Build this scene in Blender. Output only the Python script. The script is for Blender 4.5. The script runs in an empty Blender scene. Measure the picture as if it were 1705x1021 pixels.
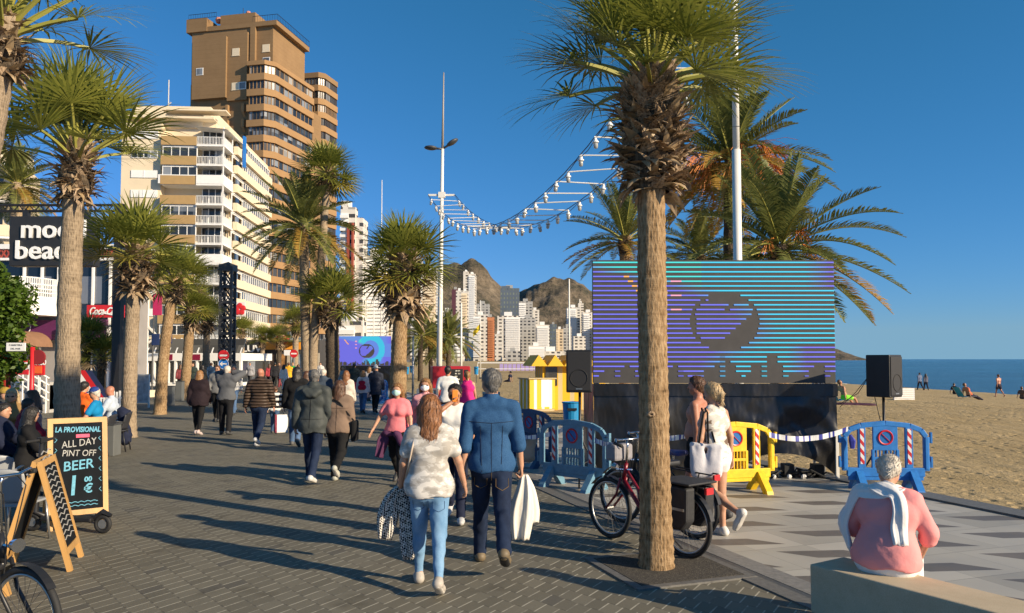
import bpy, math, random
import numpy as np
from mathutils import Vector, Matrix, noise as mnoise
sc = bpy.context.scene
C = sc.collection
R = math.radians
PI = math.pi
# ------------------------------------------------------------------ camera, sky, sun, exposure
FPX, PITCH, VC, EYE = 1279.0, R(2.5), 542.2, 1.95          # focal length in photo pixels, tilt, optical centre row, eye height
cam_d = bpy.data.cameras.new('camera'); cam = bpy.data.objects.new('camera', cam_d); C.objects.link(cam)
cam.location = (0, 0, EYE); cam.rotation_euler = (PI / 2 + PITCH, 0, 0)
cam_d.sensor_width = 36; cam_d.lens = 36 * FPX / 1705; cam_d.shift_y = (VC - 510.5) / 1705
cam_d.clip_start = 0.1; cam_d.clip_end = 60000
sc.camera = cam
SUN_EL, SUN_DIR = R(22), Vector((0.86, -0.51, 0)).normalized()
world = bpy.data.worlds.new('World'); sc.world = world; world.use_nodes = True
wn = world.node_tree.nodes; wl = world.node_tree.links
sky = wn.new('ShaderNodeTexSky'); sky.sky_type = 'NISHITA'; sky.sun_disc = False
sky.sun_elevation = SUN_EL; sky.sun_rotation = math.atan2(SUN_DIR.x, SUN_DIR.y)
sky.air_density = 1.0; sky.dust_density = 0.0; sky.ozone_density = 4.0; sky.altitude = 0
bg = wn['Background']; bg.inputs['Strength'].default_value = 0.094
tc_ = wn.new('ShaderNodeTexCoord'); sx_ = wn.new('ShaderNodeSeparateXYZ'); cx_ = wn.new('ShaderNodeCombineXYZ'); mx_ = wn.new('ShaderNodeMath'); mx_.operation = 'MAXIMUM'; mx_.inputs[1].default_value = .035
wl.new(tc_.outputs['Generated'], sx_.inputs[0]); wl.new(sx_.outputs[0], cx_.inputs[0]); wl.new(sx_.outputs[1], cx_.inputs[1]); wl.new(sx_.outputs[2], mx_.inputs[0]); wl.new(mx_.outputs[0], cx_.inputs[2]); wl.new(cx_.outputs[0], sky.inputs[0])      # the horizon stays pale blue
sp_ = wn.new('ShaderNodeSeparateColor'); cb_ = wn.new('ShaderNodeCombineColor'); wl.new(sky.outputs['Color'], sp_.inputs[0])
for i_, (g_, p_) in enumerate(((.39, 1.2), (.517, .75), (.90, 1.0))):      # grade of the clear winter sky, channel by channel
    a_ = wn.new('ShaderNodeMath'); a_.operation = 'MULTIPLY'; a_.inputs[1].default_value = .1366; wl.new(sp_.outputs[i_], a_.inputs[0])
    q_ = wn.new('ShaderNodeMath'); q_.operation = 'POWER'; q_.inputs[1].default_value = p_; wl.new(a_.outputs[0], q_.inputs[0])
    r_ = wn.new('ShaderNodeMath'); r_.operation = 'MULTIPLY'; r_.inputs[1].default_value = g_ / .1366; wl.new(q_.outputs[0], r_.inputs[0])
    wl.new(r_.outputs[0], cb_.inputs[i_])
wl.new(cb_.outputs[0], bg.inputs['Color'])
sun_d = bpy.data.lights.new('sun', 'SUN'); sun = bpy.data.objects.new('sun', sun_d); C.objects.link(sun)
sun_d.energy = 5.0; sun_d.angle = R(0.5); sun_d.color = (1.0, 0.83, 0.59)
sv = Vector((SUN_DIR.x * math.cos(SUN_EL), SUN_DIR.y * math.cos(SUN_EL), math.sin(SUN_EL)))
sun.rotation_euler = sv.to_track_quat('Z', 'Y').to_euler()
sc.view_settings.view_transform = 'Standard'; sc.view_settings.look = 'None'
sc.view_settings.exposure = 0.55; sc.view_settings.gamma = 1
sc.cycles.max_bounces = 6; sc.cycles.transparent_max_bounces = 6
# ------------------------------------------------------------------ helpers
def ray(u, v):
    r = (u - 852.5) / FPX; t = (VC - v) / FPX
    return Vector((r, math.cos(PITCH) - t * math.sin(PITCH), math.sin(PITCH) + t * math.cos(PITCH)))
def P(u, v, Y):                      # the point seen at photo pixel (u, v), Y metres ahead
    d = ray(u, v); return Vector((0, 0, EYE)) + d * (Y / d.y)
def G(u, v, z=0.0):                  # the ground point seen at photo pixel (u, v)
    d = ray(u, v); return Vector((0, 0, EYE)) + d * ((z - EYE) / d.z)
def XA(u, Y): return (u - 852.5) / FPX * Y
def ZA(v, Y): return P(852, v, Y).z
MATS = {}
def nodes_of(name):
    m = bpy.data.materials.new(name); m.use_nodes = True
    return m, m.node_tree.nodes, m.node_tree.links, m.node_tree.nodes['Principled BSDF']
def mth(n, l, op, a, b=None, c=None):
    x = n.new('ShaderNodeMath'); x.operation = op
    for i, k in enumerate((a, b, c)):
        if k is None: continue
        if isinstance(k, (int, float)): x.inputs[i].default_value = k
        else: l.new(k, x.inputs[i])
    return x.outputs[0]
def ramp(n, l, fac, stops):
    r = n.new('ShaderNodeValToRGB'); e = r.color_ramp.elements
    e[0].position, e[0].color = stops[0][0], (*stops[0][1], 1)
    e[1].position, e[1].color = stops[-1][0], (*stops[-1][1], 1)
    for p, c in stops[1:-1]:
        q = e.new(p); q.color = (*c, 1)
    l.new(fac, r.inputs[0]); return r.outputs[0]
def noise_n(n, l, vec, scale, detail=4, rough=.55):
    t = n.new('ShaderNodeTexNoise'); t.inputs['Scale'].default_value = scale
    t.inputs['Detail'].default_value = detail; t.inputs['Roughness'].default_value = rough
    if vec is not None: l.new(vec, t.inputs['Vector'])
    return t.outputs['Fac']
def coords(n, l, scale=(1, 1, 1), rot=(0, 0, 0), kind='Object'):
    tc = n.new('ShaderNodeTexCoord'); mp = n.new('ShaderNodeMapping')
    mp.inputs['Scale'].default_value = scale; mp.inputs['Rotation'].default_value = rot
    l.new(tc.outputs[kind], mp.inputs['Vector']); return mp.outputs[0]
def bump_n(n, l, b, h, strength, dist=.02):
    bp = n.new('ShaderNodeBump'); bp.inputs['Strength'].default_value = strength
    bp.inputs['Distance'].default_value = dist
    l.new(h, bp.inputs['Height']); l.new(bp.outputs[0], b.inputs['Normal'])
def c3(c, f): return tuple(max(0, min(1, x * f)) for x in c)
def mat(name, col, rough=.6, var=.16, vs=6, bump=.0, bs=40, bd=.01, metal=0, sc_=(1, 1, 1), spec=.5, emit=None, es=1, sheen=0, trans=0):
    key = name
    if key in MATS: return MATS[key]
    m, n, l, b = nodes_of(name)
    v = coords(n, l, sc_)
    f = noise_n(n, l, v, vs, 5, .6)
    c = ramp(n, l, f, [(.25, c3(col, 1 - var)), (.75, c3(col, 1 + var))])
    l.new(c, b.inputs['Base Color'])
    b.inputs['Roughness'].default_value = rough; b.inputs['Metallic'].default_value = metal
    b.inputs['Specular IOR Level'].default_value = spec
    if bump: bump_n(n, l, b, noise_n(n, l, v, bs, 4), bump, bd)
    if emit:
        b.inputs['Emission Color'].default_value = (*emit, 1); b.inputs['Emission Strength'].default_value = es
    if trans:
        tr = n.new('ShaderNodeBsdfTranslucent'); l.new(c, tr.inputs['Color'])
        mx = n.new('ShaderNodeMixShader'); mx.inputs[0].default_value = trans
        l.new(b.outputs[0], mx.inputs[1]); l.new(tr.outputs[0], mx.inputs[2])
        l.new(mx.outputs[0], n['Material Output'].inputs['Surface'])
    MATS[key] = m; return m
class MB:
    """collects shapes; build() links them as ONE mesh object"""
    def __init__(s): s.v = []; s.f = []; s.m = []; s.T = None
    def add(s, vs, fs, mi=0):
        o = len(s.v)
        s.v += [s.T @ Vector(p) for p in vs] if s.T is not None else vs
        s.f += [tuple(i + o for i in f) for f in fs]; s.m += [mi] * len(fs)
        return s
    def box(s, x0, x1, y0, y1, z0, z1, mi=0, M=None):
        vs = [Vector((x, y, z)) for x in (x0, x1) for y in (y0, y1) for z in (z0, z1)]
        if M is not None: vs = [M @ p for p in vs]
        return s.add(vs, [(0, 1, 3, 2), (4, 6, 7, 5), (0, 4, 5, 1), (2, 3, 7, 6), (0, 2, 6, 4), (1, 5, 7, 3)], mi)
    def bar(s, a, b, w, h=None, mi=0, up=Vector((0, 0, 1))):   # a rectangular bar from a to b
        a = Vector(a); b = Vector(b); t = (b - a).normalized(); h = h or w
        if abs(t.dot(up)) > .98: up = Vector((0, 1, 0))
        x = t.cross(up).normalized() * w / 2; y = x.cross(t).normalized() * h / 2
        vs = [p + i * x + j * y for p in (a, b) for i, j in ((-1, -1), (1, -1), (1, 1), (-1, 1))]
        return s.add(vs, [(3, 2, 1, 0), (4, 5, 6, 7), (0, 1, 5, 4), (1, 2, 6, 5), (2, 3, 7, 6), (3, 0, 4, 7)], mi)
    def tube(s, pts, r, n=8, mi=0, cap=True):
        pts = [Vector(p) for p in pts]; k = len(pts)
        rs = list(r) if isinstance(r, (list, tuple)) else [r] * k
        u = None; vs = []; fs = []
        for i, p in enumerate(pts):
            t = (pts[min(i + 1, k - 1)] - pts[max(i - 1, 0)]).normalized()
            if u is None: u = t.orthogonal().normalized()
            else:
                u = u - t * u.dot(t); u = u.normalized() if u.length > 1e-6 else t.orthogonal().normalized()
            w = t.cross(u)
            vs += [p + (u * math.cos(2 * PI * j / n) + w * math.sin(2 * PI * j / n)) * rs[i] for j in range(n)]
        for i in range(k - 1):
            fs += [(i * n + j, i * n + (j + 1) % n, (i + 1) * n + (j + 1) % n, (i + 1) * n + j) for j in range(n)]
        if cap: fs += [tuple(range(n))[::-1], tuple((k - 1) * n + j for j in range(n))]
        return s.add(vs, fs, mi)
    def ring(s, c, axis, r, rt, n=32, m=8, mi=0, arc=(0, 2 * PI), start=None):   # torus
        axis = Vector(axis).normalized(); u = (Vector(start) if start else axis.orthogonal()).normalized(); w = axis.cross(u); c = Vector(c)
        full = abs(arc[1] - arc[0] - 2 * PI) < 1e-4; vs = []; fs = []; N = n if full else n + 1
        for i in range(N):
            a = arc[0] + (arc[1] - arc[0]) * i / n; d = u * math.cos(a) + w * math.sin(a)
            vs += [c + d * (r + rt * math.cos(2 * PI * j / m)) + axis * rt * math.sin(2 * PI * j / m) for j in range(m)]
        for i in range(n):
            i2 = (i + 1) % N
            fs += [(i * m + j, i2 * m + j, i2 * m + (j + 1) % m, i * m + (j + 1) % m) for j in range(m)]
        return s.add(vs, fs, mi)
    def ball(s, c, r, n=10, mi=0, sc3=(1, 1, 1)):
        c = Vector(c); vs = []; fs = []; k = max(4, n // 2)
        for i in range(k + 1):
            a = PI * i / k
            vs += [c + Vector((math.sin(a) * math.cos(2 * PI * j / n) * r * sc3[0], math.sin(a) * math.sin(2 * PI * j / n) * r * sc3[1], math.cos(a) * r * sc3[2])) for j in range(n)]
        for i in range(k): fs += [(i * n + j, (i + 1) * n + j, (i + 1) * n + (j + 1) % n, i * n + (j + 1) % n) for j in range(n)]
        return s.add(vs, fs, mi)
    def prism(s, poly, z0, z1, mi=0, M=None):      # polygon in xy, extruded in z (M maps it elsewhere)
        n = len(poly); vs = [Vector((p[0], p[1], z)) for z in (z0, z1) for p in poly]
        if M is not None: vs = [M @ p for p in vs]
        return s.add(vs, [tuple(range(n))[::-1], tuple(range(n, 2 * n))] + [(i, (i + 1) % n, n + (i + 1) % n, n + i) for i in range(n)], mi)
    def quad(s, a, b, c, d, mi=0): return s.add([Vector(a), Vector(b), Vector(c), Vector(d)], [(0, 1, 2, 3)], mi)
    def mesh(s, name, mats, smooth=False):
        me = bpy.data.meshes.new(name); me.from_pydata([tuple(p) for p in s.v], [], s.f)
        for m in (mats if isinstance(mats, (list, tuple)) else [mats]): me.materials.append(m)
        if max(s.m, default=0): me.polygons.foreach_set('material_index', s.m)
        if smooth: me.polygons.foreach_set('use_smooth', [True] * len(s.f))
        me.update(); return me
    def build(s, name, mats, parent=None, smooth=False, label=None, bevel=0, loc=None, rz=0):
        return link(name, s.mesh(name, mats, smooth), parent, label, bevel, loc, rz)
def link(name, me, parent=None, label=None, bevel=0, loc=None, rz=0):
    o = bpy.data.objects.new(name, me); C.objects.link(o)
    if parent is not None: o.parent = parent
    if label: o['label'] = label
    if bevel:
        b = o.modifiers.new('bevel', 'BEVEL'); b.width = bevel; b.segments = 2; b.limit_method = 'ANGLE'
    if loc is not None: o.location = loc
    o.rotation_euler.z = rz
    return o
def tag(o, label, cat, group=None):
    o['label'] = label; o['category'] = cat
    if group: o['group'] = group
    return o
def E(name, loc, label, cat, group=None, rz=0):
    o = bpy.data.objects.new(name, None); C.objects.link(o); o.location = loc; o.rotation_euler.z = rz
    o.empty_display_size = .2
    return tag(o, label, cat, group)
def struct(o, kind='structure'): o['kind'] = kind; return o
def dup(o, parent=None, loc=None, rz=None, label=None, scale=None):
    c = o.copy(); C.objects.link(c)
    if parent is not None: c.parent = parent
    if loc is not None: c.location = loc
    if rz is not None: c.rotation_euler.z = rz
    if scale is not None: c.scale = (scale,) * 3 if isinstance(scale, (int, float)) else scale
    if label: c['label'] = label
    for ch in list(o.children): dup(ch, c)
    return c
def text_mesh(body, size, mats, depth=.01, shear=0, align='CENTER', name='lettering', parent=None, M=None, bold=0, sx=1):
    cu = bpy.data.curves.new('t', 'FONT'); cu.body = body; cu.size = size; cu.extrude = depth / 2; cu.shear = shear
    cu.align_x = align; cu.align_y = 'CENTER'; cu.offset = bold; cu.resolution_u = 3
    o = bpy.data.objects.new('t', cu); C.objects.link(o)
    dg = bpy.context.evaluated_depsgraph_get(); me = bpy.data.meshes.new_from_object(o.evaluated_get(dg))
    bpy.data.objects.remove(o); bpy.data.curves.remove(cu)
    me.materials.clear(); me.materials.append(mats)
    if sx != 1: me.transform(Matrix.Diagonal((sx, 1, 1, 1)))
    if M is not None: me.transform(M)
    return link(name, me, parent)
FRONT = Matrix.Rotation(PI / 2, 4, 'X')          # text lying in xy -> standing, read from -Y
def at(x, y, z): return Matrix.Translation((x, y, z))
# ------------------------------------------------------------------ the setting: paving, terrace, sand, sea, hills
PD = Vector((-0.33, 0.944, 0)).normalized()                 # direction of the promenade
PN = Vector((PD.y, -PD.x, 0))                               # towards the sea
def edge_x(y): return 1.95 - 0.35 * (y - 7.2)               # paving / terrace line
def beach_x(y): return 6.3 - 0.36 * (y - 10.4)              # terrace / sand line
def paver_mat():
    m, n, l, b = nodes_of('paving_blocks')
    v = coords(n, l, (1, 1, 1), (0, 0, R(-40)))
    sp = n.new('ShaderNodeSeparateXYZ'); l.new(v, sp.inputs[0]); x, y = sp.outputs[0], sp.outputs[1]
    L, S, A, w = .20, .15, .070, .0135
    row0 = mth(n, l, 'FLOOR', mth(n, l, 'DIVIDE', y, S))
    fx = mth(n, l, 'FRACT', mth(n, l, 'DIVIDE', x, L))
    yy = mth(n, l, 'SUBTRACT', y, mth(n, l, 'MULTIPLY', fx, A))
    fy = mth(n, l, 'MULTIPLY', mth(n, l, 'FRACT', mth(n, l, 'DIVIDE', yy, S)), S)
    j1 = mth(n, l, 'LESS_THAN', fy, w)
    fy2 = mth(n, l, 'MULTIPLY', mth(n, l, 'FRACT', mth(n, l, 'DIVIDE', y, S)), S)
    j2 = mth(n, l, 'MULTIPLY', mth(n, l, 'LESS_THAN', mth(n, l, 'MULTIPLY', fx, L), w), mth(n, l, 'LESS_THAN', fy2, A))
    j3 = mth(n, l, 'MULTIPLY', mth(n, l, 'LESS_THAN', mth(n, l, 'MULTIPLY', fx, L), w * .5), .2)
    j = j1
    cid = n.new('ShaderNodeCombineXYZ')
    l.new(mth(n, l, 'FLOOR', mth(n, l, 'DIVIDE', x, L)), cid.inputs[0]); l.new(mth(n, l, 'FLOOR', mth(n, l, 'DIVIDE', yy, S)), cid.inputs[1])
    wnz = n.new('ShaderNodeTexWhiteNoise'); wnz.noise_dimensions = '2D'; l.new(cid.outputs[0], wnz.inputs['Vector'])
    big = noise_n(n, l, v, .45, 6, .65); fine = noise_n(n, l, v, 60, 3, .7)
    t = mth(n, l, 'ADD', mth(n, l, 'MULTIPLY', wnz.outputs[0], .35), mth(n, l, 'ADD', mth(n, l, 'MULTIPLY', big, .55), mth(n, l, 'MULTIPLY', fine, .3)))
    base = ramp(n, l, t, [(.3, (.112, .100, .070)), (.6, (.146, .131, .094)), (.9, (.185, .167, .122))])
    odd = mth(n, l, 'GREATER_THAN', wnz.outputs[0], .965); gm_ = n.new('ShaderNodeTexVoronoi'); gm_.inputs['Scale'].default_value = 1.35; l.new(v, gm_.inputs['Vector'])
    gum = mth(n, l, 'LESS_THAN', gm_.outputs['Distance'], .045); mo = n.new('ShaderNodeMix'); mo.data_type = 'RGBA'; l.new(mth(n, l, 'MAXIMUM', mth(n, l, 'MULTIPLY', odd, .55), mth(n, l, 'MULTIPLY', gum, .7)), mo.inputs[0]); l.new(base, mo.inputs[6]); mo.inputs[7].default_value = (.05, .046, .04, 1); base = mo.outputs[2]
    jm = ramp(n, l, noise_n(n, l, v, 3.1, 5, .7), [(.36, (.13, .118, .088)), (.52, (.40, .37, .29))])
    mx = n.new('ShaderNodeMix'); mx.data_type = 'RGBA'; l.new(j, mx.inputs[0]); l.new(base, mx.inputs[6]); l.new(jm, mx.inputs[7])
    spot = ramp(n, l, noise_n(n, l, v, 2.2, 2, .4), [(.62, (1, 1, 1)), (.70, (.78, .76, .72)), (.74, (.55, .53, .5))])
    m2 = n.new('ShaderNodeMix'); m2.data_type = 'RGBA'; m2.blend_type = 'MULTIPLY'; m2.inputs[0].default_value = .8
    l.new(mx.outputs[2], m2.inputs[6]); l.new(spot, m2.inputs[7]); m3 = n.new('ShaderNodeMix'); m3.data_type = 'RGBA'; l.new(mth(n, l, 'MAXIMUM', mth(n, l, 'MULTIPLY', j2, .45), j3), m3.inputs[0]); l.new(m2.outputs[2], m3.inputs[6]); m3.inputs[7].default_value = (.045, .04, .032, 1); l.new(m3.outputs[2], b.inputs['Base Color'])
    b.inputs['Roughness'].default_value = .72
    h = mth(n, l, 'ADD', mth(n, l, 'SUBTRACT', 1, mth(n, l, 'MAXIMUM', j, j2)), mth(n, l, 'ADD', mth(n, l, 'MULTIPLY', wnz.outputs[0], .35), mth(n, l, 'MULTIPLY', fine, .25)))
    bump_n(n, l, b, h, .55, .008)
    return m
def terrace_mat():
    """large pale slabs with long dark pointed inlays"""
    m, n, l, b = nodes_of('terrace_slabs')
    ang = math.atan2(PD.x, PD.y)
    v = coords(n, l, (1, 1, 1), (0, 0, ang + R(0)))
    sp = n.new('ShaderNodeSeparateXYZ'); l.new(v, sp.inputs[0]); x, y = sp.outputs[0], sp.outputs[1]
    cy, cx = .74, 1.24
    row = mth(n, l, 'FLOOR', mth(n, l, 'DIVIDE', y, cy))
    xo = mth(n, l, 'ADD', x, mth(n, l, 'MULTIPLY', mth(n, l, 'MODULO', mth(n, l, 'ABSOLUTE', row), 2.0), cx / 2))
    fx = mth(n, l, 'FRACT', mth(n, l, 'DIVIDE', xo, cx)); fy = mth(n, l, 'FRACT', mth(n, l, 'DIVIDE', y, cy))
    # inlay: parallelogram bar, skewed
    sk = mth(n, l, 'ADD', fy, mth(n, l, 'MULTIPLY', mth(n, l, 'SUBTRACT', fx, .5), .42))
    inl = mth(n, l, 'MULTIPLY', mth(n, l, 'LESS_THAN', mth(n, l, 'ABSOLUTE', mth(n, l, 'SUBTRACT', sk, .5)), .19),
              mth(n, l, 'LESS_THAN', mth(n, l, 'ABSOLUTE', mth(n, l, 'SUBTRACT', mth(n, l, 'ADD', fx, mth(n, l, 'MULTIPLY', mth(n, l, 'SUBTRACT', sk, .5), .5)), .5)), .28))
    jx = mth(n, l, 'LESS_THAN', mth(n, l, 'FRACT', mth(n, l, 'MULTIPLY', fx, 2)), .008)
    jy = mth(n, l, 'LESS_THAN', fy, .012)
    j = mth(n, l, 'MAXIMUM', jx, jy)
    cid = n.new('ShaderNodeCombineXYZ'); l.new(mth(n, l, 'FLOOR', mth(n, l, 'MULTIPLY', mth(n, l, 'DIVIDE', xo, cx), 2)), cid.inputs[0]); l.new(row, cid.inputs[1])
    wz = n.new('ShaderNodeTexWhiteNoise'); wz.noise_dimensions = '2D'; l.new(cid.outputs[0], wz.inputs['Vector'])
    f = noise_n(n, l, v, 1.3, 6, .6); fine = noise_n(n, l, v, 90, 2, .7)
    t = mth(n, l, 'ADD', mth(n, l, 'MULTIPLY', wz.outputs[0], .5), mth(n, l, 'ADD', mth(n, l, 'MULTIPLY', f, .5), mth(n, l, 'MULTIPLY', fine, .12)))
    base = ramp(n, l, t, [(.2, (.29, .27, .23)), (.55, (.39, .365, .315)), (.95, (.48, .45, .39))])
    dark = ramp(n, l, mth(n, l, 'ADD', mth(n, l, 'MULTIPLY', f, .7), mth(n, l, 'MULTIPLY', fine, .3)), [(.3, (.105, .092, .078)), (.7, (.19, .165, .14))])
    m1 = n.new('ShaderNodeMix'); m1.data_type = 'RGBA'; l.new(inl, m1.inputs[0]); l.new(base, m1.inputs[6]); l.new(dark, m1.inputs[7])
    m2 = n.new('ShaderNodeMix'); m2.data_type = 'RGBA'; l.new(mth(n, l, 'MULTIPLY', j, .6), m2.inputs[0]); l.new(m1.outputs[2], m2.inputs[6]); m2.inputs[7].default_value = (.12, .11, .10, 1)
    l.new(m2.outputs[2], b.inputs['Base Color'])
    l.new(mth(n, l, 'ADD', mth(n, l, 'MULTIPLY', f, .3), .38), b.inputs['Roughness']); b.inputs['Specular IOR Level'].default_value = .35
    bump_n(n, l, b, mth(n, l, 'SUBTRACT', mth(n, l, 'MULTIPLY', fine, .15), j), .35, .004)
    return m
def sand_mat():
    m, n, l, b = nodes_of('beach_sand')
    v = coords(n, l); v2 = coords(n, l, (1.0, .35, 1), (0, 0, R(20)))
    big = noise_n(n, l, v, .22, 5, .6); mid = noise_n(n, l, v2, 1.6, 6, .68); fine = noise_n(n, l, v, 22, 4, .7)
    t = mth(n, l, 'ADD', mth(n, l, 'MULTIPLY', big, .35), mth(n, l, 'ADD', mth(n, l, 'MULTIPLY', mid, .5), mth(n, l, 'MULTIPLY', fine, .3)))
    c = ramp(n, l, t, [(.3, (.27, .19, .09)), (.55, (.42, .31, .16)), (.85, (.53, .405, .235))])
    l.new(c, b.inputs['Base Color']); b.inputs['Roughness'].default_value = .95; b.inputs['Specular IOR Level'].default_value = .15
    vo = n.new('ShaderNodeTexVoronoi'); vo.inputs['Scale'].default_value = 3.2; l.new(v, vo.inputs['Vector'])
    rake = noise_n(n, l, coords(n, l, (.12, 4.2, 1), (0, 0, R(16))), 1.0, 3, .6)
    foot = mth(n, l, 'MINIMUM', vo.outputs['Distance'], .30)
    h = mth(n, l, 'ADD', mth(n, l, 'MULTIPLY', mid, 1.2), mth(n, l, 'ADD', mth(n, l, 'MULTIPLY', fine, .35), mth(n, l, 'ADD', mth(n, l, 'MULTIPLY', rake, .9), mth(n, l, 'MULTIPLY', foot, 2.6))))
    bump_n(n, l, b, h, 1.0, .09)
    return m
def sea_mat():
    m, n, l, b = nodes_of('sea_water')
    v = coords(n, l, (.05, .6, 1), (0, 0, R(-6)))
    b.inputs['Roughness'].default_value = .18
    f = noise_n(n, l, v, 1.0, 6, .6)
    big = noise_n(n, l, coords(n, l, (.0035, .022, 1), (0, 0, R(-4))), 1.0, 5, .62)
    t = mth(n, l, 'ADD', mth(n, l, 'MULTIPLY', f, .35), mth(n, l, 'MULTIPLY', big, .65))
    c = ramp(n, l, t, [(.38, (.004, .040, .095)), (.50, (.010, .075, .150)), (.62, (.035, .15, .23))])
    l.new(c, b.inputs['Base Color']); b.inputs['IOR'].default_value = 1.33
    bump_n(n, l, b, mth(n, l, 'ADD', f, noise_n(n, l, coords(n, l, (.6, 2.5, 1)), 1.2, 4)), 1.0, .35)
    return m
edge = [(beach_x(y), y) for y in (-12, 30, 120)] + [(-62, 250), (-75, 500), (-10, 900), (300, 1010), (760, 2100), (960, 2350), (960, 2700), (0, 6000)]
m = MB(); pts = [Vector((x, y, -.03)) for x, y in edge] + [Vector((-6000, 6000, -.03)), Vector((-6000, -12, -.03))]
m.add(pts, [tuple(range(len(pts)))])
struct(m.build('ground', mat('town_ground', (.24, .21, .17), .9, .3, .05, .3, 3)))
m = MB(); ys = (-6, 20, 60, 130)
for a, b_ in zip(ys, ys[1:]):
    m.quad((edge_x(a), a, 0), (edge_x(b_), b_, 0), (edge_x(b_) - 30, b_, 0), (edge_x(a) - 30 - (8 if a < 0 else 0), a, 0))
struct(m.build('promenade_paving', paver_mat()))
def strip(name, fa, fb, y0, y1, z, mt, th=.0):
    m = MB(); A = Vector((fa(y0), y0, 0)); B = Vector((fa(y1), y1, 0)); Cc = Vector((fb(y1), y1, 0)); D = Vector((fb(y0), y0, 0))
    m.add([A + Vector((0, 0, -.05)), D + Vector((0, 0, -.05)), Cc + Vector((0, 0, -.05)), B + Vector((0, 0, -.05)), A + Vector((0, 0, z)), D + Vector((0, 0, z)), Cc + Vector((0, 0, z)), B + Vector((0, 0, z))],
          [(4, 5, 6, 7), (0, 1, 5, 4), (2, 3, 7, 6), (3, 0, 4, 7), (1, 2, 6, 5)])
    return struct(m.build(name, mt))
kerbm = mat('dark_granite', (.13, .125, .115), .6, .3, 25, .15, 60)
strip('border_kerb', lambda y: edge_x(y) - .02, lambda y: edge_x(y) + .16, -6, 130, .012, kerbm)
strip('drain_channel', lambda y: edge_x(y) + .165, lambda y: edge_x(y) + .245, -6, 130, .003, mat('drain_metal', (.07, .07, .07), .5, .3, 30))
strip('border_paving', lambda y: edge_x(y) + .25, lambda y: edge_x(y) + .50, -6, 130, .006, mat('mid_granite', (.20, .19, .175), .6, .3, 20, .1, 60))
strip('terrace', lambda y: edge_x(y) + .505, lambda y: beach_x(y) - .4, -6, 130, .004, terrace_mat())
strip('beach_kerb', lambda y: beach_x(y) - .395, lambda y: beach_x(y) + .02, -6, 130, .03, kerbm)
# sand: a graded sheet from the kerb down to the shore and under the water
def shore_x(y):
    k = [(-12, 44), (66, 46), (97, 44), (200, 62), (400, 130), (800, 270), (1010, 345), (1300, 420)]
    for (a, xa), (b_, xb) in zip(k, k[1:]):
        if y <= b_: return xa + (xb - xa) * (y - a) / (b_ - a)
    return k[-1][1]
def bx(y):
    for (xa, a), (xb, b_) in zip(edge, edge[1:]):
        if y <= b_: return xa + (xb - xa) * (y - a) / (b_ - a)
    return edge[-1][0]
m = MB(); ysn = [-12 + i * .3 for i in range(170)] + [39 + i * 1.2 for i in range(50)] + [100 + i * 12 for i in range(77)]
NX = 110
for y in ysn:
    x0, x1 = bx(y), shore_x(y) + 25
    for i in range(NX + 1):
        t = (i / NX) ** 1.35; x = x0 + (x1 - x0) * t
        s = max(0, (x - x0) / max(1, shore_x(y) - x0))
        z = .015 - 1.33 * max(0, s - .45) / .55 * 1.0 if s > .45 else .015
        k = min(1, (x - x0) / 1.5)
        if y < 100 and x > x0 + .05: z += k * (.05 * mnoise.noise(Vector((x * .7, y * .7, 0))) + .035 * mnoise.noise(Vector((x * 2.3, y * 2.1, 3))) + .03)
        m.v.append(Vector((x, y, z)))
for j in range(len(ysn) - 1):
    a = j * (NX + 1)
    for i in range(NX): m.f.append((a + i, a + i + 1, a + NX + 2 + i, a + NX + 1 + i)); m.m.append(0)
struct(m.build('beach', sand_mat(), smooth=True))
m = MB(); m.quad((20, -200, -1.3), (40000, -200, -1.3), (40000, 45000, -1.3), (20, 45000, -1.3)); m.quad((20, 45000, -1.3), (-20000, 45000, -1.3), (-20000, 6500, -1.3), (20, 6500, -1.3))
struct(m.build('sea', sea_mat()))
m = MB(); rngf = random.Random(5); pr = None; k = 0
for i in range(420):                      # the thin line of foam along the shore
    y = 30 + i * .5; x = shore_x(y) - 1.2 + 1.1 * mnoise.noise(Vector((y * .12, 0, 7))); w = .22 + .5 * abs(mnoise.noise(Vector((y * .35, 2, 1))))
    cur = (Vector((x, y, -1.27)), Vector((x + w, y, -1.285)))
    if pr: m.quad(pr[0], pr[1], cur[1], cur[0])
    pr = cur
struct(m.build('shore_foam', mat('foam', (.75, .77, .76), .7, .1, 3)), 'stuff')
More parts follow.
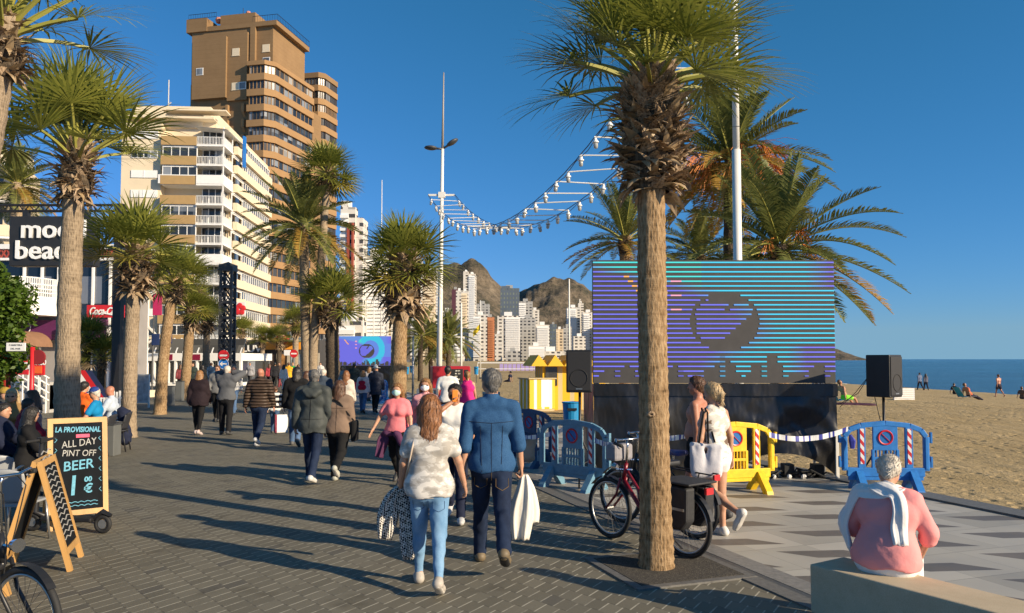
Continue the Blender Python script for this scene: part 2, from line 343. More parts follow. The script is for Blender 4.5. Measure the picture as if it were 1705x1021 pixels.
# hills behind the far towers, and the headland
def hill_mat():
    m, n, l, b = nodes_of('hill_scrub')
    v = coords(n, l, (.001, .001, .001)); vz = coords(n, l, (.004, .002, .012), (0, R(24), 0))
    f = noise_n(n, l, v, 11, 9, .72); g = noise_n(n, l, v, 60, 5, .75); st = noise_n(n, l, vz, 2.6, 5, .7)
    t = mth(n, l, 'ADD', mth(n, l, 'MULTIPLY', f, .5), mth(n, l, 'ADD', mth(n, l, 'MULTIPLY', g, .4), mth(n, l, 'MULTIPLY', st, .35)))
    c = ramp(n, l, t, [(.50, (.022, .027, .015)), (.57, (.065, .058, .036)), (.65, (.15, .115, .075)), (.77, (.26, .205, .14))])
    l.new(c, b.inputs['Base Color']); b.inputs['Roughness'].default_value = .95
    bump_n(n, l, b, t, 1.0, 25)
    return m
hm = hill_mat()
def hill(name, prof, Yc, depth, seed, base=-2, n=200, k=60):
    """prof: ridge line as photo pixels at Yc; the ridge falls off to front and back with spurs"""
    m = MB(); us = [prof[0][0] + (prof[-1][0] - prof[0][0]) * i / n for i in range(n + 1)]
    for j in range(k + 1):
        s = -1 + 2 * j / k
        for u in us:
            for (a, va), (b_, vb) in zip(prof, prof[1:]):
                if u <= b_ + 1e-6: v = va + (vb - va) * (u - a) / (b_ - a); break
            x = XA(u, Yc); h = ZA(v + 8, Yc); y = Yc + s * depth
            q = Vector((x / 260, y / 260, seed))
            sp = mnoise.fractal(q, 1.0, 2.1, 5)
            fall = max(0, 1 - abs(s) ** 1.15)
            z = base + (h - base) * fall * (1 + .34 * sp * min(1, abs(s) * 5)) + (2.5 * mnoise.noise(q * 9) + 2.6 * (mnoise.fractal(q * 4 + Vector((0, 0, 3)), 1.0, 2.2, 5) - 1.2)) * fall
            m.v.append(Vector((x + 60 * s * mnoise.noise(q * .8), y, z)))
    for j in range(k):
        for i in range(n): m.f.append((j * (n + 1) + i, j * (n + 1) + i + 1, (j + 1) * (n + 1) + i + 1, (j + 1) * (n + 1) + i)); m.m.append(0)
    return struct(m.build(name, hm, smooth=True))
hill('hill', [(560, 560), (620, 500), (670, 468), (700, 450), (722, 447), (738, 444), (752, 441), (764, 439), (778, 438), (792, 440), (806, 446), (818, 454), (830, 464), (840, 473), (850, 482), (880, 500), (930, 540), (980, 590)], 2500, 900, 1.3)
hill('hill', [(780, 590), (820, 520), (850, 488), (866, 476), (890, 469), (915, 463), (938, 460), (952, 462), (965, 468), (985, 480), (1030, 495), (1080, 530), (1160, 590)], 2900, 900, 4.1)
hill('headland', [(1240, 597), (1290, 576), (1330, 567), (1370, 566), (1396, 572), (1404, 577), (1412, 583), (1422, 588), (1434, 591), (1443, 594), (1446, 599.5)], 2300, 160, 8.2, -3, 60, 24)
# ------------------------------------------------------------------ buildings
def glass_mat(name, col, rough=.08, var=.5):
    m, n, l, b = nodes_of(name)
    g = n.new('ShaderNodeNewGeometry'); v = coords(n, l)
    vo = n.new('ShaderNodeTexWhiteNoise'); vo.noise_dimensions = '3D'; q = n.new('ShaderNodeVectorMath'); q.operation = 'FLOOR'
    sc_ = n.new('ShaderNodeVectorMath'); sc_.operation = 'MULTIPLY'; sc_.inputs[1].default_value = (.75, .6, .36)
    tc = n.new('ShaderNodeTexCoord'); oi = n.new('ShaderNodeObjectInfo'); ad = n.new('ShaderNodeVectorMath')
    cr = n.new('ShaderNodeCombineXYZ'); l.new(oi.outputs['Random'], cr.inputs[0]); l.new(oi.outputs['Random'], cr.inputs[2]); s2 = n.new('ShaderNodeVectorMath'); s2.operation = 'SCALE'; s2.inputs['Scale'].default_value = 97
    l.new(cr.outputs[0], s2.inputs[0]); l.new(v, sc_.inputs[0]); l.new(sc_.outputs[0], ad.inputs[0]); l.new(s2.outputs[0], ad.inputs[1])
    l.new(ad.outputs[0], q.inputs[0]); l.new(q.outputs[0], vo.inputs['Vector'])
    c = ramp(n, l, vo.outputs[0], [(.0, c3(col, 1 - var)), (.55, c3(col, 1.0)), (.72, c3(col, 1.6)), (.9, tuple(min(.5, .12 + x * 3) for x in col))])
    l.new(c, b.inputs['Base Color']); b.inputs['Roughness'].default_value = rough; b.inputs['Specular IOR Level'].default_value = .6
    MATS[name] = m; return m
GL = glass_mat('dark_glass', (.035, .042, .05)); GLC = glass_mat('curtained_glass', (.075, .07, .06)); GLB = glass_mat('club_glass', (.010, .016, .030), .05, .3)
WHITE = mat('white_paint', (.80, .79, .76), .5, .05, 2); CREAM = mat('cream_render', (.72, .60, .42), .85, .07, .6, .1, 8)
TAN = mat('tan_panel', (.40, .26, .11), .8, .08, 1.5); CREAM2 = mat('pale_cream_render', (.74, .62, .44), .85, .06, .6)
def brick_mat(name, a, b2, sx, sz):
    m, n, l, b = nodes_of(name)
    v = coords(n, l); sp = n.new('ShaderNodeSeparateXYZ'); l.new(v, sp.inputs[0])
    w = mth(n, l, 'LESS_THAN', mth(n, l, 'FRACT', mth(n, l, 'MULTIPLY', sp.outputs[2], 1 / sz)), .12)
    f = noise_n(n, l, v, .25, 5, .6); g = noise_n(n, l, coords(n, l, (1, 1, 3)), 2.5, 4, .7)
    t = mth(n, l, 'ADD', mth(n, l, 'MULTIPLY', f, .6), mth(n, l, 'ADD', mth(n, l, 'MULTIPLY', g, .4), mth(n, l, 'MULTIPLY', w, -.10)))
    l.new(ramp(n, l, t, [(.3, a), (.75, b2)]), b.inputs['Base Color']); b.inputs['Roughness'].default_value = .9
    return m
BRICK = brick_mat('brown_brick', (.21, .125, .055), (.30, .185, .088), .3, .8); BAND = brick_mat('brown_band', (.29, .165, .07), (.37, .225, .105), .3, .6)
DGREY = mat('dark_grey_metal', (.05, .052, .055), .5, .2, 5); BLACKM = mat('black_metal', (.018, .018, .02), .45, .2, 8)
RED = mat('sign_red', (.58, .02, .025), .4, .08, 3); BLUE = mat('sign_blue', (.02, .16, .52), .4, .08, 3)
def railing_mb(x0, x1, y, z0, h, step=.16, w=.03, axis='x', yy=None):
    m = MB()
    def pt(t, z): return (t, y, z) if axis == 'x' else (y, t, z)
    m.bar(pt(x0, z0 + h), pt(x1, z0 + h), .07); m.bar(pt(x0, z0 + .08), pt(x1, z0 + .08), .06)
    k = max(2, int(abs(x1 - x0) / step))
    for i in range(k + 1):
        t = x0 + (x1 - x0) * i / k; m.bar(pt(t, z0 + .08), pt(t, z0 + h), w)
    return m
# -- cream apartment block
CB = E('apartment_block', (XA(376, 108), 108, 0), 'cream apartment block with tan balconies and white corner railings in front of the brown tower', 'apartment building', None, R(4))
m = MB(); m.box(-14.6, -2.2, 1.3, 26, 0, 36.0); m.box(-14.6, -9.2, -.4, 1.31, 0, 35.2); m.box(-2.2, -.9, 3.2, 26, 0, 35.9); m.box(-9.2, -4, .9, 1.32, 35.0, 36.9); m.box(-14.2, -3.4, 2.5, 22, 36.0, 38.6)
m.build('wall', CREAM, CB)
FH = 2.78; N_CB = 12
tanm = MB(); tanm.box(-8.9, -4.02, -1.35, -1.2, 0, 1.25, 0); tanm.box(-8.9, -8.75, -1.2, .5, 0, 1.25, 0); tanm.box(-8.9, -4.02, -1.199, 1.29, -.05, .1, 1); ME_TAN = tanm.mesh('balcony', [TAN, WHITE])
wm = MB(); wm.box(-8.7, -4.1, -1.05, -.95, 1.25, 2.55, 1)
for i in range(5): wm.box(-8.75 + i * 1.16, -8.65 + i * 1.16, -1.1, -.9, 1.25, 2.6, 0)
wm.box(-8.76, -4.0, -1.11, -.89, 2.5, 2.68, 0); wm.box(-8.76, -4.0, -1.12, -.88, 1.2, 1.3, 0); ME_WB = wm.mesh('window_bay', [WHITE, GL])
rm = railing_mb(-4.0, -.3, -1.3, .1, 1.1, .2, .045); rm2 = railing_mb(-1.3, 2.9, -.3, .1, 1.1, .2, .045, 'y'); rm.add(rm2.v, rm2.f)
rm.box(-4.02, -.2, -1.4, 3.1, -.12, .1); rm.box(-.42, -.28, -1.37, -1.2, .1, 2.65); rm.box(-.42, -.28, 2.8, 2.95, .1, 2.65); ME_RL = rm.mesh('corner_balcony', WHITE)
gm = MB(); gm.box(-3.9, -1.2, .9, 1.0, .1, 2.6, 1); gm.box(-1.25, -1.15, .9, 3.1, .1, 2.6, 1)
for x in (-3.9, -3.0, -2.1, -1.25): gm.box(x, x + .09, .85, 1.02, .1, 2.6, 0)
gm.box(-1.3, -1.1, 2.0, 2.1, .1, 2.6, 0); ME_GD = gm.mesh('glass_door', [WHITE, GL])
sm = MB(); sm.box(-.3, .35, 3.3, 24, 0, 1.2, 0); sm.box(-.9, -.3, 3.3, 24, -.1, .12, 0); sm.box(-.3, .36, 7.4, 8.2, .0, 1.32, 0); ME_SP = sm.mesh('side_parapet', [CREAM2])
swm = MB(); swm.box(-.35, -.2, 8, 24, 1.2, 2.5, 1)
for i in range(14): swm.box(-.38, -.12, 8 + i * 1.2, 8.1 + i * 1.2, 1.2, 2.62, 0)
swm.box(-.4, -.1, 3.3, 24, 2.5, 2.68, 0); swm.box(-.36, -.22, 4.4, 6.2, .9, 2.3, 1); swm.box(-.38, -.2, 3.3, 8, 2.30, 2.49, 0); ME_SW = swm.mesh('side_window', [WHITE, GL])
shm = MB(); shm.box(-13.2, -9.6, -.52, -.38, 1.25, 2.3, 0); shm.box(-13.1, -11.6, -.56, -.5, 1.35, 2.2, 1); shm.box(-11.4, -9.7, -.56, -.5, 1.35, 2.2, 1)
for x in (-12.4, -10.6): shm.box(x, x + .08, -.58, -.5, 1.35, 2.2, 0)
ME_SH = shm.mesh('window', [WHITE, GL]); shc = MB(); shc.box(-13.2, -9.6, -.52, -.38, 1.25, 2.3, 0); shc.box(-11.5, -11.42, -.56, -.5, 1.25, 2.3, 0); ME_SC = shc.mesh('shutter', WHITE)
bc = MB(); bc.box(-9.2, -4.0, -1.3, -1.1, 0, 1.25); bc.box(-4.0, -.3, -1.42, -1.25, 0, 1.25); bc.box(-.42, -.2, -1.25, 2.9, 0, 1.25); ME_WP = bc.mesh('white_parapet', WHITE)
for k in range(N_CB):
    z = 1.3 + k * FH
    if k in (0,): z += .3
    for nm, me in (('balcony', ME_TAN), ('window_bay', ME_WB), ('glass_door', ME_GD), ('corner_balcony', ME_RL), ('side_parapet', ME_SP), ('side_window', ME_SW)):
        if nm == 'window_bay' and k in (8, 11, 3): continue
        link(nm, me, CB, loc=(0, 0, z))
    if k in (9, 5): link('balcony_screen', ME_WP, CB, loc=(0, -.02, z + .12))
    link('window' if k % 3 == 1 else 'shutter', ME_SH if k % 3 == 1 else ME_SC, CB, loc=(0, 0, z - .2))
m = MB(); m.box(-9.0, -.2, -1.0, 1.2, 36.9, 37.1); m.box(-14.7, -2.0, -.6, 1.2, 35.9, 36.2); m.build('roof_slab', CREAM2, CB)
m = MB(); m.add([(-4.2, -1.6, 34.5), (.2, -1.6, 34.2), (.2, 9, 34.2), (-4.2, 9, 34.9)], [(0, 1, 2, 3)]); m.add([(-4.2, -1.6, 34.4), (.2, -1.6, 34.1), (.2, 9, 34.1), (-4.2, 9, 34.8)], [(3, 2, 1, 0)]); m.build('awning', WHITE, CB)
m = MB(); m.box(.45, .75, 5.2, 6.1, 30.5, 35.2); m.build('banner', BLUE, CB)
m = MB(); m.tube([(-9.6, 3, 36), (-9.6, 3, 42.6)], .09, 5); m.tube([(-9.6, 3, 39), (-9.2, 3, 39.3)], .1, 5); m.tube([(-12, 3, 36), (-12, 3, 38.6)], .3, 6); m.build('roof_mast', mat('galvanised', (.45, .45, .45), .4, .1, 4), CB)
m = MB(); m.box(-9.35, -8.95, -1.0, -.42, 19.6, 20.3); m.build('air_conditioner', WHITE, CB)
m = MB(); m.box(-14.6, -4, -1.5, 1.28, 0, 1.2, 0); m.build('ground_floor', WHITE, CB)
# -- brown tower
BT = E('apartment_tower', (XA(425, 143), 143, .9), 'tall brown brick tower with wrap around balconies, highest building on the left', 'tower block', None, R(-12))
m = MB(); m.box(-14.4, -.8, 0, 13, 0, 64.0); m.box(-15.6, -14.38, 1.6, 12, 0, 54.5); m.box(-.82, 2.6, .3, 13, 56.2, 64.2); m.box(-15.4, -11.0, -.4, 5, 64.0, 66.6); m.box(-11.01, 3.6, -.25, 13, 64.0, 64.9); m.box(-9, -1.6, 1, 11, 64.89, 67.4)
m.box(-1.0, 2.4, 13.1, 21.1, 0, 53); m.box(-1.8, -.79, -.3, .02, 0, 64)
m.build('wall', BRICK, BT)
m = MB(); m.box(-13.6, -6.4, -1.0, .01, 50.6, 62.4); m.build('overhanging_room', BRICK, BT); m = MB(); m.box(-6.38, -2.2, -.55, .01, 50.0, 63.0); m.build('overhanging_room', BRICK, BT)
FB = 2.92
pb = [(-1.6, .2), (-1.6, -1.6), (2.0, -1.6), (3.5, .1), (4.3, 14), (-1.0, 14)]
gb = [(-1.2, .3), (-1.2, -1.25), (1.8, -1.25), (3.15, .3), (3.9, 14), (-1.0, 14)]
def bay(name_b, name_w, oy, poly, gpoly, k0, k1, gl):
    bm_ = MB(); bm_.prism([(x, y + oy) for x, y in poly], 0, 1.28); ME_B = bm_.mesh(name_b, BAND)
    for g, ge in enumerate(gl):
        w_ = MB(); w_.prism([(x, y + oy) for x, y in gpoly], 1.281, FB - .001, 1)
        a, b_, c, d = [Vector((x, y + oy, 0)) for x, y in gpoly[1:5]]
        for p, q, n_ in ((a, b_, 4), (b_, c, 3), (c, d, 9)):
            for i in range(n_ + 1):
                o = p.lerp(q, i / n_); w_.box(o.x - .07, o.x + .07, o.y - .07, o.y + .07, 1.281, FB - .02, 0)
        gl[g] = w_.mesh(name_w, [BAND if g else mat('bronze_frame', (.10, .07, .045), .5, .1, 3), ge])
    r_ = random.Random(4)
    for k in range(k0, k1):
        link(name_b, ME_B, BT, loc=(0, 0, k * FB + .6)); link(name_w, gl[r_.randrange(len(gl))], BT, loc=(0, 0, k * FB + .6))
bay('balcony_band', 'window_band', 0, pb, gb, 1, 19, [GL, GLC, GL])
bay('wing_band', 'wing_window_band', 22, [(-1.9, 0), (-1.9, -.8), (1.6, -.8), (2.7, .4), (3.0, 6), (-1, 6)], [(-1.6, .1), (-1.6, -.5), (1.4, -.5), (2.4, .6), (2.7, 6), (-1, 6)], 1, 21, [GL, GLC])
m = MB(); m.prism([(-1.9, 22), (-1.9, 21.2), (1.6, 21.2), (2.7, 22.4), (3, 28), (-1, 28)], 21 * FB + .59, 21 * FB + 1.7); m.box(-4.5, -1.91, 21.8, 28, 0, 21 * FB + 1.2); m.build('wing_wall', BRICK, BT)
m = MB(); m.prism(pb, 19 * FB + .59, 19 * FB + 1.4); m.build('balcony_band', BAND, BT)
wl_ = MB(); wl_.box(-.75, .75, -.06, .05, 0, 1.4, 0); wl_.box(-.6, .6, -.09, -.05, .12, 1.28, 1); ME_W1 = wl_.mesh('window', [WHITE, GL]); wl2 = MB(); wl2.box(-.75, .75, -.06, .05, 0, 1.4); wl2.box(-.85, .85, -.1, -.02, -.1, .02); ME_W2 = wl2.mesh('window', CREAM2)
for k in range(4, 17): link('window', ME_W2, BT, loc=(-11.6, 0, k * FB + .3))
link('window', ME_W1, BT, loc=(-11.9, -1.0, 55.2)); link('window', ME_W2, BT, loc=(-4.6, -.55, 58.6))
for x, z in ((-4.6, 52.0), (-3.1, 52.0)): link('window', ME_W1 if x > -4 else ME_W2, BT, loc=(x, -.55, z))
link('window', ME_W2, BT, loc=(1.2, .3, 59.2)); link('window', ME_W1, BT, loc=(1.3, .3, 56.6 - 3.9 + 4.0))
rb = MB(); rb.box(-.25, .25, -.7, 0, 0, 1.5); rb.add([(-.25, -.7, 0), (.25, -.7, 0), (.25, 0, -.9), (-.25, 0, -.9)], [(3, 2, 1, 0)]); ME_RB = rb.mesh('wall_box', BAND)
for k in range(3, 17):
    for x in (-6.3, -2.9): link('wall_box', ME_RB, BT, loc=(x, 0, k * FB + 1.0))
railing_mb(-1.5, 3.6, 0, 64.9, 1.2, .5).build('roof_railing', BLACKM, BT); railing_mb(0, 13, 3.6, 64.9, 1.2, .6, axis='y').build('roof_railing', BLACKM, BT)
railing_mb(-15, -9, -.3, 66.6, .9, .5).build('roof_railing', BLACKM, BT)
for x, h_ in ((-6, 70), (-5.2, 69)): m = MB(); m.tube([(x, 4, 67.4), (x, 4, h_)], .06, 4); m.build('roof_aerial', DGREY, BT)
for c_, r_ in (((-10.0, 2, 67), .7), ((-3.4, 1.6, 67.6), .5)): m = MB(); m.ball(c_, r_, 8); m.build('roof_dome', mat('terracotta', (.5, .2, .13), .7, .1, 3), BT)
m = MB(); m.box(-14.4, 8, -1.7, 4, .0, 3.45); m.build('ground_floor', CREAM2, BT)
# -- balconied block at the left edge
LB = E('apartment_block', (XA(38, 62), 62, 0), 'cream block with stacked balconies cut off by the left edge', 'apartment building', None, R(20))
m = MB(); m.box(-14, -2, 1.5, 14, 0, 19.4); m.build('wall', CREAM, LB); sl = MB(); sl.box(-14, 0, -.4, 1.5, 0, .22, 1); sl.box(-14, 0, -.45, -.35, .2, 1.1, 0); sl.box(-.1, 0, -.35, 2, .2, 1.1, 0); sl.box(-13.8, -2, 1.4, 1.5, .3, 2.4, 2); me = sl.mesh('balcony', [CREAM2, WHITE, GL])
for k in range(1, 7): link('balcony', me, LB, loc=(0, 0, k * 2.9 + (0 if k < 6 else .1)))
r2 = railing_mb(-14, 0, -.4, 18.6, 1.1, .5); r2.build('roof_railing', DGREY, LB)
# -- beach club: glass front, white balcony, box sign
BCY = 40
CL = E('beach_club', (XA(150, BCY), BCY, 0), 'two storey beach club, dark glass front, white balcony, purple panels behind left palms', 'club building')
def cx(u): return XA(u, BCY) - XA(150, BCY)
def cz(v): return ZA(v, BCY)
m = MB(); m.box(cx(-160), cx(212), .6, 2.2, 0, cz(412)); m.build('wall', mat('club_wall', (.30, .28, .27), .8, .1, 1), CL)
m = MB(); m.box(cx(-160), cx(212), .35, .58, cz(505), cz(432)); m.build('upper_glazing', GLB, CL)
m = MB(); m.box(cx(130), cx(212), .3, .57, .1, cz(506)); m.build('lower_glazing', GLB, CL)
for u in (32, 62, 90, 120, 148, 177, 207): m = MB(); m.box(cx(u) - .05, cx(u) + .05, .2, .34, cz(505) if u < 130 else .1, cz(432)); m.build('mullion', WHITE, CL)
m = MB(); m.box(cx(-160), cx(215), .1, .7, cz(414), cz(406), 1); m.box(cx(-160), cx(215), .1, .7, cz(433), cz(429), 1)
u = -160
while u < 205: m.bar((cx(u), .2, cz(429)), (cx(u + 9), .2, cz(414)), .06, mi=0); m.bar((cx(u + 9), .22, cz(429)), (cx(u), .22, cz(414)), .06, mi=0); u += 9
m.build('roof_truss', [mat('truss_red', (.36, .07, .05), .5, .1, 3), WHITE], CL)
m = MB(); m.prism([(cx(-160), .3), (cx(-160), -2.4), (cx(60), -2.4), (cx(86), -1.9), (cx(98), -.6), (cx(100), .3)], cz(527), cz(497)); m.build('balcony', WHITE, CL)
m = MB(); pl = [(cx(-160), -2.35), (cx(60), -2.35), (cx(86), -1.85), (cx(97), -.6), (cx(98), .2)]
for h in (478, 485, 491, 468):
    m.tube([(x, y, cz(h)) for x, y in pl], .035, 5)
for i in range(40):
    f = i / 39 * 4; a = min(3, int(f)); p = Vector((*pl[a], 0)).lerp(Vector((*pl[a + 1], 0)), f - a); m.tube([(p.x, p.y, cz(497)), (p.x, p.y, cz(467))], .03, 4)
m.build('balcony_railing', WHITE, CL)
PUR = mat('purple_panel', (.105, .018, .085), .5, .1, 2)
m = MB(); m.box(cx(-160), cx(128), .1, .5, cz(566), cz(533)); m.build('fascia_panel', PUR, CL); m = MB(); m.box(cx(150), cx(176), .0, .29, cz(566), cz(532)); m.build('fascia_panel', PUR, CL)
m = MB(); m.ring((cx(38), .05, cz(545)), (0, 1, 0), .35, .025, 24, 5, arc=(-.8, 2.2)); m.ring((cx(163), -.05, cz(550)), (0, 1, 0), .5, .02, 24, 5, arc=(.3, 2.8)); m.build('swirl_emblem', WHITE, CL)
m = MB(); n_ = 14
for i in range(n_):
    a0, a1 = PI * i / n_, PI * (i + 1) / n_; c_ = cx(55); w = 1.0
    for (y0, y1, s0, s1) in ((-2.8, -1.8, .9, 1.0), (-1.8, .05, 1.0, 1.0)):
        m.quad((c_ - math.cos(a0) * w * s0, y0, cz(578) + math.sin(a0) * .8 * s0), (c_ - math.cos(a1) * w * s0, y0, cz(578) + math.sin(a1) * .8 * s0), (c_ - math.cos(a1) * w * s1, y1, cz(578) + math.sin(a1) * .8 * s1), (c_ - math.cos(a0) * w * s1, y1, cz(578) + math.sin(a0) * .8 * s1))
m.build('awning', mat('brown_canvas', (.26, .14, .08), .8, .15, 3), CL, smooth=True)
m = MB(); m.box(cx(-160), cx(260), -3.2, .09, -.1, .35); m.build('plinth', CREAM2, CL)
# box sign on its truss
SG = E('sign', P(90, 600, 29) * 1, 'big black box sign with white lower case lettering hung from a truss', 'sign'); SG.location.z = 0
sx0, sx1, sz0, sz1 = XA(10, 29) - XA(90, 29), XA(152, 29) - XA(90, 29), ZA(443, 29), ZA(360, 29)
m = MB(); m.box(sx0, sx1, 0, .45, sz0, sz1); m.build('sign_box', mat('sign_black', (.022, .022, .024), .5, .2, 3), SG, bevel=.02)
LET = mat('lit_white_letters', (.85, .85, .83), .4, .02, 2)
sz_ = 1.0
for tx, uu, vv in (('mood', 29, 383), ('beach', 20, 418)):
    text_mesh(tx, sz_, LET, .08, 0, 'LEFT', 'lettering', SG, at(XA(uu, 29) - XA(90, 29), -.04, ZA(vv, 29)) @ FRONT, .012, 1.06)
m = MB()
for z_ in (ZA(350, 29), ZA(340, 29)): m.tube([(sx0 - 6, .2, z_), (sx1 + 1, .2, z_)], .05, 6)
for i in range(26): x = sx0 - 6 + i * .4; m.tube([(x, .2, ZA(350, 29)), (x + .2, .2, ZA(340, 29)), (x + .4, .2, ZA(350, 29))], .025, 4)
for x in (sx0 + .5, sx1 - .4): m.box(x - .1, x + .1, .1, .3, sz1 - .02, ZA(350, 29))
m.box(sx1 + .7, sx1 + 1.0, .1, .4, 0, ZA(338, 29)); m.build('truss', BLACKM, SG)
# drinks sign
def plane_sign(name, u0, u1, v0, v1, Y, label, m_, th=.12, cat='sign', legs=False, group=None):
    e = E(name, (XA((u0 + u1) / 2, Y), Y, 0), label, cat, group); xc = XA((u0 + u1) / 2, Y)
    m = MB(); m.box(XA(u0, Y) - xc, XA(u1, Y) - xc, 0, th, ZA(v1, Y), ZA(v0, Y)); m.build('sign_panel', m_, e, bevel=.01)
    return e, (lambda u: XA(u, Y) - xc), (lambda v: ZA(v, Y))
e, fx_, fz_ = plane_sign('sign', 143, 205, 508, 529, 38.5, 'red drinks sign with white script on the dark glass front', RED)
text_mesh('Coca-Cola', .52, WHITE, .03, .45, 'CENTER', 'lettering', e, at(fx_(172), -.02, fz_(518.5)) @ FRONT, .014, .68)
m = MB(); m.tube([(fx_(156), -.02, fz_(524)), (fx_(172), -.02, fz_(522)), (fx_(188), -.02, fz_(525)), (fx_(196), -.02, fz_(523))], [.01, .035, .03, .008], 5); m.build('swoosh', WHITE, e)
m = MB(); m.box(fx_(146), fx_(148), .12, 1.7, fz_(520), fz_(517)); m.box(fx_(198), fx_(200), .12, 1.7, fz_(520), fz_(517)); m.build('bracket', DGREY, e)
e, fx_, fz_ = plane_sign('sign', 8, 48, 599, 624, 26, 'larger red board with white capitals near the ivy, left of the tall palm', RED, .06)
text_mesh('UDACO', .34, WHITE, .02, 0, 'CENTER', 'lettering', e, at(fx_(37), -.01, fz_(610)) @ FRONT, .01, .62)
m = MB(); m.box(fx_(18), fx_(27), -.03, .0, fz_(621), fz_(602)); m.build('emblem', mat('sign_orange', (.75, .13, .03), .5, .1, 3), e); m = MB(); m.box(fx_(9), fx_(11), .07, .12, 0, fz_(600)); m.box(fx_(45), fx_(47), .07, .12, 0, fz_(600)); m.build('legs', WHITE, e)
e, fx_, fz_ = plane_sign('sign', 55, 75, 599, 625, 27, 'small red board with orange emblem just left of the tall palm', RED, .06)
text_mesh('UDACO', .26, WHITE, .02, 0, 'CENTER', 'lettering', e, at(fx_(64.5), -.01, fz_(604)) @ FRONT, .008, .6)
m = MB(); m.box(fx_(59), fx_(71), -.03, .0, fz_(622), fz_(610)); m.build('emblem', mat('sign_orange', (.75, .13, .03), .5, .1, 3), e); m = MB(); m.box(fx_(64), fx_(66), .07, .12, 0, fz_(600)); m.build('leg', WHITE, e)
# red post with name plate
e = E('street_sign', G(50, 742, 0), 'red post carrying a white street name plate in front of the ivy', 'street sign'); Y = e.location.y
m = MB(); m.tube([(0, 0, 0), (0, 0, ZA(578, Y))], .05, 8); m.build('post', RED, e, smooth=True)
m = MB(); m.box(XA(14, Y) - e.location.x, XA(46, Y) - e.location.x, -.08, -.05, ZA(585, Y), ZA(571, Y)); m.build('name_plate', WHITE, e, bevel=.008)
for q, vv in (('CARRETERA', 575), ('DEL MAR', 581)): text_mesh(q, .055, DGREY, .004, 0, 'CENTER', 'lettering', e, at(XA(30, Y) - e.location.x, -.083, ZA(vv, Y)) @ FRONT)
m = MB(); m.tube([(.12, -.02, ZA(595, Y)), (.12, .03, ZA(595, Y))], .17, 20); m.build('round_plate', mat('dark_red', (.25, .02, .02), .5, .1, 3), e)
# stair railings of the club terrace
ST = E('terrace_stairs', (XA(45, 28), 28, 0), 'white stair flight with slanting handrails below the red boards', 'stairs'); x0 = XA(45, 28)
m = MB()
for i in range(9): m.box(XA(12, 28) - x0 + i * .16, XA(85, 28) - x0, .0 + i * .001, 2.0 - i * .001, .0 if i == 0 else 1.0 - i * .11 - .0, 1.11 - i * .11)
m.build('steps', mat('pale_concrete', (.45, .43, .40), .8, .1, 3), ST)
for j, dz in enumerate((.35, .62, .9, 1.15)):
    m = MB(); m.tube([(XA(0, 28) - x0, -.15, 1.2 + dz), (XA(88, 28) - x0, -.15, .1 + dz)], .03, 6); m.build('handrail', WHITE, ST, smooth=True)
for i in range(7): x = XA(5 + i * 13, 28) - x0; z = 1.2 - i * .165; m = MB(); m.tube([(x, -.15, max(0, z - .3)), (x, -.15, z + 1.1)], .028, 6); m.build('rail_post', WHITE, ST)
# low white pavilion right of the club, with columns and signs
PV = E('pavilion', (XA(330, 56), 56, 0), 'low white pavilion with glass walls and slanted roof frames between the left palms', 'pavilion'); x0 = XA(330, 56); pz = lambda v: ZA(v, 56); px_ = lambda u: XA(u, 56) - x0
m = MB(); m.box(px_(228), px_(400), .4, 7, 0, pz(600)); m.build('glazing', GL, PV)
m = MB(); m.box(px_(226), px_(402), .0, 7.2, pz(601), pz(588)); m.box(px_(226), px_(402), .1, 7, -.05, .25); m.build('fascia', WHITE, PV)
m = MB(); m.prism([(0, 0), (px_(402) - px_(226), 0), (px_(402) - px_(226), 1.3), (0, 1.3)], 0, .1, 0, at(px_(226), .2, pz(588)) @ Matrix.Rotation(R(50), 4, 'X')); m.build('sloping_glass', GLC, PV)
for u in range(232, 401, 12): m = MB(); m.box(px_(u) - .07, px_(u) + .07, .02, .39, .2, pz(601)); m.bar((px_(u), .1, pz(588)), (px_(u), 1.1, pz(563)), .09); m.build('frame_post', WHITE, PV)
for u0, u1 in ((274, 288), (318, 334)): m = MB(); m.box(px_(u0), px_(u1), -.05, .0 - .01, pz(600) + .02, pz(590)); m.build('name_board', mat('maroon', (.22, .01, .04), .5, .1, 3), PV)
m = MB(); m.box(px_(278), px_(290), .3, .39, .2, pz(604)); m.build('door', DGREY, PV)
for u, w, lab in ((242, .16, 'taller white steel column left of the magenta panel'),):
    c = E('steel_column', (XA(u, 44), 44, 0), lab, 'column'); m = MB(); m.tube([(0, 0, 0), (0, 0, ZA(478, 44))], w, 10); m.bar((0, 0, ZA(540, 44)), (XA(262, 44) - XA(242, 44), 0, ZA(560, 44)), .1); m.bar((0, 0, ZA(575, 44)), (XA(262, 44) - XA(242, 44), 0, ZA(560, 44)), .1); m.build('shaft', WHITE, c, smooth=False)
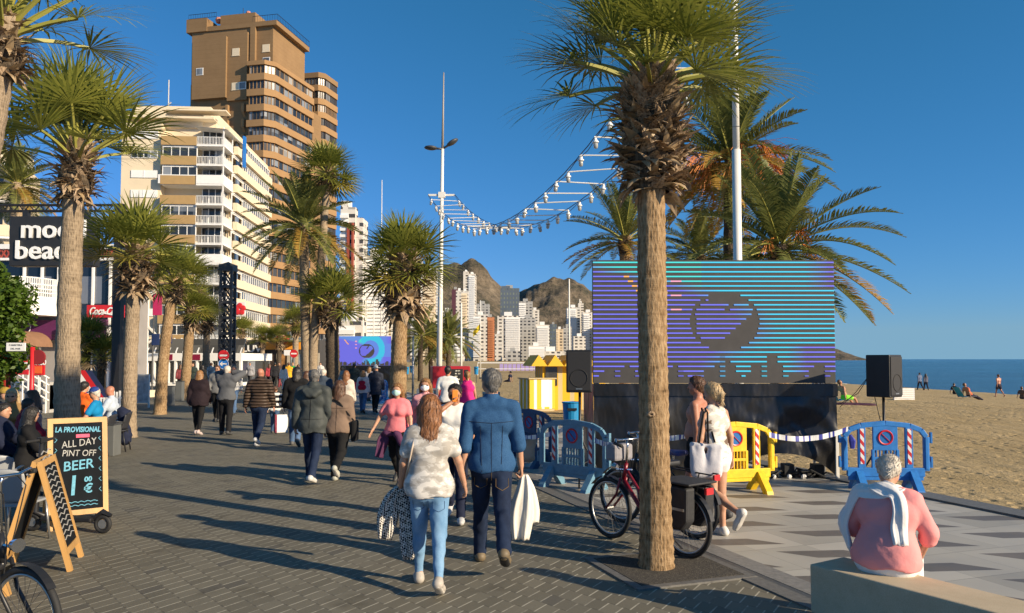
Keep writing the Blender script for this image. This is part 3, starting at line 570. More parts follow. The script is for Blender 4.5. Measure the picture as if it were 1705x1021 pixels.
for (u0, u1, v0, v1, Y, lab, mm, tx, ts) in ((253, 268, 489, 525, 43, 'magenta hanging panel between the second and third left palms', mat('magenta_panel', (.50, .03, .13), .5, .08, 3), None, 0), (230, 244, 541, 553, 43.4, 'yellow and maroon bar sign on the white column', mat('sign_yellow', (.75, .52, .03), .5, .05, 3), None, 0),
        (252, 265, 556, 575, 42.6, 'navy notice panel with pale writing by the leaning palm', mat('navy_panel', (.012, .03, .11), .5, .1, 3), 'TAPAS', .17), (278, 286, 556, 572, 43.2, 'second navy notice panel right of the leaning palm', mat('navy_panel', (.012, .03, .11), .5, .1, 3), None, 0)):
    e, fx_, fz_ = plane_sign('sign', u0, u1, v0, v1, Y, lab, mm, .06)
    m = MB(); m.tube([(fx_(u0 + 1), .08, 0), (fx_(u0 + 1), .08, fz_(v0))], .03, 6); m.build('post', DGREY, e)
    if 'yellow' in lab: m = MB(); m.box(fx_(230), fx_(244), .0, .06, fz_(560.5), fz_(553.5)); m.build('lower_panel', mat('maroon', (.22, .01, .04), .5, .1, 3), e); m = MB(); m.tube([(fx_(237), -.02, fz_(539)), (fx_(237), .05, fz_(539))], .2, 16); m.build('round_badge', WHITE, e)
# far white frame with the red flower panel
e, fx_, fz_ = plane_sign('sign', 391, 407, 503, 527, 92, 'white framed panel with a red flower shape beside the lattice tower', mat('panel_white', (.75, .70, .68), .6, .05, 2), .15)
m = MB()
for a in range(5): m.ball((fx_(398.5) + .42 * math.cos(a * 1.257 + .3), -.05, fz_(515) + .42 * math.sin(a * 1.257 + .3)), .36, 8, 0, (1, .2, 1))
m.build('flower_emblem', RED, e); m = MB(); m.tube([(0, .1, 0), (0, .1, fz_(527))], .08, 6); m.build('post', WHITE, e)
# shops below the brown tower
SH = E('shop_row', (XA(455, 78), 78, 0), 'row of black fronted shops with white letters and an orange sign under the brown tower', 'shops'); x0 = XA(455, 78); px_ = lambda u: XA(u, 78) - x0; pz = lambda v: ZA(v, 78)
m = MB(); m.box(px_(384), px_(530), .5, 9, 0, pz(566)); m.build('wall', mat('shop_dark', (.06, .055, .05), .7, .2, 1), SH)
m = MB(); m.box(px_(384), px_(438), .2, .49, pz(588), pz(570)); m.build('fascia', BLACKM, SH); text_mesh('LUV', .95, WHITE, .05, 0, 'CENTER', 'lettering', SH, at(px_(418), .17, pz(581)) @ FRONT, .02, 1.2)
m = MB(); m.box(px_(440), px_(500), .1, .49, pz(582), pz(570)); m.build('fascia', mat('sign_orange_yellow', (.75, .30, .03), .5, .1, 3), SH)
for u in (384, 410, 438, 462, 480, 505, 528): m = MB(); m.box(px_(u) - .15, px_(u) + .15, .15, .48, 0, pz(588)); m.build('pillar', mat('shop_pillar', (.42, .36, .27), .7, .1, 2), SH)
for i, (u0, u1, cc) in enumerate(((440, 462, (.05, .03, .02)), (464, 480, (.30, .15, .05)), (482, 505, (.25, .3, .33)))): m = MB(); m.box(px_(u0), px_(u1), .3, .47, .2, pz(590)); m.build('shop_window', mat('window_goods_%s' % 'abc'[i], cc, .5, .9, 1.2), SH)
m = MB(); m.prism([(px_(455), -1.6), (px_(500), -1.6), (px_(500), .45), (px_(455), .45)], pz(569), pz(566)); m.build('awning', mat('awning_green', (.16, .16, .07), .8, .2, 2), SH)
m = MB(); m.ball((px_(470), -.2, pz(566)), .8, 10, 0, (1, .3, .6)); m.build('red_emblem', RED, SH)
e, fx_, fz_ = plane_sign('sign', 473, 484, 583, 592, 70, 'white oval hanging sign beside the far no entry sign', WHITE, .1)
m = MB(); m.tube([(fx_(484), .05, 0), (fx_(484), .05, fz_(590))], .05, 6); m.build('post', DGREY, e)
# -- towers along the bay: walls carry a drawn window grid, slabs and balconies are parts
def tower_mat(name, wall, glass, sx, sz, fx0=.5, fz0=.45, side=None):
    if name in MATS: return MATS[name]
    m, n, l, b = nodes_of(name); v = coords(n, l); sp = n.new('ShaderNodeSeparateXYZ'); l.new(v, sp.inputs[0])
    h = mth(n, l, 'ADD', sp.outputs[0], sp.outputs[1])
    a = mth(n, l, 'LESS_THAN', mth(n, l, 'FRACT', mth(n, l, 'DIVIDE', h, sx)), fx0); c = mth(n, l, 'LESS_THAN', mth(n, l, 'FRACT', mth(n, l, 'DIVIDE', sp.outputs[2], sz)), fz0)
    g = mth(n, l, 'MULTIPLY', a, c)
    ci = n.new('ShaderNodeCombineXYZ'); l.new(mth(n, l, 'FLOOR', mth(n, l, 'DIVIDE', h, sx)), ci.inputs[0]); l.new(mth(n, l, 'FLOOR', mth(n, l, 'DIVIDE', sp.outputs[2], sz)), ci.inputs[1])
    wz = n.new('ShaderNodeTexWhiteNoise'); wz.noise_dimensions = '2D'; l.new(ci.outputs[0], wz.inputs['Vector'])
    gc = ramp(n, l, wz.outputs[0], [(.0, c3(glass, .5)), (.7, glass), (.95, c3(wall, .75))])
    wc = ramp(n, l, noise_n(n, l, v, .06, 4), [(.3, c3(wall, .86)), (.7, c3(wall, 1.08))])
    mx = n.new('ShaderNodeMix'); mx.data_type = 'RGBA'; l.new(g, mx.inputs[0]); l.new(wc, mx.inputs[6]); l.new(gc, mx.inputs[7])
    l.new(mx.outputs[2], b.inputs['Base Color']); b.inputs['Roughness'].default_value = .75; bump_n(n, l, b, mth(n, l, 'MULTIPLY', g, -1), .8, .5)
    MATS[name] = m; return m
TW = {'w': tower_mat('tower_white', (.68, .64, .57), (.08, .08, .09), 5.2, 3.6, .58, .45), 'g': tower_mat('tower_grey', (.42, .41, .39), (.05, .055, .07), 4.6, 3.6, .6, .5),
      'c': tower_mat('tower_cream', (.62, .50, .35), (.10, .08, .06), 4.8, 3.5, .6, .45), 'b': tower_mat('tower_blue', (.10, .13, .17), (.20, .24, .20), 4.2, 6.0, .45, .5),
      'o': tower_mat('tower_orange', (.50, .20, .09), (.20, .10, .06), 3, 3, .5, .4), 'p': tower_mat('tower_plum', (.10, .03, .05), (.20, .10, .11), 8, 3, .3, .3), 't': tower_mat('tower_ribbed', (.70, .64, .55), (.10, .09, .08), 40, 3.3, .62, .5)}
HTYPE = ['white', 'grey']
def tower(u0, u1, v0, Y, k, label, slabs=(), cap=None, dep=None, rz=0, name='tower', setback=None):
    x0, x1 = XA(u0, Y), XA(u1, Y); w = x1 - x0; H = ZA(v0, Y); e = E(name, ((x0 + x1) / 2, Y, 0), label, 'tower block', 'high rise towers along the bay', rz); d = dep or w * .8
    m = MB(); m.box(-w / 2, w / 2, 0, d, -.5, H); m.build('wall', TW[k], e)
    if setback: m = MB(); m.box(-w / 2 + w * setback[0], -w / 2 + w * setback[1], d * .1, d * .9, H - .1, ZA(setback[2], Y)); m.build('roof_storey', TW[k], e)
    m = MB(); m.box(-w * .2, w * .15, d * .2, d * .7, H - .05, H + w * .10 + 2); m.build('plant_room', WHITE if k in 'wct' else mat('plant_grey', (.35, .35, .34), .8, .1, 1), e)
    if slabs:
        a, b_, cc, nf = slabs; sl = MB(); sl.box(-w / 2 + w * a, -w / 2 + w * b_, -1.2, .02, 0, 1.15); sl.box(-w / 2 + w * a, -w / 2 + w * b_, -.02, .02, 1.15, 2.3); me = sl.mesh('balcony', cc)
        for i in range(min(nf, 60)): link('balcony', me, e, loc=(0, 0, 4 + i * (H - 6) / nf))
    return e
tower(565, 590, 345, 320, 'w', 'white block with dark red vertical stripes right of the brown tower', (0, .55, WHITE, 22), setback=(.0, .5, 334))
e = bpy.data.objects['tower']; w = XA(590, 320) - XA(565, 320)
for a, b_ in ((-.02, .14), (.30, .42)): m = MB(); m.box(w * a, w * b_, -1.6, .03, 10, ZA(372, 320)); m.build('red_stripe', mat('stripe_red', (.30, .06, .035), .8, .1, 1), e)
m = MB(); m.box(w * .5, w * .98, .5, 12, 0, ZA(362, 320)); m.build('lower_wing', TW['w'], e)
tower(603, 640, 425, 330, 'w', 'white balconied tower left of the round headed palm', (0, 1, WHITE, 26)); tower(640, 662, 455, 400, 'c', 'cream tower behind the round headed palm trunk', (0, .9, CREAM2, 22))
tower(560, 604, 535, 200, 'w', 'low white block with curved balconies above the far screen', (.1, .7, WHITE, 4))
tower(684, 702, 434, 430, 'w', 'white stepped tower right of the round headed palm', (0, 1, WHITE, 24), setback=(.2, .9, 430)); tower(702, 724, 452, 480, 'c', 'cream tower with dense balconies left of the lamp post', (0, 1, CREAM2, 30)); tower(722, 733, 452, 520, 'w', 'narrow white tower directly behind the lamp post', (0, 1, WHITE, 28))
tower(736, 752, 518, 700, 'w', 'white mid rise right of the lamp post', (.1, .6, WHITE, 12)); tower(752, 764, 482, 800, 'p', 'dark plum and white tower left of the tall twin slab'); tower(759, 770, 484, 780, 'w', 'white slab beside the plum tower')
tower(771, 779, 452, 900, 't', 'left slab of the tall twin tower', name='tower', dep=30); tower(779.5, 791, 456, 900, 't', 'ribbed right slab of the tall twin tower, highest on the skyline', (0.05, .95, WHITE, 40), dep=30)
tower(768, 780, 485, 760, 'w', 'pale pink tower in front of the twin slab', (0, .8, CREAM2, 25)); tower(791, 815, 506, 1000, 'g', 'broad mauve grey block right of the twin slab'); tower(788, 812, 524, 760, 'w', 'white stepped block left of the orange tower', (0, .5, WHITE, 18)); tower(811, 823, 528, 740, 'o', 'orange brick tower on the skyline', (.1, .9, mat('orange_balcony', (.52, .21, .09), .8, .1, 1), 20))
tower(833, 865, 480, 1050, 'b', 'blue glass tower with a pointed roof edge', setback=(.05, .5, 476)); tower(828, 866, 526, 820, 'w', 'wide white slab right of the orange tower', (.35, 1, WHITE, 22)); tower(864, 887, 502, 950, 'g', 'grey white tower right of the blue glass one', (0, .5, WHITE, 25)); tower(884, 898, 516, 980, 'w', 'white tower behind the tall flag mast'); tower(866, 892, 530, 860, 'g', 'dark grey block below the grey white tower')
tower(892, 915, 541, 830, 'w', 'white block with wide balconies right of the flag mast', (.1, .95, WHITE, 18)); tower(824, 836, 556, 720, 'w', 'small white block at the foot of the orange tower'); tower(880, 906, 576, 700, 'w', 'low long white building on the beach front', (0, 1, WHITE, 6))
tower(926, 938, 548, 900, 'c', 'thin cream tower left of the yellow huts', (0, .4, CREAM2, 16)); tower(938, 952, 544, 930, 'g', 'grey tower half in shade above the yellow huts'); tower(944, 966, 512, 1000, 'w', 'tall white tower left of the big screen', (0, .7, WHITE, 26)); tower(963, 972, 505, 1020, 't', 'slim tower with a raised fin beside the big screen', setback=(.2, .5, 498)); tower(970, 990, 520, 980, 'w', 'white tower just left of the big screen edge', (.1, .6, WHITE, 20)); tower(955, 975, 560, 850, 'w', 'low white block above the yellow huts'); tower(916, 927, 540, 1100, 'b', 'dark tower between white blocks far along the bay'); tower(738, 772, 560, 640, 'w', 'low white front of houses right of the lamp post', (0, 1, WHITE, 5)); tower(990, 1040, 545, 960, 'w', 'white slab mostly hidden behind the big screen'); tower(842, 866, 585, 690, 'g', 'low grey beach front block before the wide white slab'); tower(896, 940, 585, 720, 'w', 'low white beach front block left of the huts')
# ------------------------------------------------------------------ palms
def leaf_mat(name, a, b2, trans=.3):
    m, n, l, b = nodes_of(name)
    g = n.new('ShaderNodeNewGeometry'); v = coords(n, l)
    f = noise_n(n, l, v, 2.3, 4, .6)
    t = mth(n, l, 'ADD', mth(n, l, 'MULTIPLY', f, .7), mth(n, l, 'MULTIPLY', g.outputs['Random Per Island'], .3))
    c = ramp(n, l, t, [(.25, a), (.8, b2)]); l.new(c, b.inputs['Base Color'])
    b.inputs['Roughness'].default_value = .48; b.inputs['Specular IOR Level'].default_value = .35
    tr = n.new('ShaderNodeBsdfTranslucent'); l.new(c, tr.inputs['Color'])
    mx = n.new('ShaderNodeMixShader'); mx.inputs[0].default_value = trans
    l.new(b.outputs[0], mx.inputs[1]); l.new(tr.outputs[0], mx.inputs[2]); l.new(mx.outputs[0], n['Material Output'].inputs['Surface'])
    return m
FAN = leaf_mat('fan_frond', (.14, .17, .028), (.34, .335, .065)); FAN_Y = leaf_mat('fan_frond_yellowing', (.26, .22, .035), (.42, .33, .07))
DRY = leaf_mat('dry_frond', (.25, .17, .09), (.52, .39, .24), .12); STALK = leaf_mat('frond_stalk', (.26, .26, .05), (.36, .33, .08), .1)
DATE = leaf_mat('date_frond', (.10, .125, .035), (.24, .245, .07)); DATE_Y = leaf_mat('date_frond_yellowing', (.30, .185, .035), (.48, .28, .06))
FRUIT = mat('date_stalks', (.62, .20, .03), .6, .25, 9)
def trunk_mat(name, a, b2, rings=0.0, fiss=1.0):
    m, n, l, b = nodes_of(name)
    v = coords(n, l); vv = coords(n, l, (30, 30, 4.6)); vr = coords(n, l, (3, 3, 26))
    f = noise_n(n, l, vv, 1.6, 6, .7); r = noise_n(n, l, vr, 1.0, 4, .6); p = noise_n(n, l, v, 1.7, 4)
    vo = n.new('ShaderNodeTexVoronoi'); vo.inputs['Scale'].default_value = 1.5; l.new(coords(n, l, (26, 26, 7)), vo.inputs['Vector'])
    t = mth(n, l, 'ADD', mth(n, l, 'MULTIPLY', f, .55 * fiss), mth(n, l, 'ADD', mth(n, l, 'MULTIPLY', r, .25 + .3 * rings), mth(n, l, 'MULTIPLY', vo.outputs['Distance'], .30)))
    t2 = mth(n, l, 'ADD', t, mth(n, l, 'MULTIPLY', mth(n, l, 'SUBTRACT', p, .5), .3))
    c = ramp(n, l, t2, [(.35, c3(a, .3)), (.47, a), (.74, b2)])
    l.new(c, b.inputs['Base Color']); b.inputs['Roughness'].default_value = .9; b.inputs['Specular IOR Level'].default_value = .2
    bump_n(n, l, b, t, 1.0, .035)
    return m
TR_BROWN = trunk_mat('palm_trunk_brown', (.23, .145, .072), (.45, .31, .175))
TR_GREY = trunk_mat('palm_trunk_grey', (.20, .15, .098), (.37, .285, .195), .6)
TR_DARK = trunk_mat('palm_trunk_dark', (.055, .042, .03), (.16, .12, .08))
BOOT = trunk_mat('palm_boots', (.25, .17, .10), (.54, .40, .27))
def curve_pts(base, d, L, sag, n):
    """points along a stalk that starts along d and bends down under its weight"""
    p = Vector(base); d = Vector(d).normalized(); out = [p.copy()]; st = L / n
    for i in range(n):
        d = (d + Vector((0, 0, -sag / n * (1 - .6 * abs(d.z))))).normalized(); p = p + d * st; out.append(p.copy())
    return out
def fan_leaf(m, base, d, pet, Rr, sag, rng, mi, nb=24, smi=2, droop=.5, seg=4):
    pts = curve_pts(base, d, pet, sag, 5)
    m.tube(pts, [.02 + .012 * (1 - i / 5) for i in range(6)], 4, smi, False)
    t = (pts[-1] - pts[-2]).normalized(); c = pts[-1]
    s = t.cross(Vector((0, 0, 1)))
    s = s.normalized() if s.length > .1 else Vector((1, 0, 0))
    n_ = s.cross(t).normalized(); roll = rng.uniform(-.5, .5)
    s = (s * math.cos(roll) + n_ * math.sin(roll)).normalized(); n_ = s.cross(t).normalized()
    span = R(rng.uniform(105, 128)); dth = 2 * span / nb
    for i in range(nb):
        th = -span + dth * (i + .5) + rng.uniform(-.02, .02)
        bl = Rr * (.72 + .28 * math.cos(th * .8)) * rng.uniform(.9, 1.08)
        cup = .22 * math.cos(th)                                   # costapalmate fold
        dr = (t * math.cos(th) + s * math.sin(th) + n_ * (.16 * (1 if i % 2 else -1) * .5 + .25 - cup)).normalized()
        side = dr.cross(n_).normalized(); p = c.copy(); q = dr.copy(); row = []
        dd = droop * rng.uniform(.6, 1.5)
        for k in range(seg + 1):
            f = k / seg
            w = min(bl * f * dth * .50, bl * .40 * dth * .50) * (1 if f < .40 else max(.03, (1 - f) / .60)) + .0012
            row.append((p - side * w, p + side * w))
            q = (q + Vector((0, 0, -dd * f * f * 1.3 / seg * 2.2))).normalized(); p = p + q * (bl / seg)
        for a, b_ in zip(row, row[1:]): m.quad(a[0], a[1], b_[1], b_[0], mi)
def fan_crown(seed, n=36, pet=.75, Rr=.85, sag=.35, low=-38, nb=24, yellow=.22, droop=.5, seg=4, az=None):
    rng = random.Random(seed); m = MB()
    for i in range(n):
        f = i / (n - 1); a = i * 2.39996 + rng.uniform(-.25, .25)
        el = R(82 - (82 - low) * f ** .85 + rng.uniform(-7, 7))
        d = Vector((math.cos(a) * math.cos(el), math.sin(a) * math.cos(el), math.sin(el)))
        y = 1 if (f > .8 and rng.random() < yellow * 2) else 0
        if f > .93 and yellow > .15 and rng.random() < .4: y = 3
        fan_leaf(m, Vector((d.x * .06, d.y * .06, -.25 * f)), d, pet * rng.uniform(.8, 1.12) * (.75 + .35 * min(1, f * 2)), Rr * rng.uniform(.85, 1.1), sag * (.6 + f), rng, y, nb, 2, droop, seg)
    return m.mesh('crown', [FAN, FAN_Y, STALK, DRY])
def date_frond(m, base, d, L, sag, rng, mi, nl=44, ll=.42, w0=.022):
    N = 14; pts = curve_pts(base, d, L, sag, N)
    m.tube(pts, [.032 * (1 - i / N) + .005 for i in range(N + 1)], 4, 2, False)
    for i in range(nl):
        f = .10 + .9 * (i + .5) / nl; k = min(N - 1, int(f * N)); g = f * N - k
        p = pts[k].lerp(pts[k + 1], g); t = (pts[k + 1] - pts[k]).normalized()
        s = t.cross(Vector((0, 0, 1))); s = s.normalized() if s.length > .05 else Vector((1, 0, 0)); u = s.cross(t).normalized()
        l_ = ll * (math.sin(PI * min(1, .12 + f * .92)) ** .55 + .12) * rng.uniform(.85, 1.12)
        for sg in (-1, 1):
            dr = (s * sg * .82 + t * rng.uniform(.45, .7) + u * rng.uniform(.25, .55)).normalized()
            e = p + dr * l_ * .55; tip = e + (dr + Vector((0, 0, -.35))).normalized() * l_ * .45
            w = t * w0 * rng.uniform(.8, 1.3)
            m.quad(p - w * .5, p + w * .5, e + w, e - w, mi); m.add([e - w, e + w, tip], [(0, 1, 2)], mi)
def date_crown(seed, n=42, L=3.0, sag=1.0, low=-30, fruit=0, nl=44, yellow=.4, ll=.42):
    rng = random.Random(seed); m = MB()
    for i in range(n):
        f = i / (n - 1); a = i * 2.39996 + rng.uniform(-.3, .3); el = R(84 - (84 - low) * f ** .9 + rng.uniform(-6, 6))
        d = Vector((math.cos(a) * math.cos(el), math.sin(a) * math.cos(el), math.sin(el)))
        y = 1 if (f > (.55 if yellow > .7 else .72) and rng.random() < yellow) else 0
        date_frond(m, d * .12 + Vector((0, 0, -.3 * f)), d, L * rng.uniform(.8, 1.1) * (.72 + .3 * min(1, f * 2)), sag * rng.uniform(.8, 1.25) * (.7 + .5 * f), rng, y, nl, ll)
    return m.mesh('crown', [DATE, DATE_Y, STALK])
def fruit_mb(seed, n=9, L=1.0, dz=0):
    rng = random.Random(seed); m = MB()
    for i in range(n):
        a = i * 2 * PI / n + rng.uniform(-.3, .3); el = R(rng.uniform(5, 35)); d = Vector((math.cos(a) * math.cos(el), math.sin(a) * math.cos(el), math.sin(el)))
        pts = curve_pts(Vector((0, 0, dz)) + d * .2, d, L * .6, .9, 4); m.tube(pts, .018, 4)
        for k in range(26):
            q = (pts[-1] - pts[-2]).normalized() + Vector((rng.gauss(0, .4), rng.gauss(0, .4), rng.gauss(0, .4)))
            m.tube(curve_pts(pts[-1 - (k % 2)], q, L * rng.uniform(.35, .6), 1.4, 3), .0075, 3, 0, False)
    return m
def trunk_mb(pts, r0, r1, seed=0, n=20, rings=46, rough=.03, flare=.25):
    """tapered trunk through the points pts, with an uneven surface"""
    m = MB(); k = len(pts) - 1; ctr = []
    for i in range(rings + 1):
        f = i / rings * k; a = min(int(f), k - 1); g = f - a
        p0, p1, p2, p3 = (Vector(pts[max(0, min(k, a + q))]) for q in (-1, 0, 1, 2))
        ctr.append(.5 * ((2 * p1) + (p2 - p0) * g + (2 * p0 - 5 * p1 + 4 * p2 - p3) * g * g + (3 * p1 - p0 - 3 * p2 + p3) * g ** 3))
    for i, c in enumerate(ctr):
        f = i / rings; r = r0 + (r1 - r0) * f ** .8; r *= 1 + flare * math.exp(-f * 14)
        r *= 1 + (.028 * ((i % 2) * 2 - 1) if rough > .02 else 0)
        for j in range(n):
            a = 2 * PI * j / n
            q = r * (1 + rough * 2.0 * mnoise.noise(Vector((math.cos(a) * 3 + seed, math.sin(a) * 3, c.z * 2.2))) + rough * 1.4 * mnoise.noise(Vector((math.cos(a) * 9, math.sin(a) * 9 + seed, c.z * 9))))
            m.v.append(c + Vector((math.cos(a) * q, math.sin(a) * q, 0)))
    for i in range(rings):
        for j in range(n): m.f.append((i * n + j, i * n + (j + 1) % n, (i + 1) * n + (j + 1) % n, (i + 1) * n + j)); m.m.append(0)
    m.f.append(tuple(rings * n + j for j in range(n))); m.m.append(0)
    return m, ctr
def boots_mb(h, prof, n, seed, ln=(.22, .42), wd=.055, down=.6):
    """the thatch of old leaf bases: curled pointed straps over a rough core; z runs from -h to 0"""
    rng = random.Random(seed); m = MB(); N = 16; K = 12
    def rad(f):
        x = f * (len(prof) - 1); i = min(int(x), len(prof) - 2); return prof[i] + (prof[i + 1] - prof[i]) * (x - i)
    for i in range(K + 1):
        f = i / K; r = rad(f) * .8
        for j in range(N):
            a = 2 * PI * j / N; m.v.append(Vector((math.cos(a) * r, math.sin(a) * r, -h + h * f)) * 1.0)
    for i in range(K):
        for j in range(N): m.f.append((i * N + j, i * N + (j + 1) % N, (i + 1) * N + (j + 1) % N, (i + 1) * N + j)); m.m.append(1)
    for i in range(n):
        f = rng.random(); a = rng.uniform(0, 2 * PI); r = rad(f) * .74; o = Vector((math.cos(a), math.sin(a), 0)); tn = Vector((-math.sin(a), math.cos(a), 0))
        p = o * r + Vector((0, 0, -h + h * f)); dn = down * rng.uniform(-.5, 1.5) * (1.15 - f * .9)
        q = (o * rng.uniform(.35, 1.0) + tn * rng.uniform(-.7, .7) + Vector((0, 0, .55 - dn))).normalized(); L = rng.uniform(*ln); w = wd * rng.uniform(.6, 1.3); row = []
        tw = rng.uniform(-.9, .9); cur = rng.uniform(-.1, 1.1) * (1.2 - f)
        for k in range(5):
            g = k / 4; sd = (tn * math.cos(tw * g) + o * math.sin(tw * g)).normalized(); ww = w * (1 - g ** 1.6) + .002
            row.append((p - sd * ww, p + o * .014 * (1 - g), p + sd * ww)); q = (q + Vector((0, 0, -cur * .35)) + o * -.05).normalized(); p = p + q * (L / 4)
        mi = 2 if rng.random() < .32 else 0
        for A, B in zip(row, row[1:]): m.quad(A[0], A[1], B[1], B[0], mi); m.quad(A[1], A[2], B[2], B[1], mi)
    return m
GROUP_F = 'fan palms along the promenade'; GROUP_D = 'date palms on the beach side'
def palm(name, base, top, r0, r1, crown, label, group, tm, boots=None, cs=1.0, crz=0, mids=(), rings=46, fruit=None, extra=0):
    e = E(name, base, label, 'palm tree', group)
    rel = Vector(top) - Vector(base)
    pts = [Vector((0, 0, -.05))] + [Vector(q) - Vector(base) for q in mids] + [rel + Vector((0, 0, extra))]
    tb, ctr = trunk_mb(pts, r0, r1, len(label), rings=rings); tb.build('trunk', tm, e, smooth=True)
    if boots is not None:
        o = link('boots', boots[0], e, loc=rel); o.scale = (boots[1],) * 3; o.rotation_euler.z = crz * 2
    o = link('crown', crown, e, loc=rel, rz=crz); o.scale = (cs,) * 3
    if fruit is not None: link('fruit_stalks', fruit, e, loc=rel)
    return e
CR1 = fan_crown(11, 30, .74, .86, .34, 30, 36, .12, .62, 6)
CR2 = fan_crown(23, 36, .48, .74, .38, 8, 28, .2, .38, 4)
CR3 = fan_crown(37, 46, .44, .70, .30, -18, 26, .15, .34, 4)
BM = [BOOT, TR_DARK, DRY]
BT1 = boots_mb(1.02, [.21, .29, .34, .34, .30, .22, .16], 520, 3, (.14, .30), .062, .35).mesh('boots', BM)
BT2 = boots_mb(1.0, [.24, .34, .38, .32, .24, .19], 260, 5).mesh('boots', BM)
BT3 = boots_mb(1.2, [.40, .52, .58, .55, .40, .26], 330, 7, (.25, .45), .07).mesh('boots', BM)
CRN = fan_crown(83, 38, .70, .86, .40, 18, 40, .12, .60, 6)
# the near palm that stands before the screen
b0 = G(1093, 946); t0 = P(1084, 118, b0.y + .15)
NEAR = palm('fan_palm', b0, t0, .148, .130, CRN, 'nearest fan palm with shaggy brown collar, growing from a square bed before the big screen', GROUP_F, TR_BROWN, None, .92, .6, [P(1089, 700, b0.y), P(1085, 420, b0.y + .1)], 90)
link('boots', BT1, NEAR, loc=Vector(t0) - Vector(b0) + Vector((0, 0, -.06))).scale = (1, 1, 1.12)
m = MB(); kn = P(1084, 690, b0.y - .155) - b0
for i in range(14):
    a = i * 2 * PI / 14; m.tube([kn + Vector((math.cos(a) * .035, .02, math.sin(a) * .022)), kn + Vector((math.cos(a) * .02, -.012, math.sin(a) * .012))], [.012, .006], 5)
m.ball(kn + Vector((0, .008, 0)), .024, 10, 1, (1.3, .5, .8)); m.build('knot', [BOOT, TR_DARK], NEAR, smooth=True)
# left row, receding
def at_ground(u, v, dv=0): return G(u, v)
def fanp(u, v, ut, vt, r0, r1, crown, label, boots, cs, crz, bs=1.0, tm=TR_GREY, mids=()):
    b = G(u, v); return palm('fan_palm', b, P(ut, vt, b.y), r0, r1, crown, label, GROUP_F, tm, (boots, bs), cs, crz, [P(a, c, b.y) for a, c in mids])
p_a = fanp(114, 792, 128, 245, .225, .155, CR1, 'tall grey fan palm rising behind the chalkboard sign, boots crossed under its crown', BT2, 1.2, 1.2, .92, TR_GREY, [(112, 640), (118, 430)])
fanp(214, 728, 226, 412, .185, .16, CR2, 'stocky fan palm right of the red drinks sign, second of the left row', BT2, 1.32, 2.2, 1.2, TR_GREY, [(217, 600)])
fanp(266, 690, 292, 462, .20, .17, CR2, 'leaning fan palm third in the left row, its crown before the cream flats', BT2, 1.3, .4, .9, TR_BROWN, [(272, 600), (282, 520)])
fanp(306, 666, 319, 510, .25, .20, CR2, 'sunlit short fan palm fourth in the left row', BT2, 1.25, 3.0, 1.2, TR_BROWN)
fanp(342, 648, 345, 524, .24, .2, CR2, 'fan palm fifth in the left row, just left of the dark lattice tower', BT2, 1.4, 4.0, 1.3, TR_GREY)
fanp(402, 640, 403, 548, .22, .18, CR2, 'thin fan palm between the lattice tower and the black shop front', BT2, 1.15, 5.0, .9, TR_GREY)
fanp(437, 632, 437, 560, .24, .2, CR2, 'small fan palm before the black shop front, right of the puffer jacket man', BT2, 1.3, 1.0, 1.1, TR_GREY)
fanp(463, 632, 466, 560, .26, .22, CR2, 'small dark fan palm before the orange shop sign', BT2, 1.35, 2.0, 1.2, TR_DARK)
fanp(491, 640, 493, 535, .26, .2, CR2, 'fan palm beside the right hand no entry sign', BT2, 1.4, 2.7, 1.2, TR_GREY)
fanp(520, 655, 545, 282, .27, .19, CR3, 'tallest fan palm of the middle clump, bare curving trunk before the brown tower', BT2, 1.9, .9, 1.2, TR_GREY, [(523, 560), (536, 420), (541, 350)])
fanp(556, 655, 551, 498, .42, .36, CR2, 'squat fan palm with thick dark collar left of the small far screen', BT3, 2.15, 3.3, 1.35, TR_DARK)
fanp(662, 700, 671, 428, .29, .20, CR3, 'bushy round headed fan palm between the far screen and the lamp post', BT2, 1.62, 1.7, 1.95, TR_BROWN, [(664, 600), (667, 520)])
# the palm whose crown hangs in at the top left
palm('fan_palm', (-6.6, 8.6, 0), P(5, 30, 8.6), .24, .18, CR1, 'fan palm at the top left corner, only hanging fronds in view', GROUP_F, TR_GREY, (BT2, .7), 1.08, 2.9)
for u, v, lab, h in ((143, 640, 'low bushy palm behind the tall grey palm, under the drinks sign', 560), (168, 645, 'low palm under the red drinks sign, nearer the stocky palm', 590)):
    b = P(u, v, 30); b.z = 0; palm('fan_palm', b, P(u + 2, h, 30), .16, .14, CR2, lab, 'small palms before the beach club', TR_DARK, (BT2, .6), 1.0, u)
# date palms
DC1 = date_crown(3, 60, 3.0, 1.0, -38, 1, 62, .8); DC2 = date_crown(9, 54, 3.0, 1.15, -30, 0, 60, .2); DC3 = date_crown(15, 38, 3.0, .9, -12, 0, 52, .5)
FR = fruit_mb(2, 22, 1.9, -.1).mesh('fruit_stalks', FRUIT); FR2 = fruit_mb(4, 5, .9, .1).mesh('fruit_stalks', FRUIT)
def datep(u, ut, vt, Y, r0, r1, crown, cs, crz, label, tm=TR_DARK, fruit=None, group=GROUP_D, bt=None, ub=None):
    b = P(u, 600, Y); b.z = 0; t = P(ut, vt, Y)
    return palm('date_palm', b, t, r0, r1, crown, label, group, tm, (bt, 1) if bt else None, cs, crz, fruit=fruit)
BT4 = boots_mb(.9, [.20, .27, .32, .34, .28], 150, 8, (.12, .25), .05, .1).mesh('boots', BM)
datep(1212, 1216, 262, 24, .23, .18, DC1, 1.06, .3, 'tall date palm with orange fruit stalks behind the cream lamp pole', TR_DARK, FR)
datep(1296, 1298, 408, 20.5, .26, .22, DC2, 1.04, 1.3, 'wide arching date palm on the right, low over the big screen', TR_BROWN, FR2, bt=BT4)
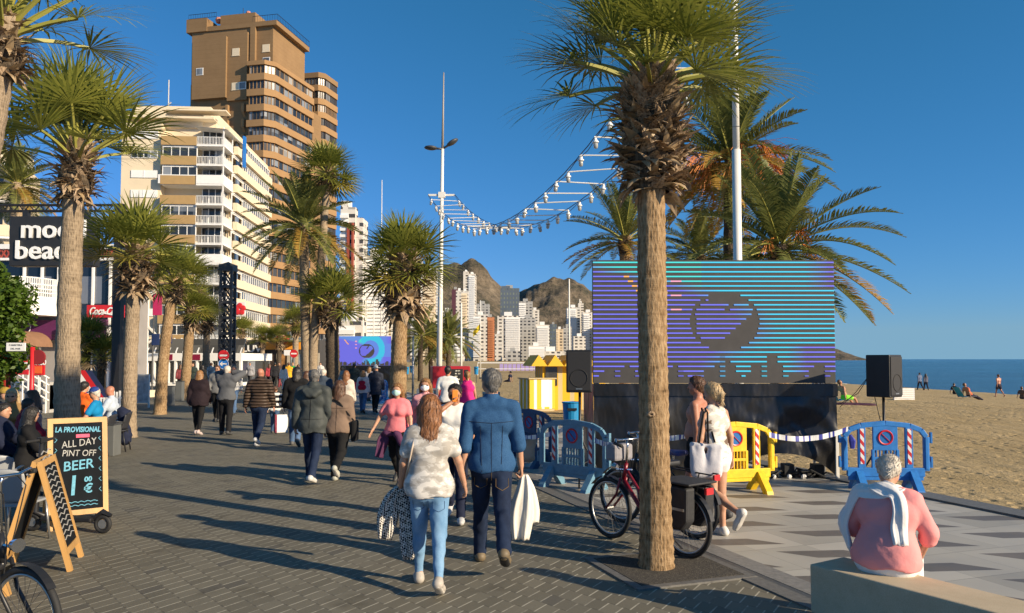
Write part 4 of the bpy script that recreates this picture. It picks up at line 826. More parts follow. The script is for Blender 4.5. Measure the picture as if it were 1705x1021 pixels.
datep(1040, 1040, 395, 30, .22, .2, DC3, .92, 2.2, 'young date palm with a yellow lower frond left of the near palm', TR_BROWN, bt=BT4)
datep(1165, 1165, 425, 31, .24, .2, DC2, .8, 3.0, 'lowest date palm, its crown just over the screen behind the near palm', TR_DARK, bt=BT4)
GD = 'date palms along the far promenade'
datep(512, 505, 372, 44, .30, .26, DC2, 1.3, .8, 'date palm with a stout trunk in the middle clump before the brown tower', TR_GREY, None, GD, BT4)
datep(700, 700, 556, 66, .22, .2, DC3, 1.1, .2, 'first of the far date palms left of the lamp post', TR_DARK, None, GD)
datep(718, 716, 568, 74, .22, .2, DC2, 1.0, 1.2, 'shaggy far date palm half behind the lamp post', TR_DARK, None, GD)
datep(746, 748, 560, 70, .24, .2, DC2, 1.05, 2.2, 'far date palm right of the lamp post above the red kiosk', TR_DARK, None, GD)
datep(28, 28, 305, 46, .4, .36, DC2, 1.05, .5, 'grey green date palm at the left edge above the black club sign', TR_GREY, None, 'date palms behind the beach club', BT4)
# ------------------------------------------------------------------ street furniture and objects
STEEL = mat('steel', (.42, .42, .41), .35, .1, 6, metal=.8); CHROME = mat('chrome', (.6, .6, .6), .18, .1, 6, metal=1); RUB = mat('rubber', (.018, .018, .018), .75, .2, 20)
POLEW = mat('pole_white', (.74, .72, .66), .45, .06, 2); WOOD = mat('varnished_pine', (.50, .28, .09), .5, .25, 5, .1, 30, sc_=(1, 1, .2)); PLAST = mat('black_plastic', (.014, .014, .015), .5, .2, 10)
# -- LED screens
def screen_colour(u, v, lines):
    PU, CY, TE = (.11, .11, .66), (.01, .48, .68), (.02, .58, .55)
    xs, bs = (0, .2, .4, .6, .8, .92, 1), (.45, .50, .66, .62, .35, .02, -.1)
    b_ = np.interp(v, xs, bs); w = min(1, max(0, (u - b_) / .16 + .3))
    if v > .75: w *= 1 - min(1, max(0, (u - .88) / .1))
    if v < .3: w *= 1 - min(1, max(0, (u - .80) / .08))
    if not lines: w *= .25 if abs(math.hypot((u - .62) * 2, v - .55) - .42) > .11 else 1.0
    base = TE if (u < .45 and v > .7) else CY
    c = tuple(PU[i] * (1 - w) + base[i] * w for i in range(3))
    dx, dy = (u - .545) / .145, (v - .50) / .24
    if dx * dx + dy * dy < 1:
        if dx * dx + dy * dy > .80 or dy < 1.05 * dx - .55 or (dy > .70 and dx > -.45) or (dx < -.80 and dy < .1) or (dy < -.72) or abs(dy - (1.6 * dx + .28)) < .13 and dy > .25: return None
    k = int(u * 46); h = .04 + .12 * abs(math.sin(k * 12.9)) * (.6 + .6 * abs(math.sin(k * .7))) * (1.3 if .5 < u < .85 else .8)
    if v < h:
        if (k % 4) or v < .02: return None if lines or v > .02 else (.05, .05, .15)
        return c3(c, .6)
    if abs(u - .14 - (.86 - v) * .45) < .012 and .72 < v < .88: return (.85, .35, .08)
    if abs(u - .345) < .02 and .55 < v < .88 and int(v * 26) % 3 == 0: return (.75, .30, .45)
    return c
def emit_attr(name, strength):
    m, n, l, b = nodes_of(name); a = n.new('ShaderNodeAttribute'); a.attribute_name = 'pic'
    b.inputs['Base Color'].default_value = (.03, .03, .032, 1); b.inputs['Roughness'].default_value = .6
    l.new(a.outputs['Color'], b.inputs['Emission Color']); b.inputs['Emission Strength'].default_value = strength; return m
def led(name, X, Y, w, z0, z1, label, nl, nx, frac, lines):
    e = E('led_screen', (X, Y, 0), label, 'video screen', 'outdoor video screens')
    h = z1 - z0; m = MB(); m.box(-w / 2, w / 2, .02, .16, z0, z1); m.build('cabinet', mat('led_cabinet', (.055, .052, .052), .7, .15, 6), e)
    m = MB(); cols = []
    for j in range(nl):
        v0 = (j + .5 - frac / 2) / nl; v1 = (j + .5 + frac / 2) / nl; run = None
        for i in range(nx + 1):
            c = screen_colour((i + .5) / nx, (j + .5) / nl, lines) if i < nx else None
            if c is not None:
                m.quad((-w / 2 + w * i / nx, .012, z0 + h * v0), (-w / 2 + w * (i + 1) / nx, .012, z0 + h * v0), (-w / 2 + w * (i + 1) / nx, .012, z0 + h * v1), (-w / 2 + w * i / nx, .012, z0 + h * v1)); cols.append(c)
    me = m.mesh('picture', emit_attr('led_picture_' + ('lined' if lines else 'full'), .95 if lines else .75)); at_ = me.attributes.new('pic', 'FLOAT_COLOR', 'FACE')
    at_.data.foreach_set('color', np.array([(*c, 1) for c in cols], 'f').ravel()); link('picture', me, e)
    m = MB()
    for x in (-w / 2 + .1, 0, w / 2 - .1):
        for y in (.3, .7): m.tube([(x, y, 0), (x, y, z1 - .1)], .025, 6)
        for k in range(8): m.bar((x, .3, z1 * k / 8), (x, .7, z1 * (k + 1) / 8), .02)
    m.build('scaffold', STEEL, e)
    return e
def skirt_mat():
    m, n, l, b = nodes_of('black_sheeting'); b.inputs['Base Color'].default_value = (.010, .010, .011, 1); b.inputs['Roughness'].default_value = .30
    v = coords(n, l); bump_n(n, l, b, noise_n(n, l, coords(n, l, (1.6, 1.6, .7), (0, R(35), 0)), 1.2, 3, .5), .7, .12); return m
SK = skirt_mat()
def skirt(e, w, z1, seed, gap):
    m = MB(); nx, nz = 80, 30
    for j in range(nz + 1):
        for i in range(nx + 1):
            f, g = i / nx, j / nz; x = -w / 2 + w * f; q = Vector((x * 1.1 + g * .9, g * 1.2, seed))
            fold = abs(math.sin((x * 1.3 + (1 - g) * 1.9 + .4 * mnoise.noise(q * 1.3)) * 2.1)) ** 3
            y = .01 - .03 * math.sin(PI * g) + .13 * mnoise.noise(q) * (1 - g) + (.03 + .07 * max(0, f - .5)) * mnoise.noise(q * 2.7 + Vector((g * 2, 0, 0))) * (1.1 - g) + .05 * max(0, f - .45) * abs(mnoise.noise(Vector((x * 4 + g * 5, g * 4 - x * 2, 9)))) * (1 - g) - .09 * fold * (1 - g)
            lo = gap * max(0, math.sin(PI * min(1, max(0, (f - .55) / .45)))) ** .7 if f > .55 else .02
            m.v.append(Vector((x, y, lo + (z1 - lo) * g)))
    for j in range(nz):
        for i in range(nx): a = j * (nx + 1) + i; m.f.append((a, a + 1, a + nx + 2, a + nx + 1)); m.m.append(0)
    m.build('skirt', SK, e, smooth=True)
    m = MB(); m.quad((-w / 2, .02, 0), (-w / 2, .02, z1), (-w / 2 - .08, .9, z1), (-w / 2 - .08, .9, 0)); m.build('side_drape', SK, e); m = MB(); m.quad((w / 2, .03, .3), (w / 2, .9, .2), (w / 2, .9, z1), (w / 2, .03, z1)); m.build('side_drape', SK, e)
    m = MB(); m.box(-w / 2 - .01, w / 2 + .01, -.04, .0, z1 - .2, z1 - .005); m.build('hem', SK, e)
SY = 12.6
S1 = led('big', (XA(988, SY) + XA(1391, SY)) / 2, SY, XA(1391, SY) - XA(988, SY), ZA(638, SY), ZA(433, SY), 'large striped video screen on a black draped stand behind the near palm', 26, 180, .30, True)
skirt(S1, XA(1391, SY) - XA(988, SY), ZA(639, SY), 3, .42)
m = MB(); m.box(1.93, 1.98, -.08, -.04, 0, .75); m.build('corner_leg', POLEW, S1)
m = MB(); rr = random.Random(3)
for i in range(12): x = rr.uniform(.4, 1.95); m.tube([(x, rr.uniform(-.1, .2), .03), (x + rr.uniform(-.3, .3), rr.uniform(-.1, .3), .05 + rr.uniform(0, .1)), (x + rr.uniform(-.5, .5), .3, .02)], .015, 5)
for i in range(7): x = rr.uniform(.5, 1.8); m.box(x, x + .16, .1, .3, 0, rr.uniform(.06, .22))
m.build('cable_heap', RUB, S1)
m = MB()
for i in range(5): x = rr.uniform(.7, 1.9); m.ball((x, -.02, .04), .04, 6)
m.build('plugs', WHITE, S1)
FY = 50
S2 = led('far', (XA(562, FY) + XA(651, FY)) / 2, FY, XA(651, FY) - XA(562, FY), ZA(609, FY), ZA(560, FY), 'small far blue video screen on the left of the round headed palm trunk', 60, 110, 1.0, False); skirt(S2, XA(651, FY) - XA(562, FY), ZA(609, FY), 5, .02)
# -- loudspeakers on stands
def speaker(u, v0, v1, Y, rz, label, slabel):
    b = Vector((XA(u, Y), Y, 0)); zt, zb = ZA(v0, Y), ZA(v1, Y); h = zt - zb; w = .40
    s = E('loudspeaker', b + Vector((0, 0, zb)), label, 'loudspeaker', 'loudspeakers on poles', rz)
    m = MB(); m.prism([(-w / 2, -.2), (w / 2, -.2), (w * .36, .2), (-w * .36, .2)], 0, h); m.build('cabinet', PLAST, s, bevel=.015)
    m = MB(); m.box(-w / 2 + .02, w / 2 - .02, -.215, -.202, .03, h - .03); m.build('grille', mat('speaker_grille', (.02, .02, .022), .7, .4, 160), s, bevel=.01)
    m = MB(); m.ring((0, -.217, h * .34), (0, 1, 0), .13, .006, 28, 5); m.build('cone_ring', RUB, s); m = MB(); m.box(-.05, .05, -.22, -.216, .05, .065); m.build('badge', STEEL, s)
    m = MB(); m.box(-.06, .06, .19, .215, h * .45, h * .55); m.build('handle', RUB, s)
    t = E('speaker_stand', b, slabel, 'speaker stand', 'speaker stands')
    m = MB(); m.tube([(0, 0, .12), (0, 0, zb)], .022, 8); m.tube([(0, 0, .3), (0, 0, .95)], .03, 8); m.build('pole', BLACKM, t, smooth=True)
    for k in range(3): a = k * 2.094 + .4; m = MB(); m.tube([(0, 0, .75), (.42 * math.cos(a), .42 * math.sin(a), .02)], .014, 6); m.tube([(0, 0, .3), (.21 * math.cos(a), .21 * math.sin(a), .38)], .01, 5); m.build('leg', BLACKM, t)
    return s, t
speaker(965, 583, 653, 12.0, R(-8), 'black loudspeaker left of the big screen, in front of the yellow huts', 'black pole and tripod under the loudspeaker left of the big screen')
s_, t_ = speaker(1469, 591, 661, 12.0, R(38), 'black loudspeaker right of the big screen, against the sea', 'black pole under the loudspeaker on the right, behind the bright blue barrier')
m = MB(); c = s_.location
for dx in (0, .05): m.tube([c + Vector((-.15, .1, .35)), c + Vector((-.35 - dx, .1, .05)), c + Vector((-.62, .15, -.12 - dx))], .006, 4)
m.tube([c + Vector((-.14, 0, .02)), c + Vector((-.05, .02, -.35)), c + Vector((0, .02, -.6))], .006, 4); tag(m.build('speaker_cable', RUB), 'thin black cables looping from the right hand loudspeaker', 'cable')
# -- plastic barriers
def stripe_mat():
    m, n, l, b = nodes_of('red_white_tape'); v = coords(n, l); sp = n.new('ShaderNodeSeparateXYZ'); l.new(v, sp.inputs[0])
    t = mth(n, l, 'FRACT', mth(n, l, 'MULTIPLY', mth(n, l, 'ADD', sp.outputs[2], mth(n, l, 'MULTIPLY', sp.outputs[0], 1.2)), 7.5))
    l.new(ramp(n, l, mth(n, l, 'LESS_THAN', t, .5), [(.4, (.75, .73, .72)), (.6, (.55, .03, .03))]), b.inputs['Base Color']); b.inputs['Roughness'].default_value = .35; return m
STR = stripe_mat()
def barrier(col, X, Y, rz, label, w=1.18, h=1.0):
    pm = mat('barrier_%s' % col[0], col[1], .5, .2, 16); e = E('crowd_barrier', (X, Y, 0), label, 'barrier', 'plastic crowd barriers', rz)
    m = MB(); ol = [(-w / 2, .32), (-w / 2, .80), (-w * .44, .90), (-w * .3, .965), (0, 1.0), (w * .3, .965), (w * .44, .90), (w / 2, .80), (w / 2, .32)]
    for a, b_ in zip(ol, ol[1:]): m.bar((a[0], 0, a[1] * h), (b_[0], 0, b_[1] * h), .05, .075, 0, Vector((0, 1, 0)) if abs(a[0] - b_[0]) < .01 else Vector((0, 0, 1)))
    for x in (-w / 2, w / 2): m.box(x - .04, x + .04, -.028, .028, .30 * h, .80 * h)
    m.box(-w / 2 + .03, w / 2 - .03, -.028, .028, .215 * h, .345 * h); m.box(-w * .46, w * .46, -.018, .018, .16 * h, .23 * h)
    for s in (-1, 1): x = s * w * .29; m.box(x - .055, x + .055, -.024, .024, .34 * h, .955 * h)
    m.build('frame', pm, e, bevel=.008)
    m = MB(); m.box(-w * .15, w * .15, -.02, .02, .60 * h, .975 * h)
    for x in (-.15, .15): m.box(w * x - .02, w * x + .02, -.022, .022, .34 * h, .61 * h)
    m.box(-w * .14, w * .14, -.019, .019, .46 * h, .50 * h)
    for i in range(6): x = w * (-.11 + .044 * i); m.box(x - .008, x + .008, -.018, .018, .35 * h, .60 * h)
    m.build('centre_panel', pm, e, bevel=.004)
    for s in (-1, 1): x = s * w * .29; m = MB(); m.box(x - .028, x + .028, -.031, .031, .40 * h, .92 * h); m.build('reflective_strip', STR, e)
    m = MB(); m.tube([(0, -.023, .79 * h), (0, -.0205, .79 * h)], .10, 24); dk = m.build('sign_disc', mat('disc_blue', (.03, .10, .38) if col[0] == 'yellow' else c3(col[1], .8), .4, .05, 3), e)
    m = MB(); m.ring((0, -.024, .79 * h), (0, 1, 0), .10, .014, 28, 5); m.bar((-.07, -.025, (.79 + .07) * h), (.07, -.025, (.79 - .07) * h), .022, .006); m.build('no_parking_ring', RED, dk)
    for s in (-1, 1):
        x = s * w * .33; m = MB()
        for q in (-1, 1): m.prism([(0, .30), (.05 * q, .30), (.27 * q, .05), (.29 * q, 0), (.17 * q, 0), (.06 * q, .13), (0, .16)], -.05, .05, 0, at(x, 0, 0) @ Matrix(((0, 0, 1, 0), (1, 0, 0, 0), (0, 1, 0, 0), (0, 0, 0, 1))))
        m.build('foot', pm, e)
    for s in (-1, 1):
        for z in (.42, .78): m = MB(); m.box(s * (w / 2 + .02), s * (w / 2 + .085), -.02, .02, (z - .07) * h, (z + .02) * h); m.box(s * (w / 2 + .06), s * (w / 2 + .085), -.025, .025, (z - .07) * h, (z + .09) * h); m.build('connector', pm, e)
    return e
BLU = ('blue', (.015, .17, .50)); YEL = ('yellow', (.80, .52, .01)); PALE = ('pale_blue', (.12, .25, .35)); NAVY = ('navy', (.02, .07, .16))
b1 = barrier(BLU, XA(1470, 11.45), 11.45, R(-3), 'bright blue barrier with no parking disc at the edge of the sand')
b2 = barrier(YEL, XA(1222, 11.3), 11.3, R(14), 'yellow barrier behind the woman with the white shoulder bag')
b3 = barrier(PALE, XA(953, 11.7), 11.7, R(-42), 'grey blue barrier left of the parked bicycles', w=1.2)
b4 = barrier(NAVY, XA(882, 14.2), 14.2, R(-52), 'navy barrier just right of the man in the denim shirt')
b5 = barrier(BLU, XA(641, 34), 34, R(-70), 'far blue barrier beside the round headed palm trunk')
def tape(a, b_, sag, label, seed):
    m = MB(); N = 40; pv = None; a = Vector(a); b_ = Vector(b_)
    for i in range(N + 1):
        f = i / N; p = a.lerp(b_, f) + Vector((0, .03 * mnoise.noise(Vector((f * 5, seed, 0))), -sag * 4 * f * (1 - f))); t = 1.2 * mnoise.noise(Vector((f * 3.5, seed, 5)))
        w = Vector((0, math.sin(t), math.cos(t))) * .038; cur = (p - w, p + w)
        if pv: m.quad(pv[0], cur[0], cur[1], pv[1], 1 if (i % 6 in (2, 3) or i % 13 == 5) and i % 4 else 0)
        pv = cur
    tag(m.build('barrier_tape', [WHITE, mat('tape_blue', (.03, .04, .30), .5, .1, 3)]), label, 'barrier tape', 'white and blue barrier tapes')
tape(P(1281, 724, 11.3), P(1412, 714, 11.4), .10, 'white and blue tape strung from the yellow to the bright blue barrier', 1)
tape(P(1110, 730, 11.6), P(1175, 716, 11.3), .03, 'white tape end between the near palm and the shirtless man', 2)
tape(P(870, 728, 13.6), P(945, 712, 12.2), .05, 'white tape running from the navy barrier towards the loudspeaker pole', 3); tape(P(990, 733, 11.2), P(1030, 742, 10.6), .02, 'short blue and white tape end over the parked bicycle', 4)
m = MB(); q = P(1416, 740, 11.38); m.tube([q + Vector((0, 0, .14)), q + Vector((.02, -.02, .05)), q + Vector((.02, -.02, -.06))], [.02, .05, .03], 6); tag(m.build('tape_knot', [mat('tape_blue', (.03, .04, .30))]), 'knot of blue and white tape hanging on the bright blue barrier', 'tape')
# -- bins
def bin_(u, v, Y, label, s=1.0, tilt=0):
    e = E('litter_bin', (XA(u, Y), Y, 0), label, 'litter bin', 'blue beach litter bins', 0); zc = ZA(v, Y); m = MB(); m.tube([(0, 0, zc - .32 * s), (0, 0, zc + .30 * s)], [.15 * s, .19 * s], 18); m.build('bucket', mat('bin_blue', (.01, .22, .48), .45, .08, 3), e, smooth=False)
    m = MB(); m.ring((0, 0, zc + .30 * s), (0, 0, 1), .19 * s, .015, 20, 5); m.build('rim', mat('bin_blue', (.01, .22, .48)), e); m = MB(); m.box(-.10 * s, .10 * s, -.195 * s, -.17 * s, zc + .14 * s, zc + .19 * s); m.build('slot', PLAST, e)
    m = MB(); m.tube([(0, .2 * s, -.05), (0, .2 * s, zc + .2)], .03, 8); m.build('post', DGREY, e); return e
bin_(951, 694, 16.2, 'nearest blue litter bin, left of the loudspeaker pole'); bin_(678, 617, 68, 'blue litter bin left of its twin, beyond the round headed palm'); bin_(686, 615, 70, 'blue litter bin right of its twin, beyond the round headed palm'); bin_(793, 617, 62, 'small blue bin alone on the sand right of the red kiosk')
# -- yellow striped huts and red kiosk
def stripes(name, a, b_, f, axis=0):
    if name in MATS: return MATS[name]
    m, n, l, b = nodes_of(name); v = coords(n, l); sp = n.new('ShaderNodeSeparateXYZ'); l.new(v, sp.inputs[0])
    h = mth(n, l, 'ADD', sp.outputs[0], sp.outputs[1]) if axis == 0 else sp.outputs[2]; t = mth(n, l, 'FRACT', mth(n, l, 'MULTIPLY', h, f))
    l.new(ramp(n, l, mth(n, l, 'LESS_THAN', t, .64), [(.4, a), (.6, b_)]), b.inputs['Base Color']); b.inputs['Roughness'].default_value = .6; MATS[name] = m; return m
YW = stripes('yellow_white_boards', (.78, .76, .70), (.78, .46, .01), 3.2); HY = 29
YP = mat('hut_yellow', (.72, .42, .015), .6, .08, 2)
hx = XA(931, HY); e = E('beach_hut', (hx, HY, 0), 'yellow and white striped beach hut with pointed canopies, left of the big screen', 'beach hut', None, R(8)); z1 = ZA(600, HY)
m = MB(); m.box(-.65, 1.9, -.1, 1.6, 0, z1); m.build('wall', stripes('yellow_boards', (.55, .45, .25), (.78, .44, .01), 2.2), e); m = MB(); m.box(-.55, -.1, -.14, -.1, .95, z1 - .25); m.build('window', GLC, e)
m = MB()
for i in range(5):
    x = -1.15 + i * .62; m.add([(x, -.5, z1 - .22), (x + .62, -.5, z1 - .22), (x + .31, -.35, z1 + .20), (x, 1.7, z1 - .22), (x + .62, 1.7, z1 - .22), (x + .31, 1.6, z1 + .20)], [(0, 1, 2), (3, 5, 4), (0, 2, 5, 3), (1, 4, 5, 2), (0, 3, 4, 1)])
m.build('canopy', YP, e)
e = E('hut_counter', (XA(895, 28.6), 28.6, 0), 'low striped counter standing left of the yellow hut', 'counter', None, R(24)); m = MB(); m.box(-.52, .52, -.4, .5, .12, ZA(631, 28.6)); m.build('body', YW, e, bevel=.01); m = MB(); m.box(-.57, .57, -.45, .55, ZA(631, 28.6), ZA(630, 28.6) + .02); m.box(-.5, .5, -.38, .48, 0, .12); m.build('top', mat('counter_wood', (.45, .36, .20), .6, .1, 3), e)
m = MB(); m.box(-.05, .28, -.41, -.4, .2, 1.2); m.build('door_panel', WHITE, e)
e = E('crate_box', (XA(818, 31), 31, 0), 'low pale table on the sand left of the huts', 'table'); m = MB(); m.box(-.35, .35, -.3, .3, .55, .62); m.build('table_top', mat('pale_concrete', (.45, .43, .40)), e)
for sx in (-1, 1):
    m = MB(); m.box(sx * .3 - .04, sx * .3 + .04, -.25, .25, 0, .55); m.build('leg', mat('pale_concrete', (.45, .43, .40)), e)
KY = 33; kx = XA(752, KY); e = E('drinks_kiosk', (kx, KY, 0), 'dark red kiosk with a black menu panel beside the lamp post foot', 'kiosk', None, R(10)); w = XA(783, KY) - XA(720, KY); z1 = ZA(610, KY)
m = MB(); m.box(-w / 2, w / 2, 0, 1.4, .1, z1); m.build('body', mat('kiosk_red', (.40, .015, .025), .4, .08, 2), e, bevel=.03); m = MB(); m.box(-.1, w / 2 - .32, -.03, .01, .35, z1 - .12); pn = m.build('menu_panel', PLAST, e, bevel=.01)
rr = random.Random(6)
for i in range(14): x = rr.uniform(0, w / 2 - .45); z = z1 - .22 - .12 * (i % 6); m = MB(); m.box(x, x + .07, -.035, -.031, z, z + .05); m.build('menu_picture', mat('menu_white', (.6, .58, .5), .6, .3, 9), pn)
m = MB(); m.box(w / 2 - .26, w / 2 - .1, -.02, .01, z1 - .45, z1 - .15); m.build('coin_panel', PLAST, e)
# -- tall lamp post, mast poles, cream pole
LY = 40; lx = XA(731, LY); L = E('lamp_post', (lx, LY, 0), 'tall white lamp post with two dark lamp heads and a thin mast', 'lamp post')
lz = ZA(248, LY); tl = XA(737, LY) - lx; m = MB(); m.tube([(0, 0, 0), (tl * .3, 0, 5), (tl * .75, 0, lz)], [.16, .13, .08], 10); m.build('pole', POLEW, L, smooth=True)
m = MB(); m.tube([(tl * .75, 0, lz - .05), (tl, 0, ZA(121, LY))], [.07, .03], 8); m.build('mast', mat('mast_grey', (.32, .28, .24), .6, .1, 3), L, smooth=True)
for sg, rot in ((-1, -6), (1, 32)):
    m = MB(); m.bar((0, 0, 0), (sg * .45, 0, 0), .09); m.ball((sg * .62, 0, .02), .36, 12, 0, (1, .8, .32)); m.v = [Matrix.Rotation(R(-rot if sg > 0 else -rot * .5), 4, 'Y') @ p for p in m.v]; m.v = [p + Vector((tl * .76, 0, lz)) for p in m.v]; m.build('lamp_head', DGREY, L, smooth=True)
cz_ = ZA(325, LY); m = MB(); m.box(XA(712, LY) - lx, XA(756, LY) - lx, -.04, .04, cz_ - .05, cz_ + .05); m.box(-.18 + tl * .6, .18 + tl * .6, -.1, .1, cz_ - .15, cz_ + .15); m.build('cross_arm', POLEW, L)
CY_ = 16.2; cpx = XA(1230, CY_); CP = E('lamp_post', (cpx, CY_, 0), 'thick cream pole rising behind the big screen, running off the top', 'lamp post')
m = MB(); m.tube([(0, 0, 0), (0, 0, ZA(250, CY_))], .092, 14); m.tube([(0, 0, ZA(250, CY_)), (-.01, 0, ZA(-60, CY_))], .072, 14); m.build('pole', POLEW, CP, smooth=True); m = MB(); m.ring((0, 0, ZA(212, CY_)), (0, 0, 1), .076, .008, 16, 5); m.build('collar', STEEL, CP)
for (u, v0, v1, Y, r, lab) in ((634, 300, 630, 90, .07, 'thin tall flag mast left of the round headed palm'), (645, 405, 625, 80, .12, 'thick white mast left of the round headed palm'), (610, 455, 625, 95, .1, 'white mast above the far screen, leftmost of three'), (622, 470, 625, 90, .08, 'white mast above the far screen, middle of three'), (652, 470, 625, 100, .08, 'white mast hard left of the round headed palm'), (948, 465, 640, 42, .06, 'white flag mast on the sand before the far towers'), (800, 500, 616, 75, .06, 'white post on the sand with a yellow flag'), (768, 505, 622, 60, .1, 'white post on the sand right of the lamp post'), (688, 560, 690, 28, .05, 'slim grey post between the round headed palm and lamp post')):
    e = E('mast', (XA(u, Y), Y, 0), lab, 'mast', 'masts and posts along the beach'); m = MB(); m.tube([(0, 0, -.1), (0, 0, ZA(v0, Y))], [r, r * .6], 8); m.build('pole', POLEW if 'grey' not in lab else STEEL, e, smooth=True); m = MB(); m.tube([(0, 0, 0), (0, 0, .18)], r * 2, 10); m.build('base', DGREY, e)
    if 'yellow flag' in lab:
        m = MB(); z = ZA(560, Y)
        for i in range(6): m.quad((-i * .12, .05 * math.sin(i * 1.4), z + .7 - i * .13), (-i * .12, .05 * math.sin(i * 1.4), z + 1.3 - i * .14), (-(i + 1) * .12, .05 * math.sin(i * 1.4 + 1.4), z + 1.3 - (i + 1) * .14), (-(i + 1) * .12, .05 * math.sin(i * 1.4 + 1.4), z + .7 - (i + 1) * .13))
        m.build('flag', mat('flag_yellow', (.75, .55, .02), .7, .05, 2, trans=.3), e)
# -- festoon of lamps on cross bars, from the lamp post to the cream pole
A0 = Vector((lx + tl * .5, LY, cz_)); B0 = Vector((XA(1168, CY_), CY_, ZA(62, CY_))); ZM = ZA(384, 31)
GA = E('festoon_lights', A0, 'sagging festoon of white lamps on cross bars from the lamp post to the cream pole', 'string lights')
def gp(f):
    p = A0.lerp(B0, f); s0 = A0.z + (B0.z - A0.z) * f; return Vector((p.x, p.y, s0 - SAG * 4 * f * (1 - f)))
SAG = 0.0; fm = .40; SAG = (A0.z + (B0.z - A0.z) * fm - ZM) / (4 * fm * (1 - fm))
m = MB(); m.bar(B0 - A0 + Vector((-.72, 0, .02)), Vector((cpx, CY_, ZA(55, CY_))) - A0, .04); m.build('end_bracket', POLEW, GA)
for sd in (-1, 1):
    m = MB(); m.tube([gp(i / 60) - A0 + Vector((sd * .70, 0, .03 + (.012 if i % 2 else 0))) for i in range(61)], .014, 5)
    m.tube([gp(i / 30) - A0 + Vector((sd * .70, .01, .0 - .09 * (i % 2))) for i in range(31)], .010, 4); m.build('cable', mat('cable_navy', (.03, .045, .09), .6, .1, 3), GA)
lm = MB(); lm.tube([(0, 0, 0), (0, 0, -.10)], [.035, .06], 10, 0); lm.tube([(0, 0, -.10), (0, 0, -.13)], .085, 10, 0); lm.ring((0, 0, -.0), (0, 1, 0), .035, .012, 10, 4); ME_LS = lm.mesh('lamp_socket', WHITE)
lg = MB(); lg.tube([(0, 0, -.13), (0, 0, -.20), (0, 0, -.27), (0, 0, -.285)], [.055, .062, .05, .02], 10); ME_LG = lg.mesh('glass', mat('lamp_glass', (.55, .55, .52), .08, .05, 3, spec=.8, trans=.35), True)
xb = MB(); xb.tube([(-.72, 0, 0), (.72, 0, .0)], .018, 6); ME_XB = xb.mesh('cross_bar', WHITE)
for i in range(1, 28):
    p = gp(i / 27) - A0; tlt = .05 * math.sin(i * 2.3); xo_ = link('cross_bar', ME_XB, GA, loc=p, rz=.10 * math.sin(i * 1.7)); xo_.rotation_euler.y = tlt
    for sd in (-1, 1): s = link('lamp_socket', ME_LS, GA, loc=p + Vector((sd * .70, sd * .07 * math.sin(i * 1.7), -sd * .70 * tlt - .03 * abs(math.sin(i * 3.1)))), rz=i); s.rotation_euler.x = .25 * math.sin(i * 2.9 + sd); link('glass', ME_LG, s)
# -- dark lattice tower and road signs
TY = 47; tx = XA(378, TY); e = E('lattice_tower', (tx, TY, 0), 'dark square steel lattice tower with solid cap between the palms', 'lattice tower'); hw = (XA(388, TY) - XA(370, TY)) / 2; zt = ZA(452, TY)
m = MB()
for sx in (-1, 1):
    for sy in (-1, 1): m.box(sx * hw - .07, sx * hw + .07, sy * hw - .07, sy * hw + .07, 0, zt)
m.build('posts', DGREY, e); m = MB(); nlv = 6
for k in range(nlv):
    z0, z2 = 1.6 + (zt - 1.6) * k / nlv, 1.6 + (zt - 1.6) * (k + 1) / nlv
    for s in (-1, 1):
        m.box(-hw, hw, s * hw - .05, s * hw + .05, z0 - .09, z0 + .09); m.bar((-hw, s * hw, z0), (hw, s * hw, z2), .05); m.bar((hw, s * hw * .99, z0), (-hw, s * hw * .99, z2), .09)
        m.box(s * hw - .05, s * hw + .05, -hw, hw, z0 - .085, z0 + .085); m.bar((s * hw, -hw, z0), (s * hw, hw, z2), .05); m.bar((s * hw * .99, hw, z0), (s * hw * .99, -hw, z2), .05)
m.build('lattice', DGREY, e); m = MB(); m.box(-hw - .1, hw + .1, -hw - .1, hw + .1, zt, ZA(441, TY)); m.add([(-hw, -hw, ZA(441, TY)), (hw, -hw, ZA(441, TY)), (hw, hw, ZA(441, TY)), (-hw, hw, ZA(441, TY)), (0, 0, ZA(436, TY))], [(0, 1, 4), (1, 2, 4), (2, 3, 4), (3, 0, 4)]); m.build('cap', DGREY, e); m = MB(); m.box(-hw - .1, hw + .1, -hw - .1, hw + .1, 0, 1.6); m.build('base', DGREY, e)
def disc(e, z, r, kind):
    m = MB(); m.tube([(0, -.09, z), (0, -.06, z)], r, 28); d = m.build('sign_disc', RED if kind == 'no' else BLUE, e); m = MB()
    if kind == 'no': m.box(-r * .7, r * .7, -.1, -.09, z - r * .17, z + r * .17)
    else: m.box(-r * .3, r * .65, -.1, -.09, z - r * .12, z + r * .12); m.prism([(-r * .7, 0), (-r * .2, -r * .45), (-r * .2, r * .45)], .09, .1, 0, at(0, 0, z) @ FRONT); m.ring((0, -.085, z), (0, 1, 0), r * .95, r * .05, 28, 4)
    m.build('bar' if kind == 'no' else 'arrow', WHITE, d)
e = E('road_sign', (XA(373.5, 45), 45, 0), 'no entry disc above a blue left arrow disc, at the lattice tower', 'road sign', 'road signs'); disc(e, ZA(592, 45), .31, 'no'); disc(e, ZA(606, 45), .31, 'ar'); m = MB(); m.tube([(0, 0, 0), (0, 0, ZA(582, 45))], .04, 8); m.build('post', STEEL, e)
e = E('road_sign', (XA(490, 58), 58, 0), 'single no entry disc on a pole before the shops', 'road sign', 'road signs'); disc(e, ZA(589, 58), .30, 'no'); m = MB(); m.tube([(0, 0, 0), (0, 0, ZA(582, 58))], .04, 8); m.build('post', STEEL, e)
